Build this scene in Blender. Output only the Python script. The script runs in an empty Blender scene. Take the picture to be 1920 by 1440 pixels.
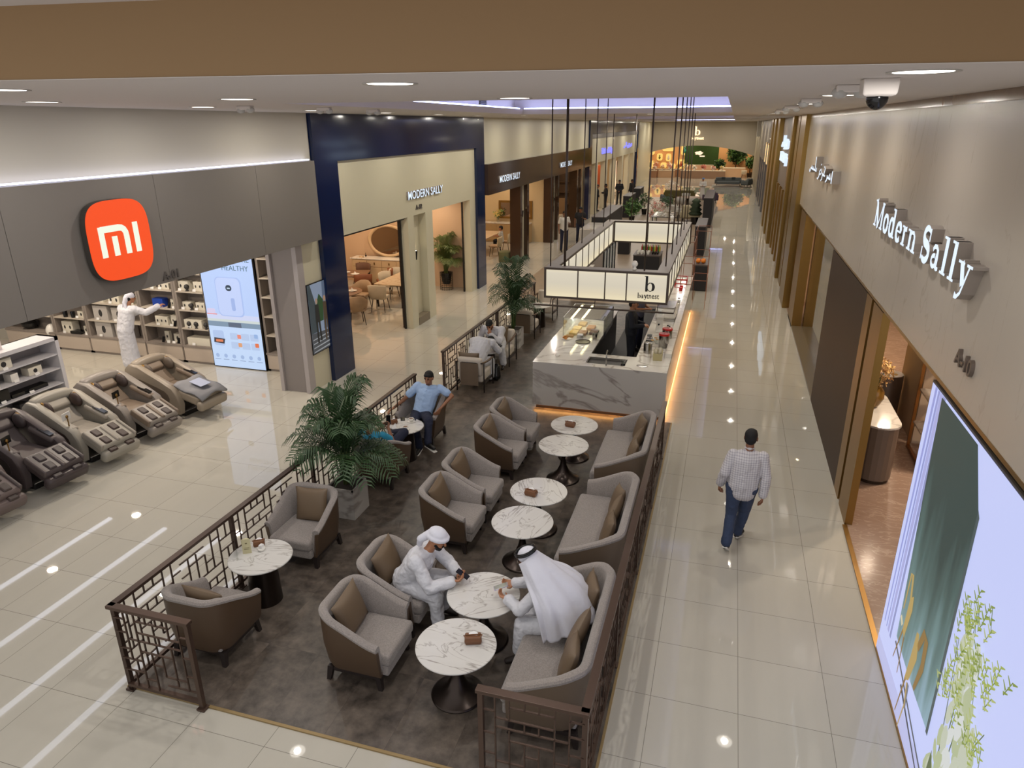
import bpy, bmesh, math, random
from mathutils import Vector, Matrix, Quaternion, Euler
random.seed(7)
SC = bpy.context.scene; COL = SC.collection
PI = math.pi
V = Vector
# ------------------------------------------------------------------ camera
def cam_axes(yaw, pitch, roll):
    cy, sy, cp, sp = math.cos(yaw), math.sin(yaw), math.cos(pitch), math.sin(pitch)
    f = V((-sy*cp, cy*cp, sp)); r = V((cy, sy, 0)); u = r.cross(f)
    return r*math.cos(roll)+u*math.sin(roll), u*math.cos(roll)-r*math.sin(roll), f
r_, u_, f_ = cam_axes(0.293247608, -0.353641652, -0.0056348)
cd = bpy.data.cameras.new('camera'); cam = bpy.data.objects.new('camera', cd); COL.objects.link(cam)
cd.sensor_width = 36; cd.lens = 36*1313.95/1920; cd.clip_start = .05; cd.clip_end = 300
M = Matrix((( r_.x, u_.x, -f_.x, 0), (r_.y, u_.y, -f_.y, 0), (r_.z, u_.z, -f_.z, 5.4), (0, 0, 0, 1)))
cam.matrix_world = M; SC.camera = cam
# ------------------------------------------------------------------ world, view
SC.view_settings.view_transform = 'Standard'; SC.view_settings.look = 'None'
SC.view_settings.exposure = 0.0; SC.view_settings.gamma = 1
w = bpy.data.worlds.new('world'); SC.world = w; w.use_nodes = True
w.node_tree.nodes['Background'].inputs[0].default_value = (1.0, .99, .98, 1)
w.node_tree.nodes['Background'].inputs[1].default_value = 0.9
def area(name, loc, size, power, color=(1, .93, .83), size_y=None, rot=(0, 0, 0), spread=None, shape=None, parent=None):
    l = bpy.data.lights.new(name, 'AREA'); l.energy = power; l.color = color
    l.shape = shape or ('RECTANGLE' if size_y else 'SQUARE'); l.size = size
    if size_y: l.size_y = size_y
    if spread: l.spread = math.radians(spread)
    o = bpy.data.objects.new(name, l); COL.objects.link(o); o.location = loc; o.rotation_euler = rot
    if parent: o.parent = parent
    return o
# shop ceiling lamps (warm interior light of each shop, above the openings), plus added fill for the far front
WARM = (1, .74, .5); WARM2 = (1, .8, .6)
def shop_or_fill_lamps(xs, ys, z, power, color, size=.18):
    for x in xs:
        for y in ys: area('shop_or_fill_lamp', (x, y, z), size, power, color, shape='DISK')
shop_or_fill_lamps((-16.5, -13.5, -10.5), (9.6, 12.0), 3.73, 52, (1, .86, .7))
shop_or_fill_lamps((-12.8, -10.4), (16, 19.5, 21.8), 3.55, 34, WARM)
shop_or_fill_lamps((-9.4,), (22.3,), 3.05, 7, WARM2)
shop_or_fill_lamps((-12.6, -10), (26, 29.4, 32.6, 36, 39.6), 3.45, 28, WARM)
shop_or_fill_lamps((-12.6, -10), (47, 51, 55, 59, 63), 3.45, 30, WARM)
shop_or_fill_lamps((-8.5, -5, -1.5, 1.5), (79.6, 82, 84.6), 4.05, 42, (1, .86, .62))
shop_or_fill_lamps((-7, -3.5, 0), (75.5,), 5.6, 60, (1, .9, .75))  # added lamps without fixtures, brightening the far shop front from outside
shop_or_fill_lamps((3.6, 5.2), (11.6, 14.2), 3.4, 60, WARM2)
shop_or_fill_lamps((4.0,), (17, 20), 3.4, 70, WARM2)
shop_or_fill_lamps((2.42,), (16.2, 18.4), 3.05, 16, WARM2, .05)
# ------------------------------------------------------------------ materials
MATS = {}
def c8(r, g=None, b=None):
    if g is None: r, g, b = r
    f = lambda x: ((x/255+.055)/1.055)**2.4 if x > 10 else x/255/12.92
    return (f(r), f(g), f(b), 1)
def mat(name, col, rough=.5, metal=0, noise=0, nscale=8, bump=0, bscale=60, em=None, ems=0, spec=.5, trans=0, alpha=1, sheen=0, coat=0, bdist=.004):
    if name in MATS: return MATS[name]
    m = bpy.data.materials.new(name); m.use_nodes = True; nt = m.node_tree; b = nt.nodes['Principled BSDF']
    col = c8(col) if max(col) > 1 else tuple(col)+(1,)
    b.inputs['Base Color'].default_value = col; b.inputs['Roughness'].default_value = rough; b.inputs['Metallic'].default_value = metal
    b.inputs['Specular IOR Level'].default_value = spec
    if trans: b.inputs['Transmission Weight'].default_value = trans
    if alpha < 1: b.inputs['Alpha'].default_value = alpha
    if sheen: b.inputs['Sheen Weight'].default_value = sheen
    if coat: b.inputs['Coat Weight'].default_value = coat; b.inputs['Coat Roughness'].default_value = .08
    if em and max(em) > 1 and ems >= .5: b.inputs['Base Color'].default_value = tuple(c*.12 for c in col[:3])+(1,)
    if em: b.inputs['Emission Color'].default_value = c8(em); b.inputs['Emission Strength'].default_value = ems
    if noise or bump:
        tc = nt.nodes.new('ShaderNodeTexCoord')
    if noise:
        n = nt.nodes.new('ShaderNodeTexNoise'); n.inputs['Scale'].default_value = nscale; n.inputs['Detail'].default_value = 6
        nt.links.new(tc.outputs['Object'], n.inputs['Vector'])
        mx = nt.nodes.new('ShaderNodeMix'); mx.data_type = 'RGBA'
        mx.inputs[6].default_value = tuple(c*(1-noise) for c in col[:3])+(1,); mx.inputs[7].default_value = tuple(min(1, c*(1+noise)) for c in col[:3])+(1,)
        nt.links.new(n.outputs['Fac'], mx.inputs[0]); nt.links.new(mx.outputs[2], b.inputs['Base Color'])
    if bump:
        n2 = nt.nodes.new('ShaderNodeTexNoise'); n2.inputs['Scale'].default_value = bscale; n2.inputs['Detail'].default_value = 3
        nt.links.new(tc.outputs['Object'], n2.inputs['Vector'])
        bp = nt.nodes.new('ShaderNodeBump'); bp.inputs['Strength'].default_value = bump; bp.inputs['Distance'].default_value = bdist
        nt.links.new(n2.outputs['Fac'], bp.inputs['Height']); nt.links.new(bp.outputs[0], b.inputs['Normal'])
    MATS[name] = m; return m
def glass(name, tint=(.95, .97, .96), refl=.12):
    if name in MATS: return MATS[name]
    m = bpy.data.materials.new(name); m.use_nodes = True; nt = m.node_tree; nt.nodes.clear()
    o = nt.nodes.new('ShaderNodeOutputMaterial'); mx = nt.nodes.new('ShaderNodeMixShader'); t = nt.nodes.new('ShaderNodeBsdfTransparent'); g = nt.nodes.new('ShaderNodeBsdfGlossy')
    t.inputs[0].default_value = tint+(1,); g.inputs['Roughness'].default_value = .02; fr0 = nt.nodes.new('ShaderNodeLayerWeight'); fr0.inputs[0].default_value = .5; fr = nt.nodes.new('ShaderNodeMath'); fr.operation = 'POWER'; fr.inputs[1].default_value = 4; nt.links.new(fr0.outputs['Facing'], fr.inputs[0])
    ad = nt.nodes.new('ShaderNodeMath'); ad.operation = 'ADD'; ad.inputs[1].default_value = refl; ad.use_clamp = True
    nt.links.new(fr.outputs[0], ad.inputs[0]); nt.links.new(ad.outputs[0], mx.inputs[0]); nt.links.new(t.outputs[0], mx.inputs[1]); nt.links.new(g.outputs[0], mx.inputs[2]); nt.links.new(mx.outputs[0], o.inputs[0])
    MATS[name] = m; return m
def marble(name, base, vein, scale=2.0, width=.04, rough=.12, vec=(1, 1, 1), amt=.8, spec=.5, rot=(0, 0, .6), soft=.35):
    if name in MATS: return MATS[name]
    m = bpy.data.materials.new(name); m.use_nodes = True; nt = m.node_tree; b = nt.nodes['Principled BSDF']; L = nt.links.new
    tc = nt.nodes.new('ShaderNodeTexCoord'); mp = nt.nodes.new('ShaderNodeMapping'); mp.inputs['Scale'].default_value = vec; mp.inputs['Rotation'].default_value = rot
    L(tc.outputs['Object'], mp.inputs[0])
    n = nt.nodes.new('ShaderNodeTexNoise'); n.inputs['Scale'].default_value = scale; n.inputs['Detail'].default_value = 5; n.inputs['Distortion'].default_value = 1.4; L(mp.outputs[0], n.inputs['Vector'])
    a = nt.nodes.new('ShaderNodeMath'); a.operation = 'SUBTRACT'; a.inputs[1].default_value = .5; L(n.outputs['Fac'], a.inputs[0])
    ab = nt.nodes.new('ShaderNodeMath'); ab.operation = 'ABSOLUTE'; L(a.outputs[0], ab.inputs[0])
    rp = nt.nodes.new('ShaderNodeValToRGB'); e = rp.color_ramp.elements
    e[0].position = 0; e[0].color = (amt, amt, amt, 1); e[1].position = width; e[1].color = (0, 0, 0, 1); L(ab.outputs[0], rp.inputs[0])
    n2 = nt.nodes.new('ShaderNodeTexNoise'); n2.inputs['Scale'].default_value = scale*.7; n2.inputs['Detail'].default_value = 3; L(mp.outputs[0], n2.inputs['Vector'])
    mm = nt.nodes.new('ShaderNodeMath'); mm.operation = 'MULTIPLY'; mm.inputs[1].default_value = soft; L(n2.outputs['Fac'], mm.inputs[0])
    ad = nt.nodes.new('ShaderNodeMath'); ad.operation = 'MAXIMUM'; ml = nt.nodes.new('ShaderNodeMath'); ml.operation = 'MULTIPLY'; L(rp.outputs[0], ml.inputs[0]); L(n2.outputs['Fac'], ml.inputs[1])
    m2 = nt.nodes.new('ShaderNodeMath'); m2.operation = 'MULTIPLY'; m2.inputs[1].default_value = 1.7; L(ml.outputs[0], m2.inputs[0]); L(m2.outputs[0], ad.inputs[0]); L(mm.outputs[0], ad.inputs[1])
    mx = nt.nodes.new('ShaderNodeMix'); mx.data_type = 'RGBA'; mx.inputs[6].default_value = c8(base); mx.inputs[7].default_value = c8(vein)
    L(ad.outputs[0], mx.inputs[0]); L(mx.outputs[2], b.inputs['Base Color']); b.inputs['Roughness'].default_value = rough; b.inputs['Specular IOR Level'].default_value = spec
    MATS[name] = m; return m
def tiles(name, base, grout, sx, sy, ox, oy, rough, var=.06, line=.004, mottle=.05, mscale=1.2, spec=.5, stretch=(1, 1, 1), amount=1.0):
    m = bpy.data.materials.new(name); m.use_nodes = True; nt = m.node_tree; b = nt.nodes['Principled BSDF']; L = nt.links.new
    tc = nt.nodes.new('ShaderNodeTexCoord'); sp = nt.nodes.new('ShaderNodeSeparateXYZ'); L(tc.outputs['Object'], sp.inputs[0])
    def mth(op, a, bb=None, cl=False):
        n = nt.nodes.new('ShaderNodeMath'); n.operation = op; n.use_clamp = cl
        for i, x in enumerate((a, bb)):
            if x is None: continue
            if isinstance(x, (int, float)): n.inputs[i].default_value = x
            else: L(x, n.inputs[i])
        return n.outputs[0]
    ds = []; cells = []
    for ax, s, off in (('X', sx, ox), ('Y', sy, oy)):
        q = mth('DIVIDE', mth('SUBTRACT', sp.outputs[ax], off), s); fr = mth('FRACT', q); cells.append(mth('FLOOR', q))
        d = mth('MULTIPLY', mth('MINIMUM', fr, mth('SUBTRACT', 1, fr)), s); ds.append(d)
    g = mth('LESS_THAN', mth('MINIMUM', ds[0], ds[1]), line)
    cb = nt.nodes.new('ShaderNodeCombineXYZ'); L(cells[0], cb.inputs[0]); L(cells[1], cb.inputs[1])
    wn = nt.nodes.new('ShaderNodeTexWhiteNoise'); wn.noise_dimensions = '2D'; L(cb.outputs[0], wn.inputs['Vector'])
    mp = nt.nodes.new('ShaderNodeMapping'); mp.inputs['Scale'].default_value = stretch; L(tc.outputs['Object'], mp.inputs[0])
    ns = nt.nodes.new('ShaderNodeTexNoise'); ns.inputs['Scale'].default_value = mscale; ns.inputs['Detail'].default_value = 8; ns.inputs['Roughness'].default_value = .65
    wo = nt.nodes.new('ShaderNodeVectorMath'); wo.operation = 'MULTIPLY_ADD'; L(wn.outputs['Color'], wo.inputs[0]); wo.inputs[1].default_value = (9, 9, 9); L(mp.outputs[0], wo.inputs[2]); L(wo.outputs[0], ns.inputs['Vector'])
    v = mth('ADD', mth('ADD', mth('MULTIPLY', mth('SUBTRACT', wn.outputs['Value'], .5), var*2), mth('MULTIPLY', mth('SUBTRACT', ns.outputs['Fac'], .5), mottle*4)), 1)
    vm = nt.nodes.new('ShaderNodeVectorMath'); vm.operation = 'SCALE'; vm.inputs[0].default_value = c8(base)[:3]; L(v, vm.inputs['Scale'])
    mx = nt.nodes.new('ShaderNodeMix'); mx.data_type = 'RGBA'; L(mth('MULTIPLY', g, amount), mx.inputs[0]); L(vm.outputs[0], mx.inputs[6]); mx.inputs[7].default_value = c8(grout)
    L(mx.outputs[2], b.inputs['Base Color']); b.inputs['Roughness'].default_value = rough; b.inputs['Specular IOR Level'].default_value = spec
    MATS[name] = m; return m
# ------------------------------------------------------------------ mesh builder
class MB:
    def __init__(s): s.v = []; s.f = []
    def add(s, vs, fs):
        o = len(s.v); s.v += [tuple(p) for p in vs]; s.f += [tuple(i+o for i in f) for f in fs]; return s
    def bx(s, x0, x1, y0, y1, z0, z1):
        return s.add([(x0, y0, z0), (x1, y0, z0), (x1, y1, z0), (x0, y1, z0), (x0, y0, z1), (x1, y0, z1), (x1, y1, z1), (x0, y1, z1)],
                     [(0, 3, 2, 1), (4, 5, 6, 7), (0, 1, 5, 4), (1, 2, 6, 5), (2, 3, 7, 6), (3, 0, 4, 7)])
    def box(s, c, d, m=None):
        t = MB().bx(-d[0]/2, d[0]/2, -d[1]/2, d[1]/2, -d[2]/2, d[2]/2); R = (m or Matrix()).to_4x4()
        return s.add([tuple(V(c)+(R @ V(p))) for p in t.v], t.f)
    def bar(s, a, b, w, h=None, up=(0, 0, 1)):
        a, b = V(a), V(b); h = h or w; d = (b-a); L = d.length; d.normalize(); u = V(up)
        if abs(d.dot(u)) > .99: u = V((0, 1, 0))
        x = d.cross(u).normalized(); u = x.cross(d)
        vs = []
        for p in (a, b):
            for i, j in ((-1, -1), (1, -1), (1, 1), (-1, 1)): vs.append(p+x*(w/2*i)+u*(h/2*j))
        return s.add(vs, [(0, 1, 2, 3), (7, 6, 5, 4), (0, 4, 5, 1), (1, 5, 6, 2), (2, 6, 7, 3), (3, 7, 4, 0)])
    def rings(s, rs, close=True, cap=True):
        n = len(rs[0]); vs = [p for r in rs for p in r]; fs = []
        for k in range(len(rs)-1):
            for i in range(n if close else n-1):
                j = (i+1) % n; fs.append((k*n+i, k*n+j, (k+1)*n+j, (k+1)*n+i))
        if cap and close:
            fs.append(tuple(range(n-1, -1, -1))); fs.append(tuple((len(rs)-1)*n+i for i in range(n)))
        return s.add(vs, fs)
    def tube(s, pts, r, n=8, cap=True):
        pts = [V(p) for p in pts]; rs = []; rr = r if hasattr(r, '__len__') else [r]*len(pts)
        ref = V((0, 0, 1))
        d0 = (pts[1]-pts[0]).normalized()
        if abs(d0.dot(ref)) > .9: ref = V((1, 0, 0))
        for k, p in enumerate(pts):
            d = (pts[min(k+1, len(pts)-1)]-pts[max(k-1, 0)]).normalized(); x = d.cross(ref).normalized(); y = x.cross(d)
            ref = y if abs(d.dot(y)) < .9 else ref
            rs.append([p+(x*math.cos(2*PI*i/n)-y*math.sin(2*PI*i/n))*rr[k]*(-1 if 0 else 1) for i in range(n)])
        return s.rings(rs, True, cap)
    def lathe(s, prof, c=(0, 0, 0), n=32, sx=1, sy=1):
        c = V(c); rs = [[c+V((r*math.cos(2*PI*i/n)*sx, r*math.sin(2*PI*i/n)*sy, z)) for i in range(n)] for r, z in prof]
        return s.rings(rs)
    def ell(s, c, r, n=12, m=8, R=None):
        c = V(c); R = R or Matrix.Identity(3); rs = []
        for k in range(m+1):
            a = PI*(k+.02 if k == 0 else k-.02 if k == m else k)/m
            rs.append([c+R @ V((r[0]*math.sin(a)*math.cos(2*PI*i/n), r[1]*math.sin(a)*math.sin(2*PI*i/n), -r[2]*math.cos(a))) for i in range(n)])
        return s.rings(rs)
    def prism(s, poly, d, m=None):
        """poly in local xy, extruded d along local z, m 4x4"""
        m = m or Matrix(); n = len(poly); A = sum(poly[i][0]*poly[(i+1) % n][1]-poly[(i+1) % n][0]*poly[i][1] for i in range(n))
        if A < 0: poly = poly[::-1]
        vs = [m @ V((x, y, 0)) for x, y in poly]+[m @ V((x, y, d)) for x, y in poly]
        return s.add(vs, [tuple(range(n-1, -1, -1)), tuple(range(n, 2*n))]+[(i, (i+1) % n, n+(i+1) % n, n+i) for i in range(n)])
    def tf(s, m):
        s.v = [tuple(m @ V(p)) for p in s.v]; return s
    def build(s, name, m, parent=None, smooth=False, bev=0, sub=0, loc=None, seg=2):
        me = bpy.data.meshes.new(name); me.from_pydata(s.v, [], s.f); me.update(); me.materials.append(m)
        if smooth:
            me.polygons.foreach_set('use_smooth', [True]*len(me.polygons))
        o = bpy.data.objects.new(name, me); COL.objects.link(o)
        if parent: o.parent = parent
        if loc: o.location = loc
        if bev:
            b = o.modifiers.new('bev', 'BEVEL'); b.width = bev; b.segments = seg; b.limit_method = 'ANGLE'; b.angle_limit = .6
        if sub: ss = o.modifiers.new('sub', 'SUBSURF'); ss.levels = sub; ss.render_levels = sub
        if smooth and (bev or smooth == 2): 
            try: me.set_sharp_from_angle(angle=.7)
            except Exception: pass
        return o
def B(*a): return MB().bx(*a)
def tag(o, label, cat, group=None, kind=None):
    o['label'] = label; o['category'] = cat
    if group: o['group'] = group
    if kind: o['kind'] = kind
    return o
def struct(name, mb, m, **k):
    o = mb.build(name, m, **k); o['kind'] = 'structure'; return o
def empty(name, loc, rz, label, cat, group=None):
    o = bpy.data.objects.new(name, None); COL.objects.link(o); o.location = loc; o.rotation_euler = (0, 0, rz); o.empty_display_size = .1
    return tag(o, label, cat, group)
def copy_tree(o, parent=None, loc=None, rz=None, label=None, scale=None, group=None):
    c = o.copy(); COL.objects.link(c); c.parent = parent
    if parent is None:
        if loc is not None: c.location = loc
        if rz is not None: c.rotation_euler = (0, 0, rz)
        if scale: c.scale = scale
        if label: c['label'] = label
        if group: c['group'] = group
    for ch in list(o.children): copy_tree(ch, c)
    return c
ORD = ['first', 'second', 'third', 'fourth', 'fifth', 'sixth', 'seventh', 'eighth', 'ninth', 'tenth', 'eleventh', 'twelfth', 'thirteenth', 'fourteenth', 'fifteenth', 'sixteenth', 'seventeenth', 'eighteenth', 'nineteenth', 'twentieth', 'twenty-first', 'twenty-second', 'twenty-third', 'twenty-fourth']
# frame matrices for things mounted on walls: local x = reading direction, local y = up, local z = out of the wall
def wallm(loc, side):
    if side == 'R': X, Y, Z = V((0, -1, 0)), V((0, 0, 1)), V((-1, 0, 0))
    elif side == 'L': X, Y, Z = V((0, 1, 0)), V((0, 0, 1)), V((1, 0, 0))
    else: X, Y, Z = V((1, 0, 0)), V((0, 0, 1)), V((0, -1, 0))
    return Matrix(((X.x, Y.x, Z.x, loc[0]), (X.y, Y.y, Z.y, loc[1]), (X.z, Y.z, Z.z, loc[2]), (0, 0, 0, 1)))
def textmesh(name, s, h, m, M4, depth=.02, sx=1, bold=0, parent=None, align='LEFT', shear=0, space=1, ret=None):
    cu = bpy.data.curves.new(name, 'FONT'); cu.body = s; cu.size = h*1.38; cu.extrude = depth/2; cu.offset = bold; cu.align_x = align; cu.shear = shear; cu.space_character = space; cu.resolution_u = 4
    o = bpy.data.objects.new(name, cu); COL.objects.link(o)
    dg = bpy.context.evaluated_depsgraph_get(); me = bpy.data.meshes.new_from_object(o.evaluated_get(dg))
    bpy.data.objects.remove(o); me.transform(Matrix.Diagonal((sx, 1, 1, 1))); me.transform(Matrix.Translation((0, 0, depth/2))); me.transform(M4)
    me.materials.clear(); me.materials.append(m)
    if ret:
        me.materials.append(ret); nz = M4.to_3x3() @ V((0, 0, 1))
        for p in me.polygons: p.material_index = 0 if p.normal.dot(nz) > .9 else 1
    ob = bpy.data.objects.new(name, me); COL.objects.link(ob)
    if parent: ob.parent = parent
    return ob
# ------------------------------------------------------------------ the mall shell
H = 5.65
m_floor = tiles('polished_cream_tile', (187, 182, 170), (124, 120, 110), .843, .82, -.28, 5.7, .02, var=.02, line=.0026, mottle=.03, mscale=.8, stretch=(3, .6, 1))
m_cafe = tiles('grey_brown_stone_tile', (86, 77, 69), (66, 58, 52), .62, .93, -.7, 4.33, .34, var=.09, line=.002, mottle=.8, mscale=5, amount=.7)
m_ceil = mat('ceiling_white_paint', (214, 206, 200), .7)
m_tan = mat('tan_paint', (150, 120, 84), .7)
m_white = mat('white_paint', (190, 184, 172), .6)
m_cream = mat('cream_panel', (204, 197, 172), .35, noise=.02, nscale=1)
m_grey = mat('grey_fascia', (118, 112, 106), .5)
m_navy = mat('navy_glass', (14, 30, 66), .1, spec=.6)
m_brown = mat('brown_glass', (58, 38, 26), .1, spec=.6)
m_brass = mat('brushed_brass', (150, 116, 64), .34, .9)
m_brass2 = mat('dark_brass', (150, 120, 66), .28, .9)
m_bronze = mat('bronze_metal', (92, 74, 62), .35, .6)
m_dkbrown = mat('dark_brown_panel', (58, 43, 32), .5, spec=.2)
m_black = mat('black_metal', (22, 20, 20), .4)
m_gblack = mat('black_gloss', (14, 14, 16), .12)
m_wallmarb = marble('taupe_marble', (178, 169, 158), (142, 132, 122), .5, .009, .26, (1, 1.6, .35), .5, rot=(.35, 0, 0), soft=.3, spec=.35)
m_countm = marble('white_grey_marble', (190, 185, 179), (132, 124, 118), .42, .03, .12, (1, 1, 1.5), 1.0, rot=(0, .7, .3), soft=.35)
m_tabm = marble('table_marble', (220, 218, 214), (136, 128, 120), 1.5, .028, .1, (1, 3.2, 1), .85, rot=(0, 0, .7), soft=.3)
m_pink = marble('pink_marble_floor', (150, 124, 108), (190, 168, 150), 2.5, .05, .16, (1, 2.5, 1), .7, rot=(0, 0, .9), soft=.3)
m_glass = glass('clear_glass'); m_glassw = glass('shop_window_glass', (.9, .86, .74), .14)
m_steel = mat('steel', (170, 168, 165), .22, 1)
m_ledw = mat('led_white', (255, 250, 240), .5, em=(255, 246, 232), ems=6)
m_ledb = mat('led_blue_white', (220, 225, 255), .5, em=(176, 188, 255), ems=9)
m_leda = mat('led_amber', (255, 190, 110), .5, em=(255, 180, 100), ems=22)
struct('floor', B(-24, 12, -3, 92, -.2, 0), m_floor)
struct('floor', MB().bx(-5.42, -.66, 4.33, 12.74, .0, .012).bx(-5.42, -.81, 12.74, 22, .0, .012), m_cafe)
struct('floor', B(-6.9, -.8, 22, 58, .0, .012), mat('pale_wood_floor', (150, 132, 112), .35, noise=.15, nscale=3))
tr = MB().bx(-5.44, -.64, 4.30, 4.33, 0, .016).bx(-5.45, -5.42, 4.3, 30, 0, .016).bx(-.66, -.635, 4.3, 12.74, 0, .016)
struct('trim_1', tr, mat('satin_brass_trim', (150, 128, 88), .45, .4))
struct('floor', B(2.05, 9, 5.0, 24, 0, .012), m_pink)
struct('trim_2', MB().bx(2.0, 2.06, 5.0, 9.7, 0, .02), m_brass)
# ceiling with two recessed trays
T1 = (-5.05, -.1, 7.6, 17.8); T2 = (-5.4, -.1, 25, 37); T3 = (-5.4, -.1, 43, 70)
cb = MB(); th = .12
cb.bx(-9.2, T1[0], 4.2, 92, H, H+th).bx(T1[1], 2.6, 4.2, 92, H, H+th)
ys = [4.2, T1[2], T1[3], T2[2], T2[3], T3[2], T3[3], 92]
for i in range(0, 8, 2): cb.bx(T1[0], T1[1], ys[i], ys[i+1], H, H+th)
beam_a = math.atan2(.62, 5.2)
cb.add([(-9.2, 2.655, H), (2.6, 4.065, H), (2.6, 4.2, H), (-9.2, 4.2, H), (-9.2, 2.655, H+.003), (2.6, 4.065, H+.003), (2.6, 4.2, H+.003), (-9.2, 4.2, H+.003)], [(0, 3, 2, 1), (4, 5, 6, 7), (0, 1, 5, 4), (2, 3, 7, 6)])
struct('ceiling', cb, m_ceil)
for i, T in enumerate((T1, T2, T3)):
    t = MB().bx(T[0]-.3, T[1]+.3, T[2]-.3, T[3]+.3, H+.42, H+.5)
    t.bx(T[0]-.35, T[0]-.3, T[2]-.3, T[3]+.3, H+th, H+.42).bx(T[1]+.3, T[1]+.35, T[2]-.3, T[3]+.3, H+th, H+.42).bx(T[0]-.3, T[1]+.3, T[3]+.3, T[3]+.35, H+th, H+.42).bx(T[0]-.3, T[1]+.3, T[2]-.35, T[2]-.3, H+th, H+.42)
    struct('ceiling', t, m_ceil)
    s = MB().bx(T[0]-.12, T[0]-.08, T[2], T[3], H+th, H+th+.03).bx(T[1]+.08, T[1]+.12, T[2], T[3], H+th, H+th+.03).bx(T[0], T[1], T[3]+.08, T[3]+.12, H+th, H+th+.03).bx(T[0], T[1], T[2]-.12, T[2]-.08, H+th, H+th+.03)
    tag(s.build('cove_light', m_ledb), ['bluish strip light around the nearest ceiling recess', 'bluish strip light around the middle ceiling recess', 'bluish strip light around the farthest ceiling recess'][i], 'strip light', 'strip lights in the ceiling recesses')
# bulkhead beam above the camera side
bm_ = MB().prism([(-9.2, 2.68), (2.6, 4.09), (2.6, 3.9), (-9.2, 3.9)], .1)
bb = MB()
for (x0, y0, x1, y1) in ((-9.2, 2.66, 3.6, 4.19),):
    bb.add([(x0, y0, H+.004), (x1, y1, H+.004), (x1, y1+.12, H+.004), (x0, y0+.12, H+.004), (x0, y0, H+.37), (x1, y1, H+.37), (x1, y1+.12, H+.37), (x0, y0+.12, H+.37)], [(0, 3, 2, 1), (4, 5, 6, 7), (0, 1, 5, 4), (1, 2, 6, 5), (2, 3, 7, 6), (3, 0, 4, 7)])
struct('trim_3', bb, m_tan)
struct('ceiling', MB().bx(-9.2, 2.6, 2.2, 5, H+.37, H+.45), m_ceil)
# ---- left side
LX = -8.2
struct('wall_left', B(LX-.2, LX, -1, 13.1, 4.4, H), m_white)
struct('wall_left', B(LX-.2, LX, 24, 43, 4.1, H), m_cream)
struct('wall_left', B(-24, LX-.05, 13.68, 13.95, 0, 4.4), m_white)
def shopbox(nm, x0, x1, y0, y1, z, m, ends=(0, 1, 1)):
    struct(nm, MB().bx(x0-.1, x0, y0, y1, 0, z), m)
    if ends[1]: struct(nm, MB().bx(x0, x1, y0-.1, y0, 0, z), m)
    if ends[2]: struct(nm, MB().bx(x0, x1, y1, y1+.1, 0, z), m)
    struct('ceiling', B(x0, x1, y0, y1, z, z+.1), m_ceil)
m_peach = mat('warm_shop_wall', (206, 176, 146), .6)
m_beige = mat('beige_shop_wall', (200, 178, 140), .6)
m_shopgrey = mat('grey_shop_wall', (150, 140, 132), .6)
struct('ceiling', B(-24, -8.35, -1, 13.68, 3.75, 3.85), m_ceil)
struct('wall_left', B(-24.1, -24, -1, 13.7, 0, 3.8), m_shopgrey)
shopbox('wall_left', -15, LX-.05, 14.0, 23.1, 3.6, m_peach, (0, 0, 1))
shopbox('wall_left', -14, LX-.05, 24.1, 43, 3.5, m_beige, (0, 0, 0))
for yy in (33.75, 43.0): struct('wall_left', B(-14, -8.55, yy, yy+.12, 0, 3.5), m_beige)
shopbox('wall_left', -14, LX-.05, 44.4, 66, 3.5, m_beige, (0, 1, 1))
# navy portals
def portal(y0, y1, x=-8.12, d=.28, zin=4.7, z1=H, wcol=.9):
    b = MB().bx(x-d, x, y0, y0+wcol, 0, z1).bx(x-d, x, y1-wcol*.9, y1, 0, z1).bx(x-d, x, y0+wcol, y1-wcol*.9, zin, z1)
    return struct('trim_4', b, m_navy)
portal(13.12, 23.78)
portal(43.1, 66.2, zin=4.9, wcol=.7)
struct('trim_5', B(-8.35, -8.16, 44, 65.4, 4.62, H-.01), m_grey)
# cream fascia of the second shop, its pillar with a recess
b = MB().bx(-8.35, -8.2, 14.0, 23.0, 3.1, 4.72)
struct('wall_left', b, m_cream)
struct('wall_left', MB().bx(-8.4, -8.2, 17.55, 17.95, 0, 3.1).bx(-8.6, -8.2, 18.75, 19.25, 0, 3.1).bx(-8.6, -8.42, 17.95, 18.75, 0, 3.1), m_cream)
struct('wall_left', B(-8.44, -8.2, 22.45, 23.0, 0, 3.1), m_cream)
struct('trim_6', MB().bx(-8.45, -8.3, 14.02, 17.55, 3.04, 3.1).bx(-8.45, -8.4, 17.5, 17.55, 0, 3.1).bx(-8.5, -8.45, 22.4, 22.45, 0, 3.1), m_black)
struct('trim_7', B(-8.43, -8.19, 17.97, 18.73, 0, .22), mat('taupe_kick', (130, 118, 100), .5))
struct('wall_left', B(-10.6, -8.45, 23.0, 23.1, 0, 3.1), m_peach)
# third shop: brown glossy fascia and dark pillars
struct('trim_8', B(-8.35, -8.0, 23.8, 43.1, 3.12, 4.15), m_brown)
def bpillar(y, w):
    b = MB().bx(-8.5, -8.05, y, y+.28, 0, 3.12).bx(-8.5, -8.05, y+w-.28, y+w, 0, 3.12); struct('trim_9', b, m_brown)
    struct('wall_left', B(-8.45, -8.2, y+.28, y+w-.28, 0, 3.12), m_cream)
for y, w_ in ((28.0, 1.3), (33.6, 1.3), (39.2, 1.3)): bpillar(y, w_)
# fourth shop: cream fascia and pillars
struct('wall_left', B(-8.35, -8.2, 44, 65.4, 3.15, 4.62), m_cream)
for y in (45.6, 49.4, 53.2, 57, 60.6, 63.6): struct('wall_left', B(-8.55, -8.2, y, y+.8, 0, 3.15), m_cream)
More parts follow.
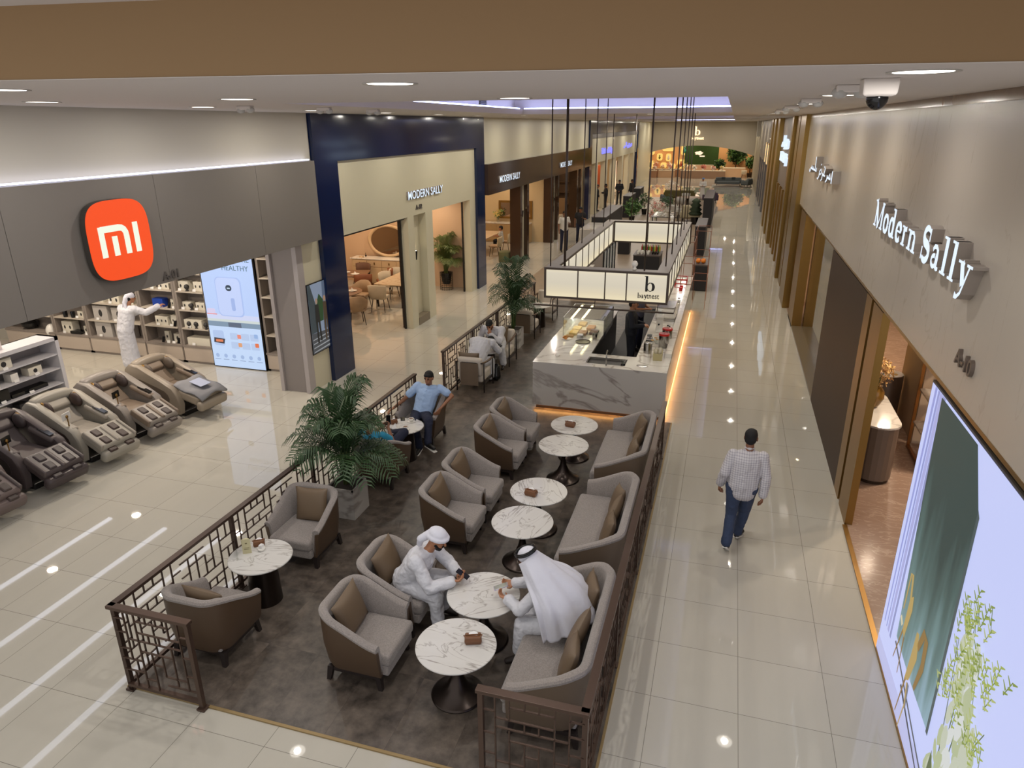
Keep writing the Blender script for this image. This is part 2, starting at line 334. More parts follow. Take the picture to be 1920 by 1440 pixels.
# grey fascia of the first shop
fa = MB()
for i, y in enumerate([-1, 1.4, 3.8, 6.2, 8.6, 11]): fa.bx(-8.42, -8.0, y+.003, min(y+2.4, 12.92)-.003, 3.2, 4.76)
struct('trim_10', fa, m_grey, bev=.003)
struct('wall_left', MB().bx(-8.84, -8.25, 12.28, 12.4, 0, 3.2).bx(-8.84, -8.7, 12.4, 12.9, 0, 3.2), mat('grey_pilaster', (138, 130, 126), .5))
struct('trim_11', MB().bx(-8.92, -8.84, 12.22, 12.42, 0, 3.2).bx(-8.3, -8.2, 12.22, 12.44, 0, 3.2), mat('light_grey_edge', (170, 162, 160), .4))
struct('wall_left', B(-8.7, -8.22, 12.44, 13.14, 0, 4.0), m_cream)
up = tag(B(-8.16, -8.10, 0, 12.9, 4.77, 4.79).build('uplight', mat('uplight_white', (235, 238, 255), .5, em=(225, 228, 255), ems=3)), 'white uplight strip on top of the grey shop fascia', 'strip light')
# ---- right side
RX = 2.03
struct('wall_right', B(RX, RX+.4, -1, 22.9, 3.18, H-.09), m_wallmarb)
struct('trim_12', B(RX-.03, RX+.4, -1, 22.9, H-.09, H), mat('brown_marble_strip', (120, 96, 78), .15, noise=.3, nscale=4))
struct('trim_13', MB().bx(RX-.005, RX+.06, -1, 22.9, 3.145, 3.18), m_brass2)
struct('trim_14', MB().bx(RX+.0, RX+.1, 9.72, 10.35, 0, 3.12).bx(RX+.0, RX+.1, 10.5, 10.9, 0, 3.12).bx(RX-.0, RX+.25, 20.6, 22.0, 0, 3.12), m_brass)
struct('trim_15', MB().bx(RX+.05, RX+.1, 10.35, 10.5, 0, 3.12), m_black)
struct('wall_right', B(RX, RX+.2, 10.9, 14.8, 0, 3.12), m_dkbrown)
struct('window_1', B(RX+.28, RX+.3, 14.8, 20.6, .02, 3.12), m_glassw)
struct('trim_16', B(RX, RX+.3, 14.8, 22.0, 0, .05), mat('sill_marble', (110, 100, 84), .2))
struct('wall_right', B(9, 9.1, 5, 24, 0, 3.6), m_peach); struct('wall_right', B(2.4, 9, 23.9, 24, 0, 3.6), m_peach); struct('wall_right', B(2.6, 2.7, 14.8, 22, 0, 3.3), mat('window_backdrop', (206, 182, 120), .4))  # backdrop gold stands in for golden reflections in the window pane
struct('ceiling', B(2.1, 9.1, 7.2, 24, 3.45, 3.5), m_ceil)
# gold columns and the brown sign wall further on
g = MB().bx(RX-.12, RX+.3, 22.9, 24.6, 0, H).bx(RX-.02, RX+.3, 26.2, 27.2, 0, H).bx(RX-.12, RX+.3, 27.6, 28.2, 0, H)
for y in (36.0, 39.4, 42.4): g.bx(RX-.12, RX+.3, y, y+1.5, 0, H)
struct('trim_17', g, m_brass2)
struct('wall_right', MB().bx(RX+.1, RX+.5, 24.6, 26.2, 0, H).bx(RX+.06, RX+.5, 28.2, 36, 2.9, H).bx(RX+.1, RX+.5, 37.5, 39.4, 3.1, H).bx(RX+.1, RX+.5, 40.9, 42.4, 3.1, H).bx(RX+.1, RX+.5, 27.2, 27.6, 0, H), mat('taupe_wall', (122, 108, 98), .45))
struct('wall_right', MB().bx(RX+.02, RX+.4, 43.9, 62, 3.0, H), mat('grey_taupe_wall', (128, 118, 106), .5))
b = MB()
for y in (46, 49.5, 53, 56.5, 60): b.bx(RX, RX+.4, y, y+1.2, 0, 3.0)
struct('wall_right', b, mat('slate_pillar', (98, 94, 94), .35))
struct('wall_right', MB().bx(RX+1.5, RX+1.6, 24, 62, 0, 3.3), mat('brown_backwall', (110, 84, 56), .4))
b = MB()
for y in (29.6, 31.2, 33.0, 34.8): b.bx(RX, RX+.12, y, y+.55, 0, 2.9)
struct('trim_18', b, m_brass)
struct('wall_right', B(RX, RX+.3, 62, 78, 0, H), mat('far_right_wall', (150, 140, 120), .5))
struct('wall_left', B(-9.9, -8.3, 66.3, 78, 0, H), m_cream)
# gallery wall on the far side of the opening behind the bulkhead is outside the view
# ---- far shop front with its wide arch
arc = []
for i in range(25):
    t = i/24; x = -9.7+12.2*t; arc.append((x, 2.1+1.25*math.sin(PI*t)**.75))
poly = [(-10.2, 0), (-9.7, 0)]+arc+[(2.5, 0), (2.9, 0), (2.9, H), (-10.2, H)]
mwf = Matrix(((1, 0, 0, 0), (0, 0, 1, 78), (0, 1, 0, 0), (0, 0, 0, 1)))
struct('wall_front', MB().prism(poly, .4, mwf), mat('far_grey_front', (150, 140, 124), .6))
m_org = mat('amber_shop_wall', (214, 158, 104), .6)
struct('wall_front', MB().bx(-10.6, 3.4, 86, 86.1, 0, 4.2), m_org)
struct('wall_front', MB().bx(-10.7, -10.6, 78.4, 86, 0, 4.2).bx(3.3, 3.4, 78.4, 86, 0, 4.2), m_org)
struct('ceiling', B(-10.6, 3.4, 78.4, 86, 4.1, 4.2), m_ceil)
# ------------------------------------------------------------------ downlights
m_rim = mat('lamp_rim', (190, 186, 180), .4)
def make_down(loc, label, power):
    lc = (1, .965, .92) if loc[1] < 9 else (1, .94, .82)
    e = empty('downlight', loc, 0, label, 'downlight', 'recessed downlights in the mall ceiling')
    MB().lathe([(.145, 0), (.175, -.004), (.175, .004), (.145, .004)], n=24).build('rim', m_rim, e, True)
    MB().lathe([(.144, -.001), (.14, .004)], n=24).build('lamp', m_ledw, e)
    if power:
        area('lamp_light', (0, 0, -.012), .1, power*1.5, lc, shape='DISK', parent=e)
    return e
rows = [('along the right wall', .9, [4.4, 7.7, 10.9, 13.8, 16.9, 20.2, 23.6, 27, 30.4, 34, 38, 42, 46.5, 51, 56, 62, 68, 74], 20),
        ('above the left shop fronts', -6.8, [6.0, 8.4, 11.1, 13.8, 16.6, 19.4, 22.2, 25.4, 29, 33, 37, 41.5, 46, 51, 57, 64, 72], 18),
        ('left of the ceiling recesses', -5.75, [20.3, 24.6, 30, 39.5, 48, 58, 70], 14),
        ('over the cafe, nearest the bulkhead', -4.6, [4.02, 6.18], 20), ('over the middle of the cafe', -2.1, [4.35, 7.1, 19.2, 22.4, 39.4, 42], 26)]
for nm, x, yy, pw in rows:
    for i, y in enumerate(yy):
        make_down((x if not (x == -4.6 and i == 0) else -4.89, y, H-.002), 'round white downlight %s, %s from the camera' % (nm, ORD[i]), pw*((.75 if x > 0 else .85) if y < 9 else 1.1 if y < 30 else 1.5 if y < 50 else 2.2))

for i, x in enumerate((-14.0, -12.35, -10.8, -9.4)):
    e = tag(MB().bx(x-.05, x+.05, 4.8, 11.7, 3.71, 3.748).build('ceiling_strip_light', mat('strip_cool', (240, 242, 255), .5, em=(236, 240, 255), ems=3.5)), 'long white ceiling strip light, %s from the grey fascia inside the left shop' % ORD[3-i], 'strip light', 'strip lights in the ceiling of the left shop')
# ------------------------------------------------------------------ cafe furniture
m_leather = mat('brown_leather', (80, 62, 46), .42, bump=.15, bscale=120)
m_leather2 = mat('grey_brown_leather', (104, 88, 72), .45, bump=.15, bscale=120)
m_boucle = mat('grey_boucle', (140, 132, 127), .95, noise=.5, nscale=85, bump=.6, bscale=180, sheen=.3)
m_pil = mat('olive_brown_cushion', (104, 86, 66), .5, bump=.12, bscale=50)
m_dwood = mat('dark_wood', (34, 26, 24), .4)
m_gunm = mat('bronze_pedestal', (62, 54, 50), .28, .9)
def upath(W, D, R, n=9, m=7):
    """outer plan of the tub: from the front of the left arm round the back to the front of the right arm"""
    x0, x1, y1 = -D/2, D/2-.09, W/2; P = []
    for i in range(m): P.append((x1+(x0+R-x1)*i/(m-1), y1))
    for i in range(1, n): a = PI/2+PI/2*i/n; P.append((x0+R+R*math.cos(a), y1-R+R*math.sin(a)))
    P.append((x0, y1-R))
    k = max(2, int((2*y1-2*R)/.12))
    for i in range(1, k): P.append((x0, y1-R-(2*y1-2*R)*i/k))
    h = [(x, -y) for x, y in P[:m+n][::-1]]
    P += h; return P
def tub(name, W, D, zb, za, R, t=.085, leather=None, seatz=.43):
    P = upath(W, D, R); n = len(P); ex = D/2-.09
    lea, fab = [], []
    for i, p in enumerate(P):
        a, b = V(P[max(i-1, 0)]+(0,)), V(P[min(i+1, n-1)]+(0,)); d = (b-a).normalized(); nn = V((-d.y, d.x, 0)); 
        q = V(p+(0,))
        u = (q.x+D/2-R*.35)/(ex+D/2-R*.35); u = min(1, max(0, u)); u = u*u*(3-2*u)*.55+u*.45
        z = zb+(za-zb)*u
        flare = .035
        def pt(off, zz): return (q+nn*(off+flare*max(0, (.55-zz))/.38))+V((0, 0, zz))
        lea.append([pt(.0, z-.035), pt(.0, .45), pt(.012, .22), pt(.03, .17), pt(.07, .17), pt(.055, z-.06)])
        fab.append([pt(-.003, z-.045), pt(-.006, z-.02), pt(.01, z), pt(t*.5, z+.006), pt(t-.015, z-.006), pt(t+.0, z-.03), pt(t+.012, .3), pt(t*.5, .2), pt(.056, .2), pt(.05, z-.07)])
    root = bpy.data.objects.new(name, None); COL.objects.link(root)
    MB().rings(lea).build('shell', leather or m_leather, root, 2)
    MB().rings(fab).build('upholstery', m_boucle, root, 2)
    B(-D/2+t, D/2, -W/2+t+.012, W/2-t-.012, .29, seatz).build('seat_cushion', m_boucle, root, 1, bev=.04, seg=4)
    B(-D/2+t, D/2-.025, -W/2+t+.02, W/2-t-.02, .17, .295).build('seat_base', m_boucle, root, 1, bev=.02)
    f = MB().bx(-D/2+.1, D/2-.1, W/2-.14, W/2-.08, .12, .172).bx(-D/2+.1, D/2-.1, -W/2+.08, -W/2+.14, .12, .172).bx(-D/2+.1, -D/2+.16, -W/2+.1, W/2-.1, .12, .172).bx(D/2-.17, D/2-.11, -W/2+.1, W/2-.1, .12, .172)
    f.build('base_frame', m_dwood, root)
    for sx in (-1, 1):
        for sy in (-1, 1):
            a = V((sx*(D/2-.13)-.01, sy*(W/2-.105), .17)); b = a+V((sx*.03, sy*.02, -.17))
            r = []
            for p, s in ((a, .032), (b, .022)): r.append([p+V((i*s, j*s, 0)) for i, j in ((-1, -1), (1, -1), (1, 1), (-1, 1))])
            MB().rings(r[::-1]).build('leg', m_dwood, root)
    return root
def setthing(root, loc, rz, label, cat, group=None):
    root.location = loc; root.rotation_euler = (0, 0, rz); root.empty_display_size = .1; return tag(root, label, cat, group)
ZF = .012
a0 = tub('tub_armchair', .79, .79, .84, .57, .24)
G1 = 'grey and brown tub armchairs'
chairs = [(-3.2, 5.3, 0, 'nearest empty tub armchair, beside the round marble table with the tissue box'),
          (-3.22, 6.12, 0, 'grey and brown tub armchair under the man in the white turban'),
          (-3.22, 7.82, 0, 'empty tub armchair in the middle pair, the one nearer the seated men'),
          (-3.22, 8.64, 0, 'empty tub armchair in the middle pair, the one farther from the seated men'),
          (-3.22, 10.0, 0, 'empty tub armchair in the far pair, the one nearer the camera'),
          (-3.22, 10.82, 0, 'empty tub armchair in the far pair, the one nearest the marble counter'),
          (-4.97, 5.13, PI/2, 'tub armchair with its back to the camera in the corner of the lattice railing'),
          (-4.98, 6.95, -PI/2, 'empty tub armchair facing the camera beside the near potted palm'),
          (-4.97, 9.15, PI/2, 'tub armchair with its back to the camera behind the near palm, bald man seated'),
          (-4.97, 10.78, -PI/2, 'tub armchair facing the camera under the man in the light blue polo')]
for i, (x, y, rz, lab) in enumerate(chairs):
    if i == 0: setthing(a0, (x, y, ZF), rz, lab, 'armchair', G1)
    else: copy_tree(a0, loc=(x, y, ZF), rz=rz, label=lab)
s0 = tub('tub_sofa', 1.9, .84, .84, .6, .3, t=.1, leather=m_leather2)
sofas = [(-1.2, 5.72, 'long grey and brown curved sofa nearest the camera, man in white headscarf seated'), (-1.22, 7.98, 'empty curved sofa in the middle of the row along the right railing'), (-1.22, 10.32, 'empty curved sofa farthest along the right railing, beside the marble counter')]
for i, (x, y, lab) in enumerate(sofas):
    if i == 0: setthing(s0, (x, y, ZF), PI, lab, 'sofa', 'curved sofas along the right railing')
    else: copy_tree(s0, loc=(x, y, ZF), rz=PI, label=lab)
# cushions
def cushion_mesh(w=.48, h=.47, t=.14, n=12):
    mb = MB(); top = []; bot = []
    for j in range(n+1):
        for i in range(n+1):
            u, v = 2*i/n-1, 2*j/n-1
            pinch = 1-.07*(1-abs(v)**2)*abs(u)**3; pinch2 = 1-.07*(1-abs(u)**2)*abs(v)**3
            th = t/2*max(0, (1-abs(u)**2.6))**.5*max(0, (1-abs(v)**2.6))**.5+.004
            x, y = u*w/2*pinch, v*h/2*pinch2
            top.append((x, y, th)); bot.append((x, y, -th))
    N = n+1; fs = []
    for j in range(n):
        for i in range(n):
            a = j*N+i; fs.append((a, a+1, a+1+N, a+N)); fs.append((a+N*N, a+N+N*N, a+1+N+N*N, a+1+N*N))
    for i in range(n):
        fs.append((i, i+N*N, i+1+N*N, i+1)); a = n*N+i; fs.append((a, a+1, a+1+N*N, a+N*N))
        a = i*N; fs.append((a, a+N, a+N+N*N, a+N*N)); a = i*N+n; fs.append((a, a+N*N, a+N+N*N, a+N))
    mb.add(top+bot, fs); return mb
cs = cushion_mesh().build('cushion', m_pil, None, True)
def cushion(loc, rz, lean, roll, label, group, first=[1]):
    # stands on its edge: local normal turned to face +x, leaning back
    R = Matrix.Rotation(rz, 4, 'Z') @ Matrix.Rotation(-lean, 4, 'Y') @ Matrix.Rotation(roll, 4, 'X') @ Matrix.Rotation(PI/2, 4, 'Y') @ Matrix.Rotation(PI/2, 4, 'Z')
    if first[0]: o = cs; first[0] = 0
    else: o = cs.copy(); COL.objects.link(o)
    o.matrix_world = Matrix.Translation(loc) @ R; tag(o, label, 'cushion', group)
G2 = 'brown cushions on the tub armchairs'
for (x, y, rz, rl, lab) in [(-3.38, 5.3, 0, .1, 'nearest brown cushion, on the empty armchair by the tissue box table'), (-3.40, 6.2, 0, .12, 'brown cushion behind the man in the white turban'),
      (-3.40, 7.82, 0, .12, 'brown cushion on the nearer chair of the middle pair'), (-3.40, 8.64, 0, .1, 'brown cushion on the farther chair of the middle pair'),
      (-3.40, 10.0, 0, .12, 'brown cushion on the nearer chair of the far pair'), (-3.40, 10.82, 0, .1, 'brown cushion on the chair nearest the marble counter')]:
    cushion((x, y, ZF+.64), rz, .26, rl, lab, G2)
cushion((-4.9, 4.98, ZF+.64), PI/2, .3, .1, 'brown cushion on the armchair with its back to the camera in the railing corner', G2)
cushion((-4.96, 7.12, ZF+.64), -PI/2, .26, .06, 'brown cushion on the armchair facing the camera beside the palm', G2)
cushion((-4.78, 10.96, ZF+.63), -PI/2, .3, -.2, 'brown cushion beside the man in the light blue polo', G2)
G3 = 'brown cushions on the curved sofas'
for si, (sx, sy) in enumerate(((-1.2, 5.72), (-1.22, 7.98), (-1.22, 10.32))):
    nm = ['nearest', 'middle', 'farthest'][si]
    for k, (dy, rl, rz) in enumerate(((-.52, .2, PI+.1), (-.12, -.45, PI-.15), (.5, .12, PI+.25)) if si != 1 else ((-.45, .2, PI+.1), (-.02, -.4, PI-.1), (.32, .3, PI+.2))):
        cushion((sx+.17, sy+dy, ZF+.635), rz, .3, rl, 'brown cushion on the %s curved sofa, %s from its near end' % (nm, ORD[k]), G3)
# pedestal tables
def tulip(name):
    root = bpy.data.objects.new(name, None); COL.objects.link(root)
    MB().lathe([(.35, .575), (.395, .588), (.4, .6), (.396, .606)], n=64).build('tabletop', m_tabm, root, 2)
    MB().lathe([(.268, 0), (.27, .01), (.25, .022), (.17, .075), (.1, .15), (.055, .25), (.036, .36), (.033, .52), (.06, .565), (.14, .576)], n=48).build('pedestal', m_gunm, root, True)
    return root
t0 = tulip('round_table')
tabs = [(5.17, 'nearest round marble pedestal table, with a brown tissue box'), (6.0, 'round marble pedestal table between the two men in white'), (7.55, 'empty round marble table of the middle pair of tables'),
        (8.38, 'round marble table of the middle pair, with a brown tissue box'), (9.95, 'empty round marble table of the far pair of tables'), (10.78, 'round marble table nearest the counter, with a brown tissue box')]
for i, (y, lab) in enumerate(tabs):
    if i == 0: setthing(t0, (-2.15, y, ZF), 0, lab, 'table', 'round marble pedestal tables')
    else: copy_tree(t0, loc=(-2.15+.0*i, y, ZF), rz=i*.7, label=lab)
def drum_table(loc, r, label):
    e = empty('side_table', loc, .3, label, 'table', 'marble side tables with drum bases')
    MB().lathe([(r-.03, .585), (r-.004, .592), (r, .602), (r-.004, .61)], n=56).build('tabletop', m_tabm, e, 2)
    MB().lathe([(.19, 0), (.19, .01), (.165, .575), (.155, .585)], n=40).build('drum_base', m_gunm, e, 2)
drum_table((-4.92, 5.93, ZF), .37, 'marble side table with menu holder by the left railing')
drum_table((-4.92, 9.92, ZF), .34, 'marble side table with coffee cups beside the man in light blue polo')
drum_table((-4.93, 14.42, ZF), .33, 'marble side table between the two men in white leaning forward')
drum_table((-4.85, 18.75, ZF), .33, 'marble side table behind the far potted palm')
# tissue boxes
m_tan_l = mat('tan_leather', (112, 72, 44), .45, bump=.1, bscale=90)
m_paper = mat('white_tissue', (236, 234, 232), .9)
tb = bpy.data.objects.new('tissue_box', None); COL.objects.link(tb)
b = MB(); b.rings([[V((sx*w/2, sy*d/2, z)) for sx, sy in ((-1, -1), (1, -1), (1, 1), (-1, 1))] for w, d, z in ((.15, .08, 0), (.17, .105, .045), (.15, .085, .085))]); b.build('leather_cover', m_tan_l, tb, bev=.008)
MB().bar((-.07, -.04, .084), (-.09, -.01, .098), .01).bar((.07, -.04, .084), (.09, -.01, .098), .01).bar((-.08, 0, .09), (.08, .0, .092), .008).build('seam', m_tan_l, tb)
MB().add([(-.045, -.01, .08), (.04, -.012, .08), (.05, .01, .1), (.01, .03, .112), (-.04, .02, .098), (0, 0, .085)], [(0, 1, 2, 3, 4), (0, 4, 5), (1, 5, 2), (5, 3, 2), (5, 4, 3)]).build('tissue', m_paper, tb)
zt = ZF+.607
setthing(tb, (-2.0, 5.25, zt), .35, 'tan leather tissue box on the nearest round marble table', 'tissue box', 'leather tissue boxes')
copy_tree(tb, loc=(-2.22, 8.23, zt), rz=-.15, label='tan leather tissue box on the middle round marble table')
copy_tree(tb, loc=(-2.2, 10.68, zt), rz=-.1, label='tan leather tissue box on the round marble table nearest the counter')
copy_tree(tb, loc=(-5.07, 6.12, zt), rz=.6, label='tan leather tissue box behind the menu holder on the side table', scale=(.8, .8, .9))
copy_tree(tb, loc=(-5.12, 9.96, zt), rz=.9, label='tan leather tissue box on the coffee table by the bald man', scale=(.7, .7, .9))
# things on the side tables
m_menu = mat('cream_card', (196, 188, 150), .5); m_acr = glass('acrylic', (.9, .92, .9), .05)
def menu(loc, rz, lab):
    e = empty('menu_holder', loc, rz, lab, 'menu', 'menu holders')
    MB().prism([(-.05, 0), (.05, 0), (0, .035)], .2, Matrix.Identity(4)).build('card', m_menu, e)
    MB().bx(-.012, .012, -.0015, -.0005, .135, .15).bx(-.03, .03, -.0015, -.0005, .08, .084).bx(-.03, .03, -.0015, -.0005, .06, .064).build('print', mat('grey_print', (110, 100, 70), .6), e)
menu((-5.1, 5.93, zt), .5, 'cream folded menu card on the near side table')
tag(MB().bx(-.005, .005, -.11, .11, 0, .24).build('acrylic_stand', m_acr, loc=(-5.2, 5.87, zt)), 'clear acrylic stand behind the menu card', 'stand').rotation_euler = (0, 0, .7)
sb = empty('sugar_bowl', (-4.98, 6.04, zt), 0, 'small white bowl of sugar packets on the near side table', 'bowl')
m_white_c = mat('white_ceramic', (232, 228, 220), .15)
MB().lathe([(.03, 0), (.042, .012), (.045, .045), (.04, .045), (.035, .015)], n=20).build('bowl', m_white_c, sb, True)
k = MB()
for i in range(7): k.box((-.02+.007*i, 0, .055), (.004, .05, .05), Matrix.Rotation(.2-.05*i, 3, 'Y'))
k.build('sugar_packets', m_paper, sb)['kind'] = 'stuff'
def cup(loc, rz, lab):
    e = empty('coffee_cup', loc, rz, lab, 'cup', 'coffee cups on saucers')
    MB().lathe([(.022, .01), (.03, .02), (.043, .05), (.045, .068), (.041, .068), (.036, .045), (.02, .022)], n=24).build('cup', m_white_c, e, True)
    MB().tube([(.042, 0, .055), (.062, 0, .05), (.06, 0, .03), (.036, 0, .03)], .005, 6).build('handle', m_white_c, e, True)
    MB().lathe([(.03, 0), (.04, .003), (.07, .012), (.066, .015), (.03, .008)], n=28).build('saucer', m_white_c, e, True)
    MB().lathe([(.0405, .06), (.0400, .0605)], n=20).build('coffee', mat('coffee', (110, 74, 40), .3), e)
cup((-4.87, 10.12, zt), .4, 'cream coffee cup on saucer, the farther one by the man in light blue polo')
cup((-4.82, 9.78, zt), 2.2, 'cream coffee cup on saucer, the nearer one on the coffee side table')
m_ph = mat('phone_black', (16, 16, 20), .12); m_phs = mat('phone_silver', (176, 166, 196), .2, .4)
def phone(loc, R, lab, m=None, screen=None):
    e = MB().bx(-.038, .038, -.078, .078, -.004, .004).build('smartphone', m or m_ph, bev=.003)
    e.matrix_world = Matrix.Translation(loc) @ R.to_4x4(); tag(e, lab, 'phone', 'smartphones')
    MB().lathe([(.008, -.0046), (.008, -.0055)], (-.022, .06, 0), 12).build('camera_lens', m_gblack, e)
    B(-.034, .034, -.072, .072, .0041, .0045).build('screen', screen or m_gblack, e); return e
phone((-5.06, 10.18, zt+.006), Matrix.Rotation(.5, 3, 'Z'), 'black phone lying on the marble table with coffee cups')
tag(MB().prism([(-.05, 0), (.05, 0), (0, .1)], .012, Matrix.Rotation(PI/2-.6, 4, 'X')).build('folded_card', m_paper, loc=(-5.02, 9.76, zt)), 'white folded card on the coffee side table', 'card')
# ------------------------------------------------------------------ lattice railings
LAT = [(.14, .36, .14, 1), (.28, 0, .28, .78), (.28, .78, .28, 1), (.43, .0, .43, .5), (.43, .64, .43, .75), (.43, .9, .43, 1), (.57, .5, .57, .22), (.57, .64, .57, .75), (.57, .9, .57, 1), (.72, .12, .72, .64), (.72, .75, .72, 1), (.86, .1, .86, 1),
       (.28, .75, .86, .75), (.14, .64, .86, .64), (.28, .9, .72, .9), (.28, .5, .72, .5), (0, .9, .14, .9), (0, .5, .14, .5), (0, .36, .28, .36), (0, .2, .28, .2), (.14, 0, .14, .2), (.86, .82, 1, .82), (.86, .3, 1, .3), (.43, .35, .57, .35), (.57, .22, .86, .22), (.28, .12, .43, .12), (.57, .1, 1, .1), (0, .72, .14, .72), (.86, .55, 1, .55)]
def rail_seg(root, a, b, m, posts=True, foot=(1, 1), npan=None, endpost=(1, 1)):
    a, b = V(a), V(b); L = (b-a).length; d = (b-a).normalized(); n = npan or max(1, round(L/.92)); H0, H1 = .1, 1.0
    z = V((0, 0, 1)); MB().bar(a+z*1.035-d*.035, b+z*1.035+d*.035, .075, .035).build('top_rail', m, root, bev=.003)
    MB().bar(a+z*.085, b+z*.085, .04, .035).build('bottom_rail', m, root)
    lat = MB()
    for k in range(n):
        p0 = a+d*(L*k/n); w = L/n; mir = k % 2
        for (u0, v0, u1, v1) in LAT:
            if mir: u0, u1, v0, v1 = 1-u0, 1-u1, 1-v0, 1-v1
            lat.bar(p0+d*(u0*w)+z*(H0+(H1-H0)*v0), p0+d*(u1*w)+z*(H0+(H1-H0)*v1), .012, .016, up=(d.y, -d.x, 0))
    lat.build('lattice', m, root)
    np_ = max(1, n//2) if n > 1 else 1
    side = V((d.y, -d.x, 0))
    for k in range(np_+1):
        if k == 0 and not endpost[0]: continue
        if k == np_ and not endpost[1]: continue
        p = a+d*(L*k/np_)
        q = MB().bar(p+z*.0, p+z*1.02, .045); q.build('post', m, root)
        MB().box(p+z*.012, (.09, .09, .024)).build('foot', m, root, bev=.004)
m_rail = mat('bronze_rail', (84, 66, 56), .35, .5)
m_raild = mat('dark_bronze_rail', (70, 54, 46), .35, .5)
e = empty('lattice_railing', (-5.38, 4.3, 0), 0, 'dark bronze lattice railing running along the left of the cafe past the near palm', 'railing', 'bronze lattice railings around the cafe')
rail_seg(e, (0, 0, 0), (.06, 7.0, 0), m_raild, npan=8); e = empty('lattice_railing', (-5.38, 4.28, 0), 0, 'short bronze lattice railing panel at the near left corner of the cafe', 'railing', 'bronze lattice railings around the cafe'); rail_seg(e, (0, 0, 0), (.88, 0, 0), m_rail, npan=1, endpost=(0, 1))
e = empty('lattice_railing', (-5.34, 12.78, 0), 0, 'bronze lattice railing farther along the left of the cafe beside the wooden armchairs', 'railing', 'bronze lattice railings around the cafe')
rail_seg(e, (0, 0, 0), (.08, 7.0, 0), m_raild, npan=8)
e = empty('lattice_railing', (-.7, 4.3, 0), 0, 'bronze lattice railing along the right of the cafe behind the sofas', 'railing', 'bronze lattice railings around the cafe')
rail_seg(e, (0, 0, 0), (0, 6.85, 0), m_rail, npan=8); e = empty('lattice_railing', (-.7, 4.28, 0), 0, 'short bronze lattice railing panel in front of the nearest sofa', 'railing', 'bronze lattice railings around the cafe'); rail_seg(e, (0, 0, 0), (-.88, 0, 0), m_rail, npan=1, endpost=(0, 1))
# ------------------------------------------------------------------ palms
m_leaf = mat('palm_leaf', (44, 70, 36), .5, noise=.35, nscale=6); m_leaf2 = mat('olive_palm_leaf', (92, 104, 50), .5, noise=.3, nscale=6)
m_stem = mat('palm_stem', (96, 110, 58), .5); m_soil = mat('soil', (40, 32, 26), .9)
def palm(root, z0, height, spread, nf, ml, seed, leaf=.27, lw=.024, nl=20, ucap=None):
    rnd = random.Random(seed)
    for k in range(nf):
        az = 2*PI*k/nf*2.4+rnd.uniform(-.3, .3); lvl = (k+.5)/nf
        L = height*(.55+.5*rnd.random())*(.75+.35*(1-lvl)); out = spread*(.35+.75*lvl)*rnd.uniform(.85, 1.1)
        bx_, by_ = rnd.uniform(-.06, .06), rnd.uniform(-.06, .06); d = V((math.cos(az), math.sin(az), 0))
        hz = height*(1.0-.62*lvl)*rnd.uniform(.9, 1.05); pts = []
        for i in range(13):
            t = i/12; r = out*t**1.5; zz = z0+hz*(1-(1-t)**1.7)-(.42+.08*lvl)*out*t**3.2
            pts.append(V((bx_, by_, 0))+d*r+V((0, 0, zz)))
        mb = MB().tube(pts, [.009*(1-i/14) for i in range(13)], 4)
        side = V((-d.y, d.x, 0))
        for i in range(nl):
            t = .3+.7*i/(nl-1); f = t*12; a = int(min(11, f)); p = pts[a].lerp(pts[a+1], f-a); tg = (pts[a+1]-pts[a]).normalized()
            ll = leaf*(.55+.9*math.sin(PI*min(1, (t-.22)/.8)))*rnd.uniform(.85, 1.1)
            for s in (-1, 1):
                dr = (side*s*1.0+tg*.75+V((0, 0, .15))).normalized(); p1 = p+dr*ll*.55; dr2 = (dr+V((0, 0, -1.1))).normalized(); p2 = p1+dr2*ll*.5
                nrm = dr.cross(tg).normalized(); wv = dr.cross(nrm).normalized()*lw/2
                mb.add([p-wv*.5, p+wv*.5, p1+wv, p1-wv, p2], [(0, 1, 2, 3), (3, 2, 4)])
        mb.build('frond', ml, root)
def planter(loc, w, hh, label, seed, ph, sp, nf):
    e = empty('potted_palm', loc, 0, label, 'potted plant', 'palms in square marble planters')
    b = MB().bx(-w, w, -w, w, 0, hh-.03).bx(-w, w, -w, -w+.02, hh-.03, hh).bx(-w, w, w-.02, w, hh-.03, hh).bx(-w, -w+.02, -w, w, hh-.03, hh).bx(w-.02, w, -w, w, hh-.03, hh)
    b.build('planter', m_countm, e); B(-w+.02, w-.02, -w+.02, w-.02, hh-.031, hh-.024).build('soil', m_soil, e)
    for i in range(5): MB().tube([(.03*math.cos(i*1.3), .03*math.sin(i*1.3), hh-.03), (.05*math.cos(i*1.3), .05*math.sin(i*1.3), hh+.5)], [.014, .01], 6).build('stem', m_stem, e, True)
    palm(e, hh+.05, ph, sp, nf, m_leaf, seed)
planter((-4.99, 8.07, ZF), .22, .48, 'tall leafy palm in white marble planter near the seated bald man', 3, 1.6, .84, 40)
planter((-5.02, 16.75, ZF), .22, .48, 'tall leafy palm in white planter behind the wooden armchairs', 11, 1.95, .8, 30)
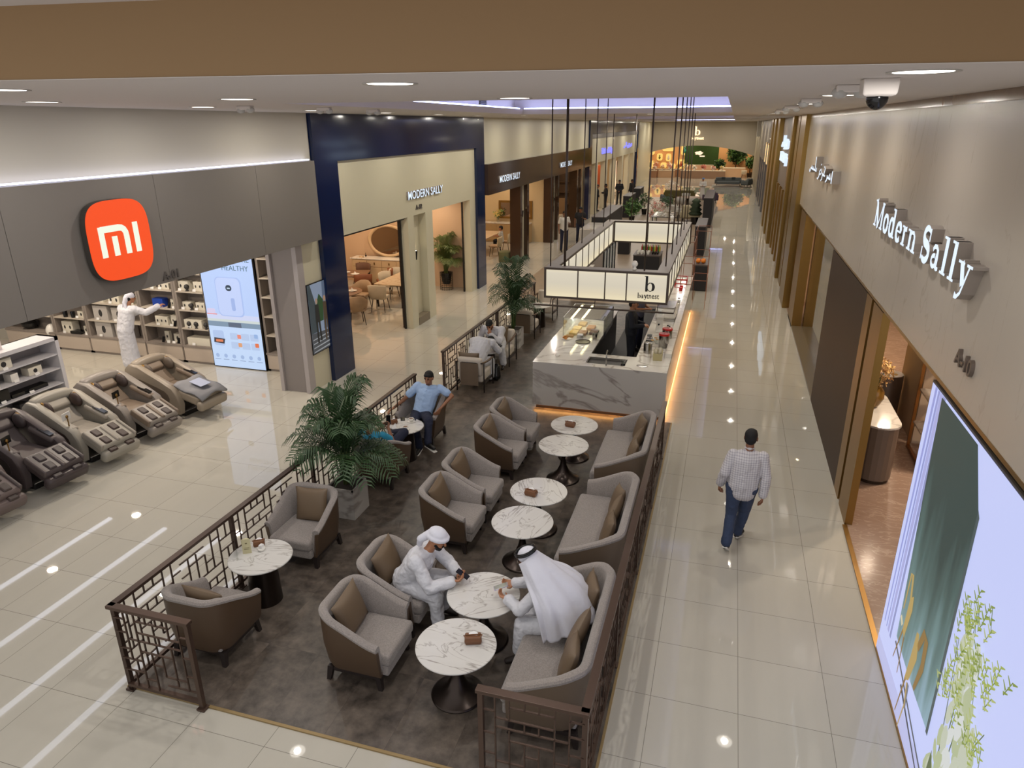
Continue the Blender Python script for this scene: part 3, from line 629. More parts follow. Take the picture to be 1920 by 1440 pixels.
# ------------------------------------------------------------------ wooden frame armchairs
m_cream_f = mat('cream_upholstery', (196, 186, 174), .9, bump=.3, bscale=150)
def wchair(name):
    r = bpy.data.objects.new(name, None); COL.objects.link(r)
    for sx in (-1, 1):
        for sy in (-1, 1):
            MB().tube([(sx*.3, sy*.31, 0), (sx*.295, sy*.31, .62 if sx > 0 else .66)], [.014, .019], 8).build('leg', m_dwood, r, True)
    for sy in (-1, 1):
        MB().tube([(.32, sy*.31, .62), (.1, sy*.315, .63), (-.2, sy*.31, .655), (-.32, sy*.28, .66)], [.016, .024, .022, .018], 8).build('armrest', m_dwood if 0 else mat('walnut_arm', (92, 68, 46), .35), r, True)
        MB().bar((-.3, sy*.3, .2), (.3, sy*.3, .2), .03, .04).build('side_rail', m_dwood, r)
    MB().tube([(-.32, -.29, .66), (-.345, -.15, .665), (-.345, .15, .665), (-.32, .29, .66)], .016, 8).build('back_rail', m_dwood, r, True)
    B(-.28, .32, -.275, .275, .2, .42).build('seat_cushion', m_cream_f, r, 1, bev=.05, seg=4)
    b = MB().box((-.27, 0, .56), (.13, .55, .42), Matrix.Rotation(-.16, 3, 'Y')); b.build('back_cushion', m_cream_f, r, 1, bev=.055, seg=4)
    B(-.362, -.35, -.2, .2, .16, .66).build('back_panel', m_leather2, r)
    return r
w0 = wchair('wooden_armchair')
wch = [(-4.95, 13.6, PI/2, 'cream armchair with dark wooden frame seen from behind, man in white leaning over table'), (-4.93, 15.38, -PI/2, 'cream wooden frame armchair facing the camera, black haired man in white seated'),
       (-4.95, 17.78, PI/2, 'cream wooden frame armchair behind the far palm, its back to the camera'), (-4.93, 19.75, -PI/2, 'cream wooden frame armchair farthest along the left cafe railing')]
for i, (x, y, rz, lab) in enumerate(wch):
    if i == 0: setthing(w0, (x, y, ZF), rz, lab, 'armchair', 'wooden frame armchairs')
    else: copy_tree(w0, loc=(x, y, ZF), rz=rz, label=lab)
cushion((-5.0, 13.42, ZF+.63), PI/2, .25, 0, 'olive cushion on the wooden armchair seen from behind', 'cushions on the wooden armchairs')
cushion((-5.02, 15.52, ZF+.62), -PI/2, .2, 0, 'brown cushion behind the black haired man in white', 'cushions on the wooden armchairs')
# ------------------------------------------------------------------ coffee counter
e = empty('cafe_counter', (0, 0, 0), 0, 'white veined marble coffee counter with glowing amber base, open in the middle', 'counter')
X0, X1, Y0, Y1 = -3.42, -.8, 12.76, 21.8
B(X0, X1, Y0, Y0+.05, .09, 1.0).build('front_panel', m_countm, e)
MB().bx(X0, X0+.04, Y0+.05, 17.4, .09, 1.0).bx(X1-.04, X1, Y0+.05, Y1, .09, 1.0).build('side_panel', m_countm, e)
B(X0+.04, X1-.04, Y0+.05, Y0+.9, .12, .96).build('front_body', m_dwood, e)
B(X0+.04, -2.45, Y0+.9, 17.4, .0, .96).build('left_body', m_dwood, e); B(-1.42, X1-.04, Y0+.9, Y1, .12, .96).build('right_body', m_dwood, e)
m_top = marble('counter_top_marble', (232, 228, 220), (170, 160, 150), .62, .028, .08, (1, 1, 1.5), .8, rot=(0, .7, .3), soft=.15)
t = MB().bx(X0, X0+1.02, Y0+.001, 17.4, .965, 1.003).bx(-1.48, X1, Y0+.001, Y1, .965, 1.003).bx(X0+1.02, -1.48, Y0+.001, Y0+.2, .965, 1.003).bx(X0+1.02, -1.48, Y0+.62, Y0+.82, .965, 1.003).bx(-1.62, -1.48, Y0+.2, Y0+.62, .965, 1.003)
t.build('worktop', m_top, e)
B(X0+.06, X1-.06, Y0+.06, Y0+.1, 0, .1).build('plinth', m_dwood, e)
MB().bx(X0+.02, X1-.02, Y0+.025, Y0+.05, .082, .089).build('amber_strip_light', m_leda, e); B(X1-.02, X1-.006, Y0+.05, Y1, .07, .089).build('amber_strip_light', m_leda, e)
B(X1-.08, X1-.05, Y0+.1, Y1, 0, .1).build('plinth', m_dwood, e)
B(-.93, X1+.0, 13.7, Y1, 1.003, 1.09).build('raised_ledge', m_top, e)
sk = MB().bx(-2.38, -1.62, Y0+.2, Y0+.62, .86, .87).bx(-2.39, -2.38, Y0+.2, Y0+.62, .86, 1.0).bx(-1.63, -1.62, Y0+.2, Y0+.62, .86, 1.0).bx(-2.38, -1.62, Y0+.2, Y0+.21, .86, 1.0).bx(-2.38, -1.62, Y0+.61, Y0+.62, .86, 1.0)
sk.build('sink', mat('sink_steel', (140, 134, 126), .3, .7), e)
MB().tube([(-1.98, 12.9, 1.0), (-1.98, 12.9, 1.2), (-1.98, 12.93, 1.26), (-1.98, 13.02, 1.27), (-1.98, 13.06, 1.24)], .014, 10).build('tap', m_steel, e, True)
tag(MB().lathe([(.0, 0), (.075, 0), (.075, .006), (.06, .008)], n=24, sx=1.5).build('drip_plate', m_steel, loc=(-1.3, 13.05, 1.003), smooth=2), 'round steel rinser plate set beside the sink on the marble counter', 'plate')
struct('floor', B(-2.45, -1.42, Y0+.8, 21.5, .012, .02), mat('dark_rubber_floor', (44, 42, 42), .6))
zc = 1.003
# display case
e = empty('pastry_display_case', (-2.79, 15.35, zc), 0, 'glass pastry display case with lit shelves on the left side of the counter', 'display case')
w2, d2, hh = .45, .66, .42
MB().bx(-w2, w2, -d2, -d2+.006, 0, hh).bx(-w2, -w2+.006, -d2, d2, 0, hh).bx(w2-.006, w2, -d2, d2, 0, hh).bx(-w2, w2, -d2, d2, hh-.006, hh).build('glass_case', m_glass, e)
f = MB()
for sx in (-w2, w2):
    for sy in (-d2, d2): f.bar((sx, sy, 0), (sx, sy, hh), .012)
    f.bar((sx, -d2, hh), (sx, d2, hh), .012)
for sy in (-d2, d2): f.bar((-w2, sy, hh), (w2, sy, hh), .012)
f.build('frame', m_steel, e)
MB().bx(w2-.13, w2-.01, -d2, d2, hh-.02, hh-.008).build('service_ledge', m_white_c, e)
MB().bx(-.3, -.26, -d2+.05, d2-.05, hh-.03, hh-.012).bx(-.06, -.02, -d2+.05, d2-.05, hh-.03, hh-.012).build('case_light', mat('case_led', (255, 240, 190), .5, em=(255, 236, 180), ems=9), e)
for i, (x, y, m_, nm) in enumerate([(-.25, -.45, (214, 180, 110), 'yellow'), (-.05, -.42, (150, 110, 80), 'brown'), (.18, -.3, (90, 50, 40), 'dark'), (-.25, -.1, (226, 200, 140), 'pale'), (.05, .05, (180, 130, 80), 'tan'), (-.2, .3, (200, 170, 120), 'golden')]):
    q = tag(B(-.09, .09, -.14, .14, 0, .06).build('cake_tray', mat('cake_'+nm, m_, .6, noise=.3, nscale=30), loc=(-2.79+x, 15.35+y, zc), bev=.012), '%s pastries on a tray inside the glass display case, %s row from its front' % (nm, ORD[i]), 'cake', 'pastry trays in the display case')
# things on the counter
def lath(name, loc, prof, m, label, cat, group=None, n=24, sx=1):
    o = MB().lathe(prof, n=n, sx=sx).build(name, m, loc=loc, smooth=2); return tag(o, label, cat, group)
m_trayb = mat('bronze_tray', (82, 74, 60), .4, .3)
lath('round_tray', (-2.72, 14.32, zc), [(.15, 0), (.165, .02), (.16, .02), (.145, .006)], m_trayb, 'round dark bronze tray on the marble counter', 'tray', n=40)
lath('plate', (-3.12, 14.45, zc), [(.05, 0), (.12, .012), (.115, .016), (.05, .006)], m_white_c, 'white plate under the croissants on the counter', 'plate', n=32)
m_cro = mat('croissant', (198, 132, 62), .5, noise=.3, nscale=40)
for i, (dx, dy, a) in enumerate(((-.04, 0, .4), (.03, .03, 1.2), (.02, -.04, 2.3), (-.01, .0, .9))):
    pts = [(math.cos(t)*.035, math.sin(t)*.035, 0) for t in (.0, .6, 1.2, 1.8, 2.4, 3.0)]
    o = MB().tube(pts, [.006, .014, .02, .02, .014, .006], 8).build('croissant', m_cro, loc=(-3.12+dx, 14.45+dy, zc+.03+(.025 if i == 3 else 0)), smooth=True); o.rotation_euler = (0, 0, a)
    tag(o, ['golden croissant at the left of the plate on the counter', 'golden croissant at the back of the plate on the counter', 'golden croissant at the front right of the plate on the counter', 'golden croissant on top of the others on the counter plate'][i], 'croissant', 'croissants on the counter plate')
lath('glass_ornament', (-3.02, 13.2, zc), [(.03, 0), (.045, .015), (.06, .05), (.05, .05), (.03, .012)], m_white_c, 'small crown shaped white glass bowl on the counter corner', 'bowl', n=10)
b = empty('ice_bucket', (-2.52, 14.62, zc), 0, 'steel ice bucket with a spoon beside the display case', 'bucket')
MB().lathe([(.045, 0), (.06, .12), (.066, .122), (.056, .118), (.04, .008)], n=28).build('bucket', m_steel, b, 2); MB().bar((.0, 0, .08), (.09, .03, .19), .012).build('spoon', m_steel, b)
tag(B(-.07, .07, -.05, .05, 0, .07).build('napkin_holder', m_steel, loc=(-2.84, 14.62, zc), bev=.006), 'steel napkin holder in front of the display case', 'holder')
tag(B(-.055, .055, -.04, .04, 0, .02).build('paper_napkins', m_paper, loc=(-2.84, 14.62, zc+.07)), 'white paper napkins on the steel holder on the counter', 'napkins')
tag(B(-.1, .1, -.08, .08, 0, .05).build('card_tray', mat('kraft', (176, 142, 92), .7), loc=(-3.05, 14.62, zc)).copy() if 0 else B(-.08, .08, -.05, .05, 0, .04).build('card_tray', mat('kraft', (176, 142, 92), .7), loc=(-3.08, 14.64, zc)), 'small tan card tray in front of the display case', 'tray')
b = empty('coffee_dripper', (-1.68, 13.12, .872), 0, 'glass coffee dripper standing in the counter sink', 'dripper')
MB().lathe([(.04, 0), (.045, .1), (.03, .13)], n=20).build('carafe', m_gblack, b, 2); MB().lathe([(.02, .13), (.05, .2), (.055, .2), (.025, .13)], n=20).build('funnel', m_glass, b, 2)
lath('steel_jug', (-1.52, 13.1, .872), [(.03, 0), (.034, .1), (.03, .1)], m_steel, 'small steel jug in the counter sink', 'jug')
lath('steel_canister', (-1.3, 13.95, zc), [(.085, 0), (.085, .21), (.078, .215), (.0, .215)], m_steel, 'plain steel canister nearest on the right side of the counter', 'canister')
for i, (x, y) in enumerate(((-1.02, 14.42), (-.99, 14.85))):
    b = empty('red_rim_container', (x, y, zc), 0, ['large steel ice cream pot with red rim, the nearer of two', 'large steel ice cream pot with red rim, the farther of two'][i], 'container', 'steel pots with red rims')
    MB().lathe([(.1, 0), (.105, .01), (.105, .27), (.1, .27)], n=32).build('pot', m_steel, b, 2); MB().lathe([(.107, .26), (.112, .27), (.107, .3), (.1, .3)], n=32).build('red_rim', mat('red_plastic', (190, 28, 24), .35), b, 2)
    MB().lathe([(.1, .29), (.06, .315), (.012, .32), (.012, .345), (.022, .36), (.0, .365)], n=24).build('lid', m_glass, b, 2); MB().ell((0, 0, .355), (.02, .02, .016)).build('knob', m_gblack, b, True)
m_jarc = mat('jar_lid', (190, 182, 160), .4)
b = empty('cup_rack', (-1.06, 13.62, zc), .05, 'paper box holding upside down cups on the right side of the counter', 'box')
B(-.09, .09, -.17, .17, 0, .14).build('box', mat('sand_box', (176, 164, 120), .6), b, bev=.004)
for i in range(6): MB().lathe([(.036, 0), (.03, .05), (.0, .05)], (-.04+.08*(i % 2), -.11+.11*(i//2), .14), 16).build('cup', m_jarc, b, True)
for i, (x, y) in enumerate(((-1.27, 14.55), (-1.18, 14.62), (-1.22, 14.75))):
    b = empty('glass_jar', (x, y, zc), 0, 'small glass jar with cork lid behind the steel canister, %s from the left' % ORD[i], 'jar', 'glass jars on the counter')
    MB().lathe([(.035, 0), (.035, .09), (.0, .09)], n=16).build('jar', m_glass, b, 2); MB().lathe([(.032, .09), (.032, .105), (0, .105)], n=16).build('lid', mat('cork', (190, 150, 96), .7), b, 2)
b = empty('coffee_scale', (-1.35, 14.75, zc), 0, 'black and steel coffee press beside the barista', 'machine')
B(-.07, .07, -.1, .1, 0, .05).build('base', m_black, b, bev=.008); B(-.06, .06, -.09, .09, .05, .09).build('plate', m_steel, b, bev=.004); B(-.05, .05, -.06, .06, .13, .15).build('head', m_black, b); MB().bar((0, .08, .05), (0, .08, .15), .02).build('post', m_steel, b)
b = empty('coffee_grinder', (-1.22, 15.55, zc), .1, 'white coffee grinder beside the barista on the counter', 'grinder')
MB().rings([[V((sx*w/2, sy*d/2+oy, z)) for sx, sy in ((-1, -1), (1, -1), (1, 1), (-1, 1))] for w, d, oy, z in ((.17, .2, .03, 0), (.17, .2, .03, .04), (.15, .13, .05, .1), (.15, .15, .04, .3), (.17, .22, 0, .36), (.16, .2, 0, .42))]).build('body', m_white_c, b, bev=.012)
MB().lathe([(.04, .42), (.06, .5), (.05, .52), (.0, .52)], n=20).build('hopper', mat('hopper', (226, 226, 224), .2), b, 2); MB().ell((-.02, -.09, .2), (.022, .022, .022)).build('dial', m_gblack, b, True)
b = empty('espresso_machine', (-1.14, 16.9, zc), 0, 'low white espresso machine behind the coffee grinder', 'machine')
B(-.28, .2, -.4, .4, .06, .3).build('body', m_white_c, b, bev=.05); B(-.25, .17, -.36, .36, .3, .33).build('cup_tray', m_steel, b); B(-.26, .18, -.38, .38, 0, .06).build('base', m_steel, b)
for k in range(2): MB().bar((-.28, -.15+.3*k, .14), (-.4, -.15+.3*k, .13), .022).build('handle', m_gblack, b)
for i in range(5):
    o = lath('milk_jug', (-1.0+.02*(i % 2), 17.7+i*.22, zc), [(.045, 0), (.035, .1), (.04, .12)], [m_steel, m_white_c][i % 2], '%s jug, %s beyond the espresso machine' % (['steel', 'white'][i % 2], ORD[i]), 'jug')
for i in range(3):
    b = empty('syrup_bottle', (-.98, 14.98+i*.14, zc), 0, 'dark capped syrup bottle in the row behind the red rimmed pots, %s' % ORD[i], 'bottle', 'syrup bottles on the counter')
    MB().lathe([(.03, 0), (.032, .16), (.012, .21)], n=16).build('bottle', mat('cream_bottle', (206, 198, 180), .3), b, 2); MB().lathe([(.016, .21), (.022, .24), (.0, .25)], n=12).build('cap', m_gblack, b, 2)
b = empty('red_basket', (-1.05, 20.6, zc), 0, 'red wire basket at the far end of the counter', 'basket')
mr = mat('red_metal', (176, 24, 22), .4); f = MB()
for z in (.0, .12, .24): f.bar((-.2, -.25, z), (.12, -.25, z), .02).bar((-.2, .25, z), (.12, .25, z), .02).bar((-.2, -.25, z), (-.2, .25, z), .02).bar((.12, -.25, z), (.12, .25, z), .02)
for sx in (-.2, .12):
    for k in range(4): f.bar((sx, -.25+k*.166, 0), (sx, -.25+k*.166, .25), .015)
f.build('wire_frame', mr, b)
for i in range(2):
    o = lath('red_mug', (-1.05, 20.2-.25*i, zc), [(.045, 0), (.05, .1), (.045, .1)], mr, ['red mug nearest the red wire basket on the counter', 'red mug in front of the other red mug on the counter'][i], 'mug', 'red mugs')
# ------------------------------------------------------------------ hanging light box sign over the counter
m_panel = mat('lit_panel', (240, 232, 214), .6, em=(255, 240, 214), ems=.8)
def panel_glow():
    nt = m_panel.node_tree; b = nt.nodes['Principled BSDF']; L = nt.links.new; tc = nt.nodes.new('ShaderNodeTexCoord'); sp = nt.nodes.new('ShaderNodeSeparateXYZ'); mr = nt.nodes.new('ShaderNodeMapRange'); rp = nt.nodes.new('ShaderNodeValToRGB')
    L(tc.outputs['Object'], sp.inputs[0]); L(sp.outputs['Z'], mr.inputs[0]); mr.inputs[1].default_value = 2.49; mr.inputs[2].default_value = 3.0; L(mr.outputs[0], rp.inputs[0])
    e = rp.color_ramp.elements; e[0].position = 0; e[0].color = c8(255, 240, 200); e[1].position = 1; e[1].color = c8(252, 238, 206)
    for p_, c_ in ((.22, (236, 222, 190)), (.5, (224, 214, 192)), (.85, (230, 220, 198))): x = e.new(p_); x.color = c8(c_)
    L(rp.outputs[0], b.inputs['Emission Color'])
panel_glow(); m_edge = mat('panel_edge_led', (255, 226, 170), .5, em=(255, 214, 150), ems=2.2)
m_fr = mat('sign_frame', (74, 62, 54), .4, .4); m_frtop = mat('sign_top_cover', (150, 142, 136), .5)
e = empty('hanging_sign', (0, 0, 0), 0, 'large rectangular lit box sign hung on rods over the coffee counter', 'sign')
SX0, SX1, SY0, SY1, SZ0, SZ1, tw = -3.02, -.86, 12.1, 19.0, 2.47, 3.02, .2
def side(p0, p1, nout, n, tops, fr=None):
    p0, p1, nout = V(p0), V(p1), V(nout); d = (p1-p0); L = d.length; d.normalize(); fr = fr or [k/n for k in range(n+1)]
    inn = -nout*tw
    for off, s in ((nout*0, 1), (inn, -1)):
        a0_, b0_ = p0+off, p1+off
        if s == -1: a0_, b0_ = a0_+d*tw, b0_-d*tw
        LL = (b0_-a0_).length; nn = nout*s
        for k in range(n):
            q0, q1 = a0_+d*(LL*fr[k]+.012), a0_+d*(LL*fr[k+1]-.012)
            c = (q0+q1)/2+nn*-.018; w = (q1-q0).length
            mb = MB().box(c+V((0, 0, (SZ0+SZ1)/2)), (w if abs(d.x) > .5 else .012, w if abs(d.y) > .5 else .012, SZ1-SZ0-.07))
            mb.build('light_panel', m_panel, e)
        f = MB()
        for zz in (SZ0+.018, SZ1-.018): f.bar(a0_+V((0, 0, zz))-nn*.01, b0_+V((0, 0, zz))-nn*.01, .036)
        f.build('frame_rail', m_fr, e)
        for k in range(n+1): MB().bar(a0_+d*(LL*fr[k])+V((0, 0, SZ0))-nn*.008, a0_+d*(LL*fr[k])+V((0, 0, SZ1))-nn*.008, .02 if 0 < k < n else .036).build('mullion', m_fr, e)
    a1, b1 = p0, p1
    MB().box((p0+p1)/2+inn/2+V((0, 0, SZ1+.004)), (abs((p1-p0).x)+(0 if abs(d.x) > .5 else tw), abs((p1-p0).y)+(0 if abs(d.y) > .5 else tw), .01)).build('top_cover', m_frtop, e)
side((SX0, SY0, 0), (SX1, SY0, 0), (0, -1, 0), 4, 1, [0, .275, .5, .675, 1])
side((SX0, SY1, 0), (SX1, SY1, 0), (0, 1, 0), 2, 1)
side((SX0, SY0+tw, 0), (SX0, SY1-tw, 0), (-1, 0, 0), 9, 1)
side((SX1, SY0+tw, 0), (SX1, SY1-tw, 0), (1, 0, 0), 9, 1)
rods = [(-2.95, 12.2, .011), (-2.7, 12.25, .022), (-1.28, 12.2, .014), (-2.92, 14.9, .011), (-2.92, 16.3, .011), (-2.92, 17.6, .011), (-2.92, 18.6, .011), (-2.4, 18.9, .01), (-.96, 12.7, .012), (-.96, 14.0, .012), (-.96, 15.2, .011), (-.96, 16.4, .011), (-.96, 17.5, .011), (-.96, 18.6, .011)]
for x, y, r in rods: MB().tube([(x, y, SZ1), (x, y, H+.42 if y < 17.8 else H)], r, 8).build('rod', m_fr, e, True)
MB().tube([(-3.2, 11.98, 2.36), (-.72, 11.98, 2.36), (-.72, 12.4, 2.36)], .016, 8).build('front_pipe', m_fr, e, True)
f = MB()
for x in (-2.9, -2.1, -1.0): f.bar((x, 11.98, 2.36), (x, 12.12, 2.5), .012)
f.build('pipe_bracket', m_fr, e)
# lettering: stroke built letters
def ribbon(mb, pts, ws, z0, z1, M4):
    if not hasattr(ws, '__len__'): ws = [ws]*len(pts)
    pts = [V(p+(0,)) for p in pts]; L_, R_ = [], []
    for i, p in enumerate(pts):
        d = (pts[min(i+1, len(pts)-1)]-pts[max(i-1, 0)]).normalized(); n = V((-d.y, d.x, 0))*ws[i]/2
        L_.append(p+n); R_.append(p-n)
    n = len(pts); vs = [M4 @ (q+V((0, 0, z))) for z in (z0, z1) for q in L_+R_]
    fs = []
    for i in range(n-1):
        fs.append((2*n+i, 2*n+n+i, 2*n+n+i+1, 2*n+i+1)); fs.append((i, i+1, n+i+1, n+i)); fs.append((i, 2*n+i, 2*n+i+1, i+1)); fs.append((n+i, n+i+1, 3*n+i+1, 3*n+i))
    fs.append((0, n, 3*n, 2*n)); fs.append((n-1, 2*n+n-1, 3*n+n-1, 2*n-1))
    mb.add(vs, fs)
def arcp(cx, cy, rx, ry, a0, a1, n=14): return [(cx+rx*math.cos(math.radians(a0+(a1-a0)*i/n)), cy+ry*math.sin(math.radians(a0+(a1-a0)*i/n))) for i in range(n+1)]
S_, T_ = .21, .06      # thick and thin stroke of the bold slab letters
def glyph(ch):
    s = []; W = .62
    def slab(x, y, w=.34, h=.07): s.append(([(x-w/2, y), (x+w/2, y)], h))
    if ch == 'M':
        W = 1.12; s += [([(.17, 0), (.17, 1)], .15), ([(.95, 0), (.95, 1)], S_), ([(.14, 1), (.56, .0)], S_), ([(.56, 0), (.95, 1)], .09)]; slab(.17, .035, .32); slab(.95, .035, .34); slab(.13, .965, .26); slab(1.0, .965, .26)
    elif ch == 'S':
        W = .72; p = arcp(.36, .735, .22, .225, 40, 270, 12)[::1]; q = arcp(.36, .265, .24, .235, 90, -140, 12)
        s.append((p+q[1:], [.08]+[.11+.1*math.sin(PI*i/(len(p)+len(q)-3)) for i in range(len(p)+len(q)-3)]+[.07])); slab(.56, .8, .07, .28); slab(.13, .2, .07, .28)
    elif ch == 'o': W = .64; s.append((arcp(.32, .33, .21, .29, 0, 360, 24), [.1+.11*abs(math.cos(2*PI*i/24)) for i in range(25)]))
    elif ch == 'd': W = .72; s.append((arcp(.29, .33, .19, .29, 0, 360, 24), [.1+.1*abs(math.cos(2*PI*i/24)) for i in range(25)])); s.append(([(.5, 0), (.5, 1)], S_)); slab(.42, .965, .2); slab(.57, .035, .24)
    elif ch == 'e': W = .62; s.append((arcp(.32, .33, .21, .29, 0, 320, 22), [.06]+[.1+.11*abs(math.cos(2*PI*i/24)) for i in range(22)])); s.append(([(.15, .35), (.52, .35)], .07))
    elif ch == 'r': W = .54; s.append(([(.2, 0), (.2, .64)], S_)); slab(.2, .035); slab(.12, .61, .2); s.append(([(.22, .42), (.32, .56), (.43, .58)], [.07, .1, .14]))
    elif ch == 'n': W = .8; s.append(([(.2, 0), (.2, .64)], S_)); slab(.19, .035, .33); slab(.1, .61, .2); s.append(([(.22, .45), (.34, .58), (.48, .59), (.57, .48), (.58, .3), (.58, 0)], [.05, .08, .1, .14, S_, S_])); slab(.59, .035, .33)
    elif ch == 'a': W = .68; s.append(([(.14, .47), (.22, .58), (.36, .6), (.45, .5), (.45, .3), (.45, .1), (.52, .03), (.62, .05)], [.1, .1, .1, .15, S_, S_, .1, .07])); s.append((arcp(.28, .19, .15, .15, 70, 400, 18), .1))
    elif ch == 'l': W = .46; s.append(([(.22, 0), (.22, 1)], S_)); slab(.22, .035); slab(.13, .965, .22)
    elif ch == 'y': W = .74; s += [([(.2, .62), (.38, .08)], S_), ([(.6, .62), (.36, -.12), (.22, -.26), (.1, -.24)], [.08, .08, .09, .13])]; slab(.18, .6, .32); slab(.6, .6, .28)
    elif ch == 'b': W = .7; s.append((arcp(.4, .3, .2, .27, -180, 180, 24), [.04+.14*abs(math.cos(2*PI*i/24)) if i > 8 and i < 20 else .05 for i in range(25)])); s.append(([(.16, 0), (.16, 1)], .15)); slab(.1, .98, .16, .04)
    elif ch == 't': W = .42; s.append(([(.2, .85), (.2, .12), (.28, .03), (.38, .05)], [.12, .14, .08, .05])); slab(.2, .6, .34, .05)
    elif ch == 's': W = .5; s.append((arcp(.25, .46, .13, .13, 50, 270, 8)+arcp(.25, .18, .14, .15, 90, -140, 8)[1:], .07))
    return s, W
def slabtext(name, txt, M4, h, m, depth, sx=1, parent=None, gap=.03, sm=None):
    x = 0; mb = MB(); bw = 1.32 if sx > 1.2 else 1
    for ch in txt:
        if ch == ' ': x += .3; continue
        st, W = glyph(ch)
        for k, (pts, ws) in enumerate(st):
            if hasattr(ws, '__len__') and len(ws) != len(pts): ws = (list(ws)+[ws[-1]]*len(pts))[:len(pts)]
            ribbon(mb, [((x+px)*h*sx, py*h) for px, py in pts], [w_*h*bw for w_ in ws] if hasattr(ws, '__len__') else ws*h*(bw if ws > .08 else 1), 0, depth+k*.0007, M4)
        x += W+gap
    o = mb.build(name, m, parent)
    if sm:   # lit face and darker returns
        o.data.materials.append(sm)
        nz = (M4.to_3x3() @ V((0, 0, 1)))
        for p in o.data.polygons: p.material_index = 0 if p.normal.dot(nz) > .9 else 1
    return o, x*h*sx
m_lit = mat('lit_letter', (240, 246, 255), .4, em=(222, 238, 255), ems=1.0); m_ret = mat('letter_return', (150, 140, 132), .4)
m_litw = mat('lit_letter_warm', (255, 240, 214), .4, em=(255, 226, 178), ems=1.8); m_ink = mat('black_print', (26, 24, 24), .5)
# front panel lettering of the hanging sign
MBt = wallm((-1.42, SY0-.003, 2.5), 'F'); sg = e
o, _ = slabtext('letter', 'b', Matrix.Translation((0, 0, 0)) @ wallm((-1.26, SY0+.005, 2.685), 'F'), .27, m_ink, .003, 1.0, sg)
o, w_ = slabtext('lettering', 'bay', wallm((-1.365, SY0+.005, 2.565), 'F'), .095, m_ink, .003, .88, sg, gap=-.03)
textmesh('lettering', 'tnest', .098, m_ink, wallm((-1.365+w_-.012, SY0+.005, 2.565), 'F'), .003, .78, .0015, sg)
# big sign on the marble wall to the right
e = empty('shop_sign', (RX, 10.6, 4.1), 0, 'large lit white serif shop name on the right marble wall', 'sign')
Mw = Matrix.Translation((-RX, -10.6, -4.1)) @ wallm((RX, 10.72, 4.105), 'R')
slabtext('lettering', 'Modern Sally', Mw, .335, m_lit, .11, 1.6, e, sm=m_ret)
def arabic(M4, s, depth, m, parent, sm=None):
    """two words of cursive strokes, reading right to left"""
    mb = MB(); K = [([(0.0, .0), (.02, -.14), (.1, -.18), (.18, -.05), (.2, .12)], .09), ([(.2, .1), (1.25, .1)], .12), ([(.35, .1), (.35, .3)], .08), ([(.52, .1), (.52, .28)], .08), ([(.69, .1), (.69, .26)], .08), ([(1.0, .1), (1.0, .95)], .1), ([(1.22, .1), (1.22, .3)], .09),
         ([(1.5, -.25), (1.62, -.3), (1.75, -.1), (1.78, .2)], .09), ([(1.78, .2), (1.95, .35), (2.05, .15), (1.9, .02), (1.78, .1)], .09), ([(2.1, -.28), (2.22, -.15), (2.25, .2)], .09), ([(2.25, .1), (2.6, .1)], .11), ([(2.42, .1), (2.55, .5), (2.38, .6)], .09), ([(2.75, -.2), (2.9, -.05), (2.92, .22)], .09), ([(2.92, .1), (3.35, .1)], .12), ([(3.1, .1), (3.2, .35), (3.35, .1)], .09), ([(1.9, .62), (1.98, .62)], .09), ([(3.5, -.1), (3.5, .55)], .1)]
    for k, (p, w__) in enumerate(K): ribbon(mb, [(x*s*1.0, y*s) for x, y in p], w__*s, 0, depth+k*.0006, M4)
    o = mb.build('arabic_lettering', m, parent)
    if sm:
        o.data.materials.append(sm); nz = (M4.to_3x3() @ V((0, 0, 1)))
        for p in o.data.polygons: p.material_index = 0 if p.normal.dot(nz) > .9 else 1
e = empty('shop_sign', (RX, 19.8, 4.3), 0, 'lit white Arabic shop name on the right marble wall', 'sign')
arabic(Matrix.Translation((-RX, -19.8, -4.3)) @ wallm((RX, 19.9, 4.33), 'R') @ Matrix.Diagonal((3.6, 1, 1, 1)), .36, .14, m_lit, e, m_ret)
o = textmesh('unit_number', 'A-10', .14, mat('steel_letters', (120, 108, 100), .35, .6), wallm((RX, 6.62, 3.46), 'R'), .03, 1.15, .003); tag(o, 'small metal unit number A-10 on the right marble wall', 'sign')
e = empty('shop_sign', (RX+.06, 34, 4.0), 0, 'far lit white sign pair on the brown wall between gold columns', 'sign')
T_1 = Matrix.Translation((-RX-.06, -34, -4))
arabic(T_1 @ wallm((RX+.06, 34.2, 4.55), 'R') @ Matrix.Diagonal((2.6, 1, 1, 1)), .42, .12, m_lit, e); slabtext('lettering', 'Modern Sally', T_1 @ wallm((RX+.06, 34.4, 3.92), 'R'), .34, m_lit, .12, 1.3, e)
# left signs
e = empty('brand_sign', (-8.0, 7.7, 3.97), 0, 'large orange rounded square sign with white mi letters on the grey fascia', 'sign')
def squircle(s, n=64, p=3.6): return [(s*math.copysign(abs(math.cos(a))**(2/p), math.cos(a)), s*math.copysign(abs(math.sin(a))**(2/p), math.sin(a))) for a in [2*PI*i/n for i in range(n)]]
Mo = wallm((0, 0, 0), 'L')
MB().prism(squircle(.53), .09, Mo @ Matrix.Translation((0, 0, .03))).build('sign_body', mat('dark_sign_body', (60, 56, 52), .4), e)
MB().prism(squircle(.527), .012, Mo @ Matrix.Translation((0, 0, .12))).build('orange_face', mat('orange_face', (255, 84, 32), .4, em=(255, 84, 34), ems=.85), e)
m_mi = mat('white_face', (250, 250, 236), .4, em=(246, 252, 232), ems=.9)
lt = MB(); z0, z1 = .132, .14
ribbon(lt, [(-.315, -.2), (-.315, .2)], .085, z0, z1, Mo)
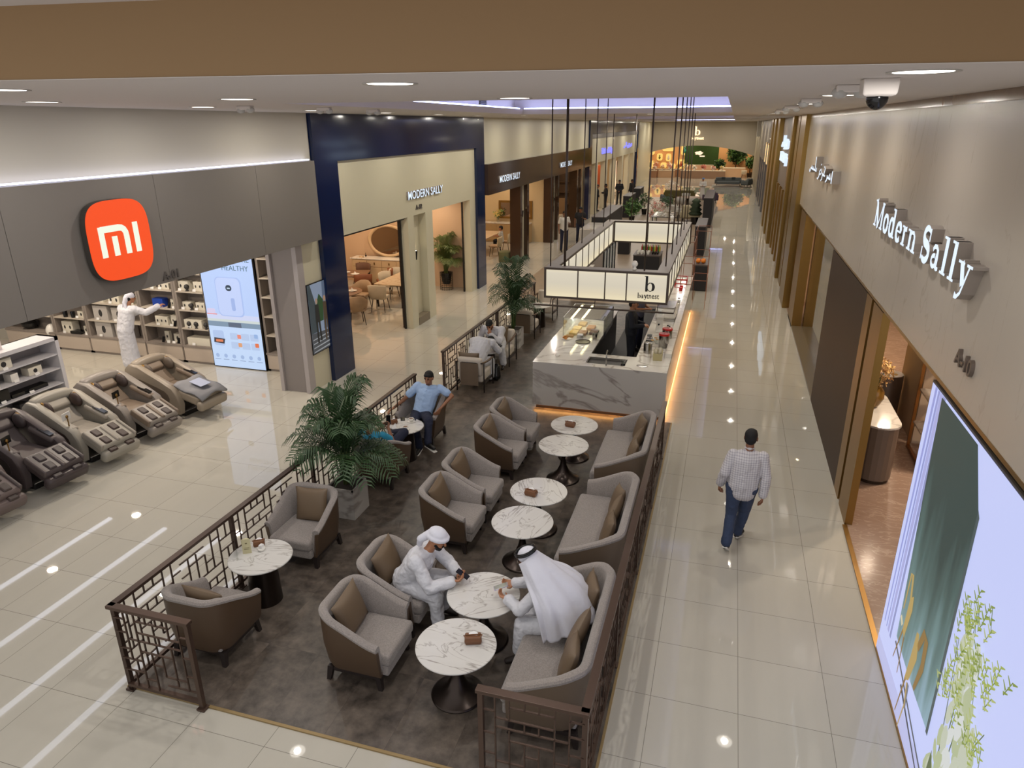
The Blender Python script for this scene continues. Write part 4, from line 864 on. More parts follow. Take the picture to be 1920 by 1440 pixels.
ribbon(lt, [(-.315, .163), (-.02, .163), (.03, .155), (.068, .13), (.09, .09), (.095, .04), (.095, -.2)], [.085, .085, .085, .085, .085, .085, .085], z0, z1+.001, Mo)
ribbon(lt, [(-.11, -.2), (-.11, .06)], .085, z0, z1, Mo); ribbon(lt, [(.27, -.2), (.27, .205)], .085, z0, z1, Mo)
lt.build('lettering', m_mi, e)
o = textmesh('unit_number', 'A-01', .13, mat('grey_letters', (86, 80, 76), .5), wallm((-8.0, 8.44, 3.245), 'L'), .02, 1.0, .003); tag(o, 'small grey unit number A-01 on the grey fascia', 'sign')
o = textmesh('shop_sign', 'MODERN SALLY', .22, m_lit, wallm((-8.2, 17.55, 3.55), 'L'), .05, 1.12, .003, ret=m_ret); tag(o, 'lit white capital shop name on the cream fascia', 'sign')
o = textmesh('unit_number', 'A-02', .13, mat('grey_letters', (86, 80, 76), .5), wallm((-8.2, 18.1, 3.24), 'L'), .02, 1.2, .002); tag(o, 'small grey unit number under the cream fascia sign', 'sign')
for i, (y0, y1) in enumerate(((24.95, 27.25), (34.7, 37.1))):
    o = textmesh('shop_sign', 'MODERN SALLY', .24, m_lit, wallm((-8.0, y0, 3.46), 'L'), .05, 1.1, .003, ret=m_ret); tag(o, ['nearer lit white name on the glossy brown fascia', 'farther lit white name on the glossy brown fascia'][i], 'sign', 'signs on the brown fascia')
m_purp = mat('violet_lit', (120, 120, 255), .4, em=(130, 130, 255), ems=1.3)
o, _ = slabtext('shop_sign', 'Modern Sally', wallm((-8.2, 47.6, 3.62), 'L'), .34, m_purp, .06, 1.5); tag(o, 'small violet lit serif shop name on the far cream fascia', 'sign')
e = empty('shop_sign', (-8.2, 58, 3.8), 0, 'small violet lit Arabic shop name on the far cream fascia', 'sign'); arabic(Matrix.Translation((8.2, -58, -3.8)) @ wallm((-8.2, 57.6, 3.75), 'L') @ Matrix.Diagonal((3.2, 1, 1, 1)), .38, .06, m_purp, e)
# far sign
e = empty('shop_sign', (-3.6, 78, 4), 0, 'warm lit lettering over the far arched shop front', 'sign'); Tf = Matrix.Translation((3.6, -78, -4))
slabtext('letter', 'b', Tf @ wallm((-3.97, 77.98, 4.62-.3+.02), 'F'), .86, m_litw, .06, .95, e)
o, w_ = slabtext('lettering', 'bay', Tf @ wallm((-4.3, 77.98, 3.95), 'F'), .3, m_litw, .06, .95, e, gap=-.03); textmesh('lettering', 'tnest', .28, m_litw, Tf @ wallm((-4.3+w_, 77.98, 3.95), 'F'), .06, .9, .01, e)
# ------------------------------------------------------------------ ceiling fittings
def dome(loc, lab):
    e = empty('security_camera', loc, 0, lab, 'camera')
    MB().rings([[V((sx*w, sy*w*.8, z)) for sx, sy in ((-1, -1), (1, -1), (1, 1), (-1, 1))] for w, z in ((.1, -.0), (.095, -.09), (.07, -.1))]).build('housing', m_ceil, e, bev=.01)
    MB().ell((0, 0, -.11), (.062, .062, .065), 20, 12).build('dome', m_gblack, e, True)
dome((.8, 5.0, H), 'white box security camera with black dome under the near ceiling')
for i, (x, y) in enumerate(((.74, 5.7), (.74, 8.6), (.76, 11.8), (.78, 14.6), (-5.52, 9.3), (-5.54, 10.8), (-6.0, 8.2))):
    e = empty('ceiling_speaker', (x, y, H), 0, 'white twin emergency light on the ceiling, %s %s' % (ORD[i if i < 4 else i-4], 'along the right wall' if i < 4 else 'along the left side'), 'emergency light', 'twin emergency lights on the ceiling')
    B(-.1, .1, -.05, .05, -.05, 0).build('housing', m_ceil, e, bev=.01)
    for s in (-1, 1): MB().ell((s*.07, 0, -.05), (.055, .055, .04), 14, 8).build('lamp_head', mat('clear_plastic', (190, 188, 184), .15), e, True)
for i, (x, y) in enumerate(((-5.1, 12.6), (-5.1, 15.6), (-4.9, 11.2))):
    e = empty('air_vent', (T1[0]-.29, y, H+.25), 0, 'dark square air grille in the side of the ceiling recess, %s' % ['middle one', 'far one', 'near one'][i], 'vent', 'air grilles in the ceiling recess')
    B(0, .01, -.22, .22, -.1, .1).build('backing', m_black, e); f = MB()
    for k in range(6): f.bx(.01, .03, -.22, .22, -.09+k*.034, -.08+k*.034)
    f.build('slats', m_grey, e)
# sconces
for i, (x, y, mm) in enumerate(((-8.38, 18.35, 0), (-8.16, 28.65, 1), (-8.16, 34.25, 1), (-8.16, 39.85, 1))):
    e = empty('wall_sconce', (x, y, 1.95), 0, ['black cone wall lamp in the recess of the cream pillar', 'black cone wall lamp on the nearest brown pillar', 'black cone wall lamp on the middle brown pillar', 'black cone wall lamp on the farthest brown pillar'][i], 'wall lamp', 'cone wall lamps')
    MB().lathe([(.03, -.13), (.055, .13), (.05, .13), (.025, -.12)], n=20).build('shade', m_black, e, 2); B(-.05, -.02, -.03, .03, -.05, .05).build('bracket', m_black, e)
    MB().lathe([(.02, -.115), (.018, -.12)], n=12).build('lamp', mat('sconce_led', (255, 240, 200), .5, em=(255, 232, 190), ems=25), e); MB().lathe([(.045, .11), (.04, .12)], n=12).build('lamp', MATS['sconce_led'], e)
# ------------------------------------------------------------------ first shop: shelf wall, screen, gondola, massage chairs
m_shf = mat('taupe_shelf', (136, 126, 118), .55); m_shl = mat('shelf_board', (186, 176, 162), .5); m_cab = mat('cabinet_door', (186, 172, 158), .5); m_bxw = mat('product_box_white', (214, 208, 192), .6); m_bxg = mat('product_box_grey', (176, 170, 164), .6)
m_print = mat('dark_print', (46, 44, 44), .5); m_tagw = mat('price_card', (228, 226, 222), .5)
SY_ = 13.3
cubs = [(-18.0, -16.3), (-16.3, -15.2), (-15.2, -13.45), (-13.45, -12.35), (-12.35, -11.47), (-10.0, -8.9)]
rz_ = [.45, .88, 1.33, 1.78, 2.22, 2.66]
cn = ['leftmost', 'second from the left', 'behind the man in white', 'with the blue box', 'left of the bright screen', 'right of the bright screen']
for i, (x0, x1) in enumerate(cubs):
    e = empty('display_shelf', ((x0+x1)/2, SY_, 0), 0, 'taupe wall shelf unit with low cabinets, ' + cn[i], 'shelf', 'wall shelf units in the left shop')
    hw = (x1-x0)/2-.004
    MB().bx(-hw, -hw+.06, 0, .36, 0, 3.2).bx(hw-.06, hw, 0, .36, 0, 3.2).bx(-hw, hw, .345, .36, 0, 3.2).bx(-hw, hw, -.03, .36, .4, .45).build('case', m_shf, e)
    nd = max(1, round((x1-x0)/.75)); 
    for k in range(nd): B(-hw+.02+(2*hw-.04)*k/nd+.003, -hw+.02+(2*hw-.04)*(k+1)/nd-.003, -.02, .0, .06, .4).build('cabinet_door', m_cab, e)
    B(-hw, hw, 0, .34, 0, .06).build('plinth', m_shf, e)
    for z in rz_[1:]: B(-hw+.06, hw-.06, -.02, .345, z-.03, z).build('shelf_board', m_shl, e)
R2 = random.Random(5)
def product_box(x, y, z, w, d, h, m, nprint, label, group, dark=m_print):
    e = B(-w/2, w/2, -d/2, d/2, 0, h).build('product_box', m, loc=(x, y, z)); tag(e, label, 'box', group)
    for k in range(nprint):
        xx = -w/2+w*(k+.5)/nprint; s = min(w/nprint*.28, h*.26)
        MB().prism([(s*.6*math.cos(a), s*math.sin(a)) for a in [2*PI*q/10 for q in range(10)]], .002, Matrix.Translation((xx, -d/2, h*.5)) @ wallm((0, 0, 0), 'F')).build('printed_picture', dark, e)
    return e
RN = ['lowest', 'second', 'third', 'fourth', 'fifth']
plan = {0: {0: []}, 1: {0: [('b', -.2, .34, .3, 2), ('s', .33, .14, .2, 1)], 1: [('s', .3, .22, .16, 1)], 2: [('b', -.1, .4, .26, 2)]},
        2: {0: [('g', -.42, .5, .38, 1), ('g', .18, .46, .36, 1)], 1: [('g', -.42, .44, .36, 1), ('g', .12, .4, .34, 1)], 2: [('b', -.45, .3, .16, 2), ('b', .05, .34, .18, 2), ('s', .5, .2, .2, 1)], 3: [('b', -.3, .4, .24, 2), ('b', .35, .4, .24, 2)]},
        3: {0: [('s', .0, .13, .26, 1), ('s', .32, .2, .22, 1)], 1: [('b', -.02, .36, .22, 3), ('b', .34, .22, .26, 2)], 2: [('u', -.06, .3, .2, 0), ('s', .33, .1, .2, 1)], 3: [('b', .2, .3, .14, 2), ('s', -.2, .1, .18, 0)]},
        4: {0: [('b', 0, .64, .18, 0)], 1: [('b', -.08, .5, .2, 2), ('s', .3, .16, .12, 1)], 2: [('b', -.22, .24, .17, 2), ('b', .16, .24, .17, 2)], 3: [('b', -.22, .28, .22, 2), ('b', .18, .24, .22, 2)]},
        5: {0: [('s', .3, .2, .18, 0)], 1: [('s', .26, .2, .22, 1)], 2: [('b', .12, .42, .2, 3)], 3: [('b', .1, .44, .24, 3)], 4: [('b', .18, .34, .2, 1)]}}
for i, rows_ in plan.items():
    x0, x1 = cubs[i]; xc = (x0+x1)/2
    for r, items in rows_.items():
        for k, (kind, dx, w, h, npr) in enumerate(items):
            d = min(.26, max(.08, w*.6)); m = {'b': m_bxw, 's': m_bxw, 'g': m_bxg, 'u': mat('blue_box', (24, 64, 160), .4)}[kind]
            product_box(xc+dx, SY_+.17, rz_[r], w, d, h, m, npr, '%s box, %s on the %s shelf, unit %s' % ({'b': 'white', 's': 'small white', 'g': 'large grey', 'u': 'blue'}[kind], ORD[k], RN[r], cn[i]), 'product boxes on the shelf wall')
            if kind != 'u':
                t = tag(MB().box((0, 0, .035), (.09, .004, .06), Matrix.Rotation(-.25, 3, 'X')).build('price_card', m_tagw, loc=(xc+dx+(.12 if w < .2 else -w*.2), SY_+.015, rz_[r])), 'price card at the %s box, %s shelf, unit %s' % (ORD[k], RN[r], cn[i]), 'price card', 'price cards on the shelf wall')
# gadgets standing before the boxes
def gadget(x, z, kind, lab):
    if kind == 'phone': o = MB().box((0, 0, .07), (.07, .02, .14), Matrix.Rotation(-.35, 3, 'X')).build('display_phone', m_gblack, loc=(x, SY_+.05, z+.002), bev=.004)
    elif kind == 'ball':
        o = MB().lathe([(.04, 0), (.045, .015), (.02, .03), (.035, .05), (.06, .1), (.045, .15), (.0, .165)], n=16).build('display_camera', m_print, loc=(x, SY_+.04, z), smooth=True)
    elif kind == 'white': o = MB().lathe([(.04, 0), (.03, .03), (.05, .09), (.03, .14), (.0, .15)], n=16).build('display_camera', m_white_c, loc=(x, SY_+.04, z), smooth=True)
    else: o = MB().lathe([(.05, 0), (.055, .12), (.05, .16), (.0, .165)], n=20).build('display_speaker', m_gblack, loc=(x, SY_+.05, z), smooth=2)
    tag(o, lab, 'gadget', 'gadgets on the shelf wall')
for x, z, k, lab in [(-12.95, .45, 'phone', 'dark display phone on the lowest shelf of the unit with the blue box'), (-12.5, .45, 'phone', 'dark display phone at the right end of the lowest shelf beside the blue box unit'), (-12.52, .88, 'phone', 'dark phone on the second shelf under the blue box'), (-12.6, 1.33, 'phone', 'dark phone beside the blue box'),
       (-12.1, .88, 'ball', 'black round camera in front of the wide white box'), (-11.9, .88, 'ball', 'second black camera in front of the wide white box'), (-11.62, .88, 'ball', 'black camera nearest the bright screen'), (-11.95, 1.33, 'ball', 'black round camera on the third shelf left of the screen'), (-12.0, 1.78, 'ball', 'black round camera on the fourth shelf left of the screen'),
       (-9.4, 1.33, 'white', 'white camera on the third shelf right of the screen'), (-9.35, 1.78, 'ball', 'black camera on the fourth shelf right of the screen'), (-15.9, .88, 'spk', 'black speaker, left one, on the second shelf of the dark unit'), (-15.65, .88, 'spk', 'black speaker, right one, on the second shelf of the dark unit')]:
    gadget(x, z, k, lab)
e = empty('helmet', (-16.55, SY_+.12, .45), 0, 'white helmet on the lowest shelf beside the black wok', 'helmet'); MB().ell((0, 0, .0), (.14, .16, .19), 20, 12).build('helmet_shell', m_white_c, e, True)
e = empty('wok', (-17.3, SY_+.16, .45), 0, 'black wok with handle on the lowest shelf', 'wok'); MB().lathe([(.1, 0), (.2, .08), (.21, .16), (.15, .21), (0, .23)], n=24).build('pan', m_gblack, e, 2); MB().bar((-.2, 0, .14), (-.42, 0, .18), .03).build('handle', m_gblack, e)
tag(MB().box((0, 0, .04), (.34, .2, .07)).build('tablet_case', m_gblack, loc=(-15.65, SY_+.1, .452), bev=.01), 'black flat gadget case on the lowest shelf of the dark unit', 'case')
# tall video screen
e = empty('video_screen', (-10.74, SY_-.06, 0), 0, 'tall bright blue-white video screen showing a kitchen appliance', 'screen')
B(-.73, .73, -.0, .1, .02, 3.2).build('frame', m_gblack, e)
def scr(nm, poly, col, lvl, ems=.9): return MB().prism(poly, .002, Matrix.Translation((0, -.002-lvl*.003, 0)) @ wallm((0, 0, 0), 'F')).build(nm, mat('scr_%d_%d_%d' % tuple(col), col, .5, em=col, ems=ems), e)
def rrect(x0, x1, y0, y1, r, n=5):
    P = []
    for cx, cy, a in ((x1-r, y1-r, 0), (x0+r, y1-r, 90), (x0+r, y0+r, 180), (x1-r, y0+r, 270)):
        P += [(cx+r*math.cos(math.radians(a+90*i/n)), cy+r*math.sin(math.radians(a+90*i/n))) for i in range(n+1)]
    return P
scr('display', [(-.71, .03), (.71, .03), (.71, 3.19), (-.71, 3.19)], (186, 208, 250), 0)
scr('display', [(-.71, .03), (.71, .03), (.71, 1.02), (-.71, 1.02)], (196, 218, 250), 1)
scr('display', [(-.71, 1.02), (.71, 1.02), (.71, 1.14), (-.71, 1.14)], (128, 150, 172), 1); scr('display', [(-.15, 1.02), (.2, 1.02), (.2, 1.13), (-.15, 1.13)], (92, 104, 124), 2)
scr('display', [(-.71, 1.14), (.71, 1.14), (.71, 1.2), (-.71, 1.2)], (206, 216, 214), 1); scr('display', [(-.71, 1.2), (.71, 1.2), (.71, 1.32), (-.71, 1.32)], (206, 214, 244), 1)
scr('display', rrect(-.36, .34, 1.28, 2.2, .12), (170, 192, 240), 2); scr('display', rrect(-.34, .31, 1.3, 2.18, .12), (194, 210, 250), 3)
scr('display', rrect(.02, .12, 1.42, 1.72, .04), (160, 182, 232), 4); scr('display', rrect(-.08, .08, 1.88, 2.02, .07), (52, 66, 84), 4); scr('display', rrect(-.04, .04, 1.93, 1.96, .01), (190, 210, 230), 5)
scr('display', rrect(-.68, -.46, 1.32, 1.44, .03), (214, 206, 236), 2); scr('display', rrect(-.7, -.42, 1.3, 1.325, .01), (230, 150, 150), 2)
scr('display', rrect(-.62, -.32, .55, .92, .05), (176, 198, 236), 2); scr('display', [(-.62, .62), (-.34, .6), (-.3, .72), (-.6, .74)], (66, 62, 68), 3); scr('display', rrect(-.56, -.36, .64, .7, .02), (224, 130, 90), 4)
for cx in (-.05, .25, .5):
    for cz in (.8, .58): scr('display', rrect(cx-.1, cx+.12, cz-.08, cz+.08, .02), (182, 202, 236), 2)
for cx, cz, c_ in ((.1, .8, (232, 140, 120)), (.1, .6, (220, 160, 120)), (.56, .62, (226, 120, 80)), (.56, .84, (150, 180, 226))): scr('display', rrect(cx-.05, cx+.05, cz-.05, cz+.05, .02), c_, 3)
for k in range(6): scr('display', arcp(-.58+.23*k, .3, .05, .05, 0, 360, 12)[:-1], (160, 184, 224), 2); scr('display', rrect(-.66+.23*k, -.5+.23*k, .2, .215, .005), (140, 160, 196), 2)
textmesh('display_text', 'HEALTHY', .12, mat('scr_text', (96, 130, 150), .5, em=(92, 128, 148), ems=.6), Matrix.Translation((-.12, -.012, 2.36)) @ wallm((0, 0, 0), 'F'), .002, 1.0, 0, e)
textmesh('display_text', 'LIFE MORE', .13, MATS['scr_text'], Matrix.Translation((-.2, -.012, 2.56)) @ wallm((0, 0, 0), 'F'), .002, 1.0, 0, e)
# poster on the cream pillar
e = empty('poster', (-8.22, 12.86, 1.56), 0, 'framed street photograph poster on the cream pillar beside the navy column', 'poster')
Mp = wallm((0, 0, 0), 'L')
def pp(nm, poly, col, lvl=0, ems=.55): return MB().prism(poly, .002, Mp @ Matrix.Translation((0, 0, .035+.003*lvl))).build(nm, mat('pos_%d_%d_%d' % tuple(col), col, .5, em=col, ems=ems), e)  # print colours also emit, so the poster looks lit without a lamp
MB().bx(0, .036, -.42, .42, -.76, .76).build('frame', m_gblack, e)
pp('print', [(-.4, -.74), (.4, -.74), (.4, .74), (-.4, .74)], (150, 164, 186)); pp('print', [(-.4, -.74), (.4, -.74), (.4, -.35), (-.4, -.3)], (86, 88, 92), 1)
for k in range(4): pp('print', [(-.38, -.72+.09*k), (.38, -.7+.09*k), (.36, -.67+.09*k), (-.36, -.7+.09*k)], (176, 180, 184), 2)
pp('print', [(-.4, -.3), (-.4, .74), (-.3, .74), (-.15, .3), (-.15, -.3)], (70, 80, 84), 1); pp('print', [(.1, -.3), (.38, -.3), (.4, .74), (.16, .74)], (104, 118, 140), 1)
pp('print', [(-.14, -.1), (.1, -.1), (.14, .35), (0, .5), (-.12, .3)], (54, 84, 50), 2); pp('print', [(.28, -.1), (.4, -.1), (.4, .3), (.3, .25)], (90, 110, 60), 2)
for bx0, hx, c1, c2 in ((-.12, .0, (44, 44, 42), (180, 150, 130)), (.2, .18, (90, 74, 56), (190, 150, 120))):
    pp('print', [(bx0-.09, -.1), (bx0+.09, -.1), (bx0+.07, .28), (bx0-.07, .3)], c1, 3); pp('print', [(bx0-.08, -.1), (bx0-.01, -.1), (bx0-.02, -.55), (bx0-.08, -.55)], c1, 3); pp('print', [(bx0+.01, -.1), (bx0+.08, -.1), (bx0+.1, -.52), (bx0+.04, -.52)], c1, 3)
    pp('print', arcp(bx0, .36, .045, .065, 0, 360, 12)[:-1], c2, 3)
pp('print', rrect(.26, .33, .62, .69, .02), (236, 70, 40), 3, .8)
# gondola
e = empty('shelf_gondola', (-13.0, 8.9, 0), 0, 'white free-standing shelf unit at the left edge with gadgets on display', 'shelf')
m_gw = mat('gondola_white', (196, 194, 198), .5)
MB().bx(-.5, .02, 1.62, 1.7, 0, 1.38).bx(-.5, -.46, -1.7, 1.7, 0, 1.38).bx(-.5, .02, -1.7, 1.7, 1.3, 1.38).bx(-.5, 0, -1.7, 1.7, 0, .1).build('case', m_gw, e)
for z in (.4, .72, 1.02): B(-.46, .0, -1.7, 1.62, z-.025, z).build('shelf_board', m_gw, e)
MB().bx(-.46, -.44, -1.7, 1.62, .1, 1.3).build('back_panel', mat('gondola_back', (150, 146, 148), .5), e)
e2 = empty('poster_stand', (-13.25, 8.6, 1.38), 0, 'white poster header with a smart watch picture on top of the shelf unit', 'poster')
B(-.02, .02, -1.2, 1.0, 0, .55).build('board', mat('pinkish_board', (214, 204, 200), .5), e2)
MB().prism(rrect(-.05, .45, .1, .42, .06), .002, Matrix.Translation((.021, 0, 0)) @ Mp).build('printed_picture', mat('print_grey', (186, 176, 172), .5), e2); MB().prism(arcp(.15, .5, .1, .04, 180, 360, 8), .003, Matrix.Translation((.021, 0, 0)) @ Mp).build('printed_picture', mat('print_brown', (96, 70, 60), .5), e2)
gi = 0
for z, lst in ((1.02, [('b', -.3, .2, .12), ('b', .55, .34, .2), ('k', -.05, .08, .03)]), (.72, [('w', -.5, .12, .12), ('w', -.15, .12, .16), ('b', .3, .16, .2), ('w', .7, .16, .16), ('b', 1.15, .3, .16)]), (.4, [('d', .35, .34, .24), ('d', .95, .8, .08), ('b', -.4, .3, .2)]), (.1, [('b', .2, .4, .2), ('k', .75, .2, .14), ('b', 1.2, .3, .2)])):
    for k, (kd, dy, w_, h_) in enumerate(lst):
        m = {'b': m_bxw, 'w': m_white_c, 'd': m_gblack, 'k': m_print}[kd]
        o = B(-.1, .1, -w_/2, w_/2, 0, h_).build('display_item', m, loc=(-13.2, 8.9+dy, z+.001), bev=.006)
        tag(o, '%s item %s on the %s shelf of the white gondola' % ({'b': 'white boxed', 'w': 'small white', 'd': 'flat black', 'k': 'small dark'}[kd], ORD[k], {1.02: 'top', .72: 'second', .4: 'third', .1: 'lowest'}[z]), 'gadget', 'items on the white gondola')
        if kd == 'b': MB().prism(arcp(0, h_*.5, h_*.28, h_*.28, 0, 360, 10)[:-1], .002, Matrix.Translation((.1, 0, 0)) @ Mp).build('printed_picture', m_print, o)
        t = MB().box((0, 0, .03), (.004, .1, .055), Matrix.Rotation(-.3, 3, 'Y')).build('price_card', m_tagw, loc=(-13.03, 8.9+dy-.03, z+.001)); tag(t, 'white price card %s on the %s shelf of the white gondola' % (ORD[k], {1.02: 'top', .72: 'second', .4: 'third', .1: 'lowest'}[z]), 'price card', 'price cards on the white gondola')
# massage chairs
def massage(loc, rz, cs, cp, cd_, lab, lift=0, cover=False, tablet=True, pods=True):
    e = empty('massage_chair', loc, rz, lab, 'massage chair', 'reclined massage chairs in the left shop')
    ms, mp_, md = mat('mc_shell_%d' % cs[0], cs, .4), mat('mc_pad_%d' % cp[0], cp, .5, bump=.1, bscale=40), mat('mc_dark_%d' % cd_[0], cd_, .5)
    B(-.5, .42, -.26, .26, 0, .1).build('base', m_black, e, bev=.02)
    prof = [(-.84, .3), (-.9, .62), (-.86, .88), (-.72, .99), (-.5, .98), (-.2, .86), (.1, .74), (.36, .62), (.46, .48), (.5, .3), (.46, .1), (.3, .08), (.1, .16), (-.45, .16)]
    for s in (-1, 1):
        y = s*.36; rs = []
        for t, sc in ((-.07, .96), (-.05, 1.0), (.05, 1.0), (.07, .96)):
            cx, cz = -.2, .5; rs.append([V((cx+(x-cx)*sc, y+t*1.0, cz+(z-cz)*sc)) for x, z in prof])
        MB().rings(rs[::-1]).build('side_shell', ms, e, 2)
        tr_ = MB().rings([[V((x*.7-.1, y+s*(.071+tt), .5+(z-.5)*.45)) for x, z in prof] for tt in (-.01, .004)]); tr_.build('side_trim', md, e)
    # hood and back
    hood = MB(); rs = []
    for i in range(9):
        a = PI*i/8; rs.append([V((x, .36*math.cos(a), z+.06*math.sin(a))) for x, z in ((-.92, .5), (-.9, .84), (-.72, 1.0), (-.55, .97), (-.6, .8), (-.8, .5))])
    hood.rings(rs).build('hood', ms, e, True)
    R45 = Matrix.Rotation(.72, 3, 'Y')
    MB().box((-.5, 0, .66), (.62, .5, .16), R45).build('backrest', mp_, e, 1, bev=.06, seg=4)
    MB().box((-.62, 0, .87), (.34, .44, .14), R45).build('head_pillow', mp_, e, 1, bev=.055, seg=4)
    for s in (-1, 1): MB().ell((-.42, s*.26, .86), (.15, .065, .12), 14, 10, Matrix.Rotation(.5, 3, 'Y')).build('shoulder_pad', md, e, True); MB().ell((-.46, s*.29, .95), (.06, .03, .03), 10, 6, Matrix.Rotation(.5, 3, 'Y')).build('speaker_grille', m_brass, e, True)
    MB().box((-.02, 0, .44), (.6, .48, .16), Matrix.Rotation(.05, 3, 'Y')).build('seat', mp_, e, 1, bev=.05, seg=4)
    for s in (-1, 1):
        MB().box((.02, s*.31, .68), (.56, .13, .1), Matrix.Rotation(.25, 3, 'Y')).build('armrest', mp_, e, 1, bev=.04, seg=3)
    MB().box((.1, .31, .735), (.3, .08, .012), Matrix.Rotation(.25, 3, 'Y')).build('control_panel', m_gblack, e)
    Rf = Matrix.Rotation(.42-lift, 3, 'Y'); c = V((.62, 0, .42+lift*.1))
    MB().box(c, (.52, .66, .2), Rf).build('leg_rest', ms, e, 1, bev=.05, seg=3)
    MB().box(c+Rf @ V((.3, 0, -.08)), (.16, .7, .2), Rf).build('foot_rest', ms, e, 1, bev=.06, seg=3)
    if pods:
        for s in (-1, 1):
            for k in range(2): MB().box(c+Rf @ V((-.1+.22*k, s*.16, .085)), (.19, .14, .07), Rf).build('calf_pad', md, e, 1, bev=.03, seg=3)
            MB().box(c+Rf @ V((.3, s*.16, .02)), (.1, .15, .05), Rf).build('foot_pad', md, e, 1, bev=.02)
            MB().box(c+Rf @ V((0.02, s*.315, .07)), (.46, .05, .12), Rf).build('leg_bolster', mp_, e, 1, bev=.02, seg=3)
        MB().box(c+Rf @ V((.02, 0, .07)), (.44, .07, .11), Rf).build('leg_bolster', mp_, e, 1, bev=.025, seg=3)
    if tablet:
        MB().tube([(.22, -.36, .7), (.22, -.36, .84)], .01, 8).build('sign_stand', m_brass, e); MB().box((.2, -.36, .88), (.012, .18, .12), Matrix.Rotation(.3, 3, 'Z')).build('sign_card', m_tagw if cp[0] > 150 else m_gblack, e)
        MB().ell((.215, -.36, .87), (.018, .025, .03), 10, 6).build('sign_clip', m_brass, e, True)
    if cover:
        g = MB(); n = 9; P = []
        for a in range(n):
            for b_ in range(n):
                u, v = a/(n-1)-.5, b_/(n-1)-.5; q = c+Rf @ V((u*.72, v*.66, .2+.03*math.sin(9*u+3)*math.cos(8*v)-.22*abs(v)**2-.1*max(0, u)**2)); P.append(q)
        vs = P+[p-V((0, 0, .035)) for p in P]; N = n*n; fs = []
        for a in range(n-1):
            for b_ in range(n-1):
                i0 = a*n+b_; fs.append((i0, i0+n, i0+n+1, i0+1)); fs.append((i0+N, i0+1+N, i0+n+1+N, i0+n+N))
        for k in range(n-1):
            fs += [(k, k+1, k+1+N, k+N), ((n-1)*n+k, (n-1)*n+k+N, (n-1)*n+k+1+N, (n-1)*n+k+1), (k*n, k*n+N, (k+1)*n+N, (k+1)*n), (k*n+n-1, (k+1)*n+n-1, (k+1)*n+n-1+N, k*n+n-1+N)]
        o = g.add(vs, fs).build('grey_leg_cover', mat('grey_cloth', (134, 134, 138), .7), e, True); MB().box(c+Rf @ V((.0, -.02, .245)), (.3, .26, .008), Rf).build('folded_sheet', mat('bluish_sheet', (176, 184, 208), .6), e)
    return e
massage((-10.32, 10.75, 0), -.1, (150, 138, 122), (128, 112, 96), (96, 84, 72), 'taupe massage chair with a grey cover on its leg rest, farthest of the row', .2, True, False, False)
massage((-10.42, 9.62, 0), -.12, (142, 134, 126), (128, 118, 110), (72, 60, 56), 'grey-brown massage chair with dark brown leg pads, second from the far end')
massage((-10.42, 8.58, 0), -.12, (158, 152, 140), (158, 150, 138), (66, 50, 44), 'light beige massage chair with white cards on its arm, in the middle of the row')
massage((-10.5, 7.56, 0), -.1, (76, 66, 66), (92, 82, 80), (60, 50, 50), 'dark massage chair with black sides, second nearest at the left edge')
massage((-10.55, 6.5, 0), -.1, (112, 98, 94), (88, 78, 76), (72, 62, 60), 'brown-grey massage chair cut by the left edge of the photo', tablet=False)
# ------------------------------------------------------------------ second shop: dining furniture
def dining_chair(loc, rz, m, mb_, lab, arm=False, group='dining chairs in the furniture shops', legs=m_dwood):
    e = empty('dining_chair', loc, rz, lab, 'chair', group)
    for sx in (-1, 1):
        for sy in (-1, 1): MB().tube([(sx*.15, sy*.17, .42), (sx*.22, sy*.22, 0)], [.016, .01], 6).build('leg', legs, e, True)
    B(-.22, .24, -.24, .24, .4, .49).build('seat', m, e, 1, bev=.035, seg=3)
    rs = []
    for i in range(9):
        a = math.radians(-80+160*i/8) if arm else math.radians(-42+84*i/8); R_ = .27 if arm else .36; cx = .04 if arm else .12
        top = .86-(.2*abs(math.sin(a))**3 if arm else .02*abs(i-4)**1.4/4)
        p = V((cx-R_*math.cos(a), R_*math.sin(a), 0)); n = V((-math.cos(a), math.sin(a), 0)); z0 = .42
        rs.append([p+n*(.03)+V((0, 0, z0)), p+n*.07+V((0, 0, (z0+top)/2)), p+n*.09+V((0, 0, top)), p+n*.045+V((0, 0, top+.01)), p+n*.025+V((0, 0, (z0+top)/2)), p+n*-.01+V((0, 0, z0))])
    MB().rings(rs).build('backrest', mb_, e, True)
    return e
m_ch1 = mat('tan_fabric', (168, 140, 110), .7); m_ch2 = mat('pale_fabric', (196, 182, 160), .7); m_ch3 = mat('brown_fabric', (96, 64, 46), .7); m_ch4 = mat('rust_leather', (128, 72, 40), .5)
dining_chair((-10.05, 19.2, 0), PI/2+.1, m_ch2, m_ch2, 'grey-beige dining chair with its back to the camera at the pale marble table')
dining_chair((-10.55, 20.9, 0), -.3, m_ch2, m_ch2, 'nearer pale dining chair on the left side of the marble table')
dining_chair((-10.5, 21.6, 0), -.35, m_ch2, m_ch2, 'farther pale dining chair on the left side of the marble table')
dining_chair((-10.0, 17.6, 0), PI-.9, m_ch1, m_ch1, 'two tone tan and dark tub dining chair nearest in the dining shop', True)
dining_chair((-10.75, 19.3, 0), -PI/2, m_ch1, m_ch1, 'tan tub dining chair behind the round dark table', True)
dining_chair((-11.0, 21.4, 0), PI+.6, m_ch4, m_ch4, 'rust brown dining chair in front of the sideboard')
dining_chair((-12.2, 22.0, 0), -PI/2, m_ch3, m_ch3, 'dark brown dining chair against the peach wall')
dining_chair((-11.35, 20.6, 0), PI/2+.5, m_ch4, m_ch4, 'rust brown dining chair between the two dark tables')
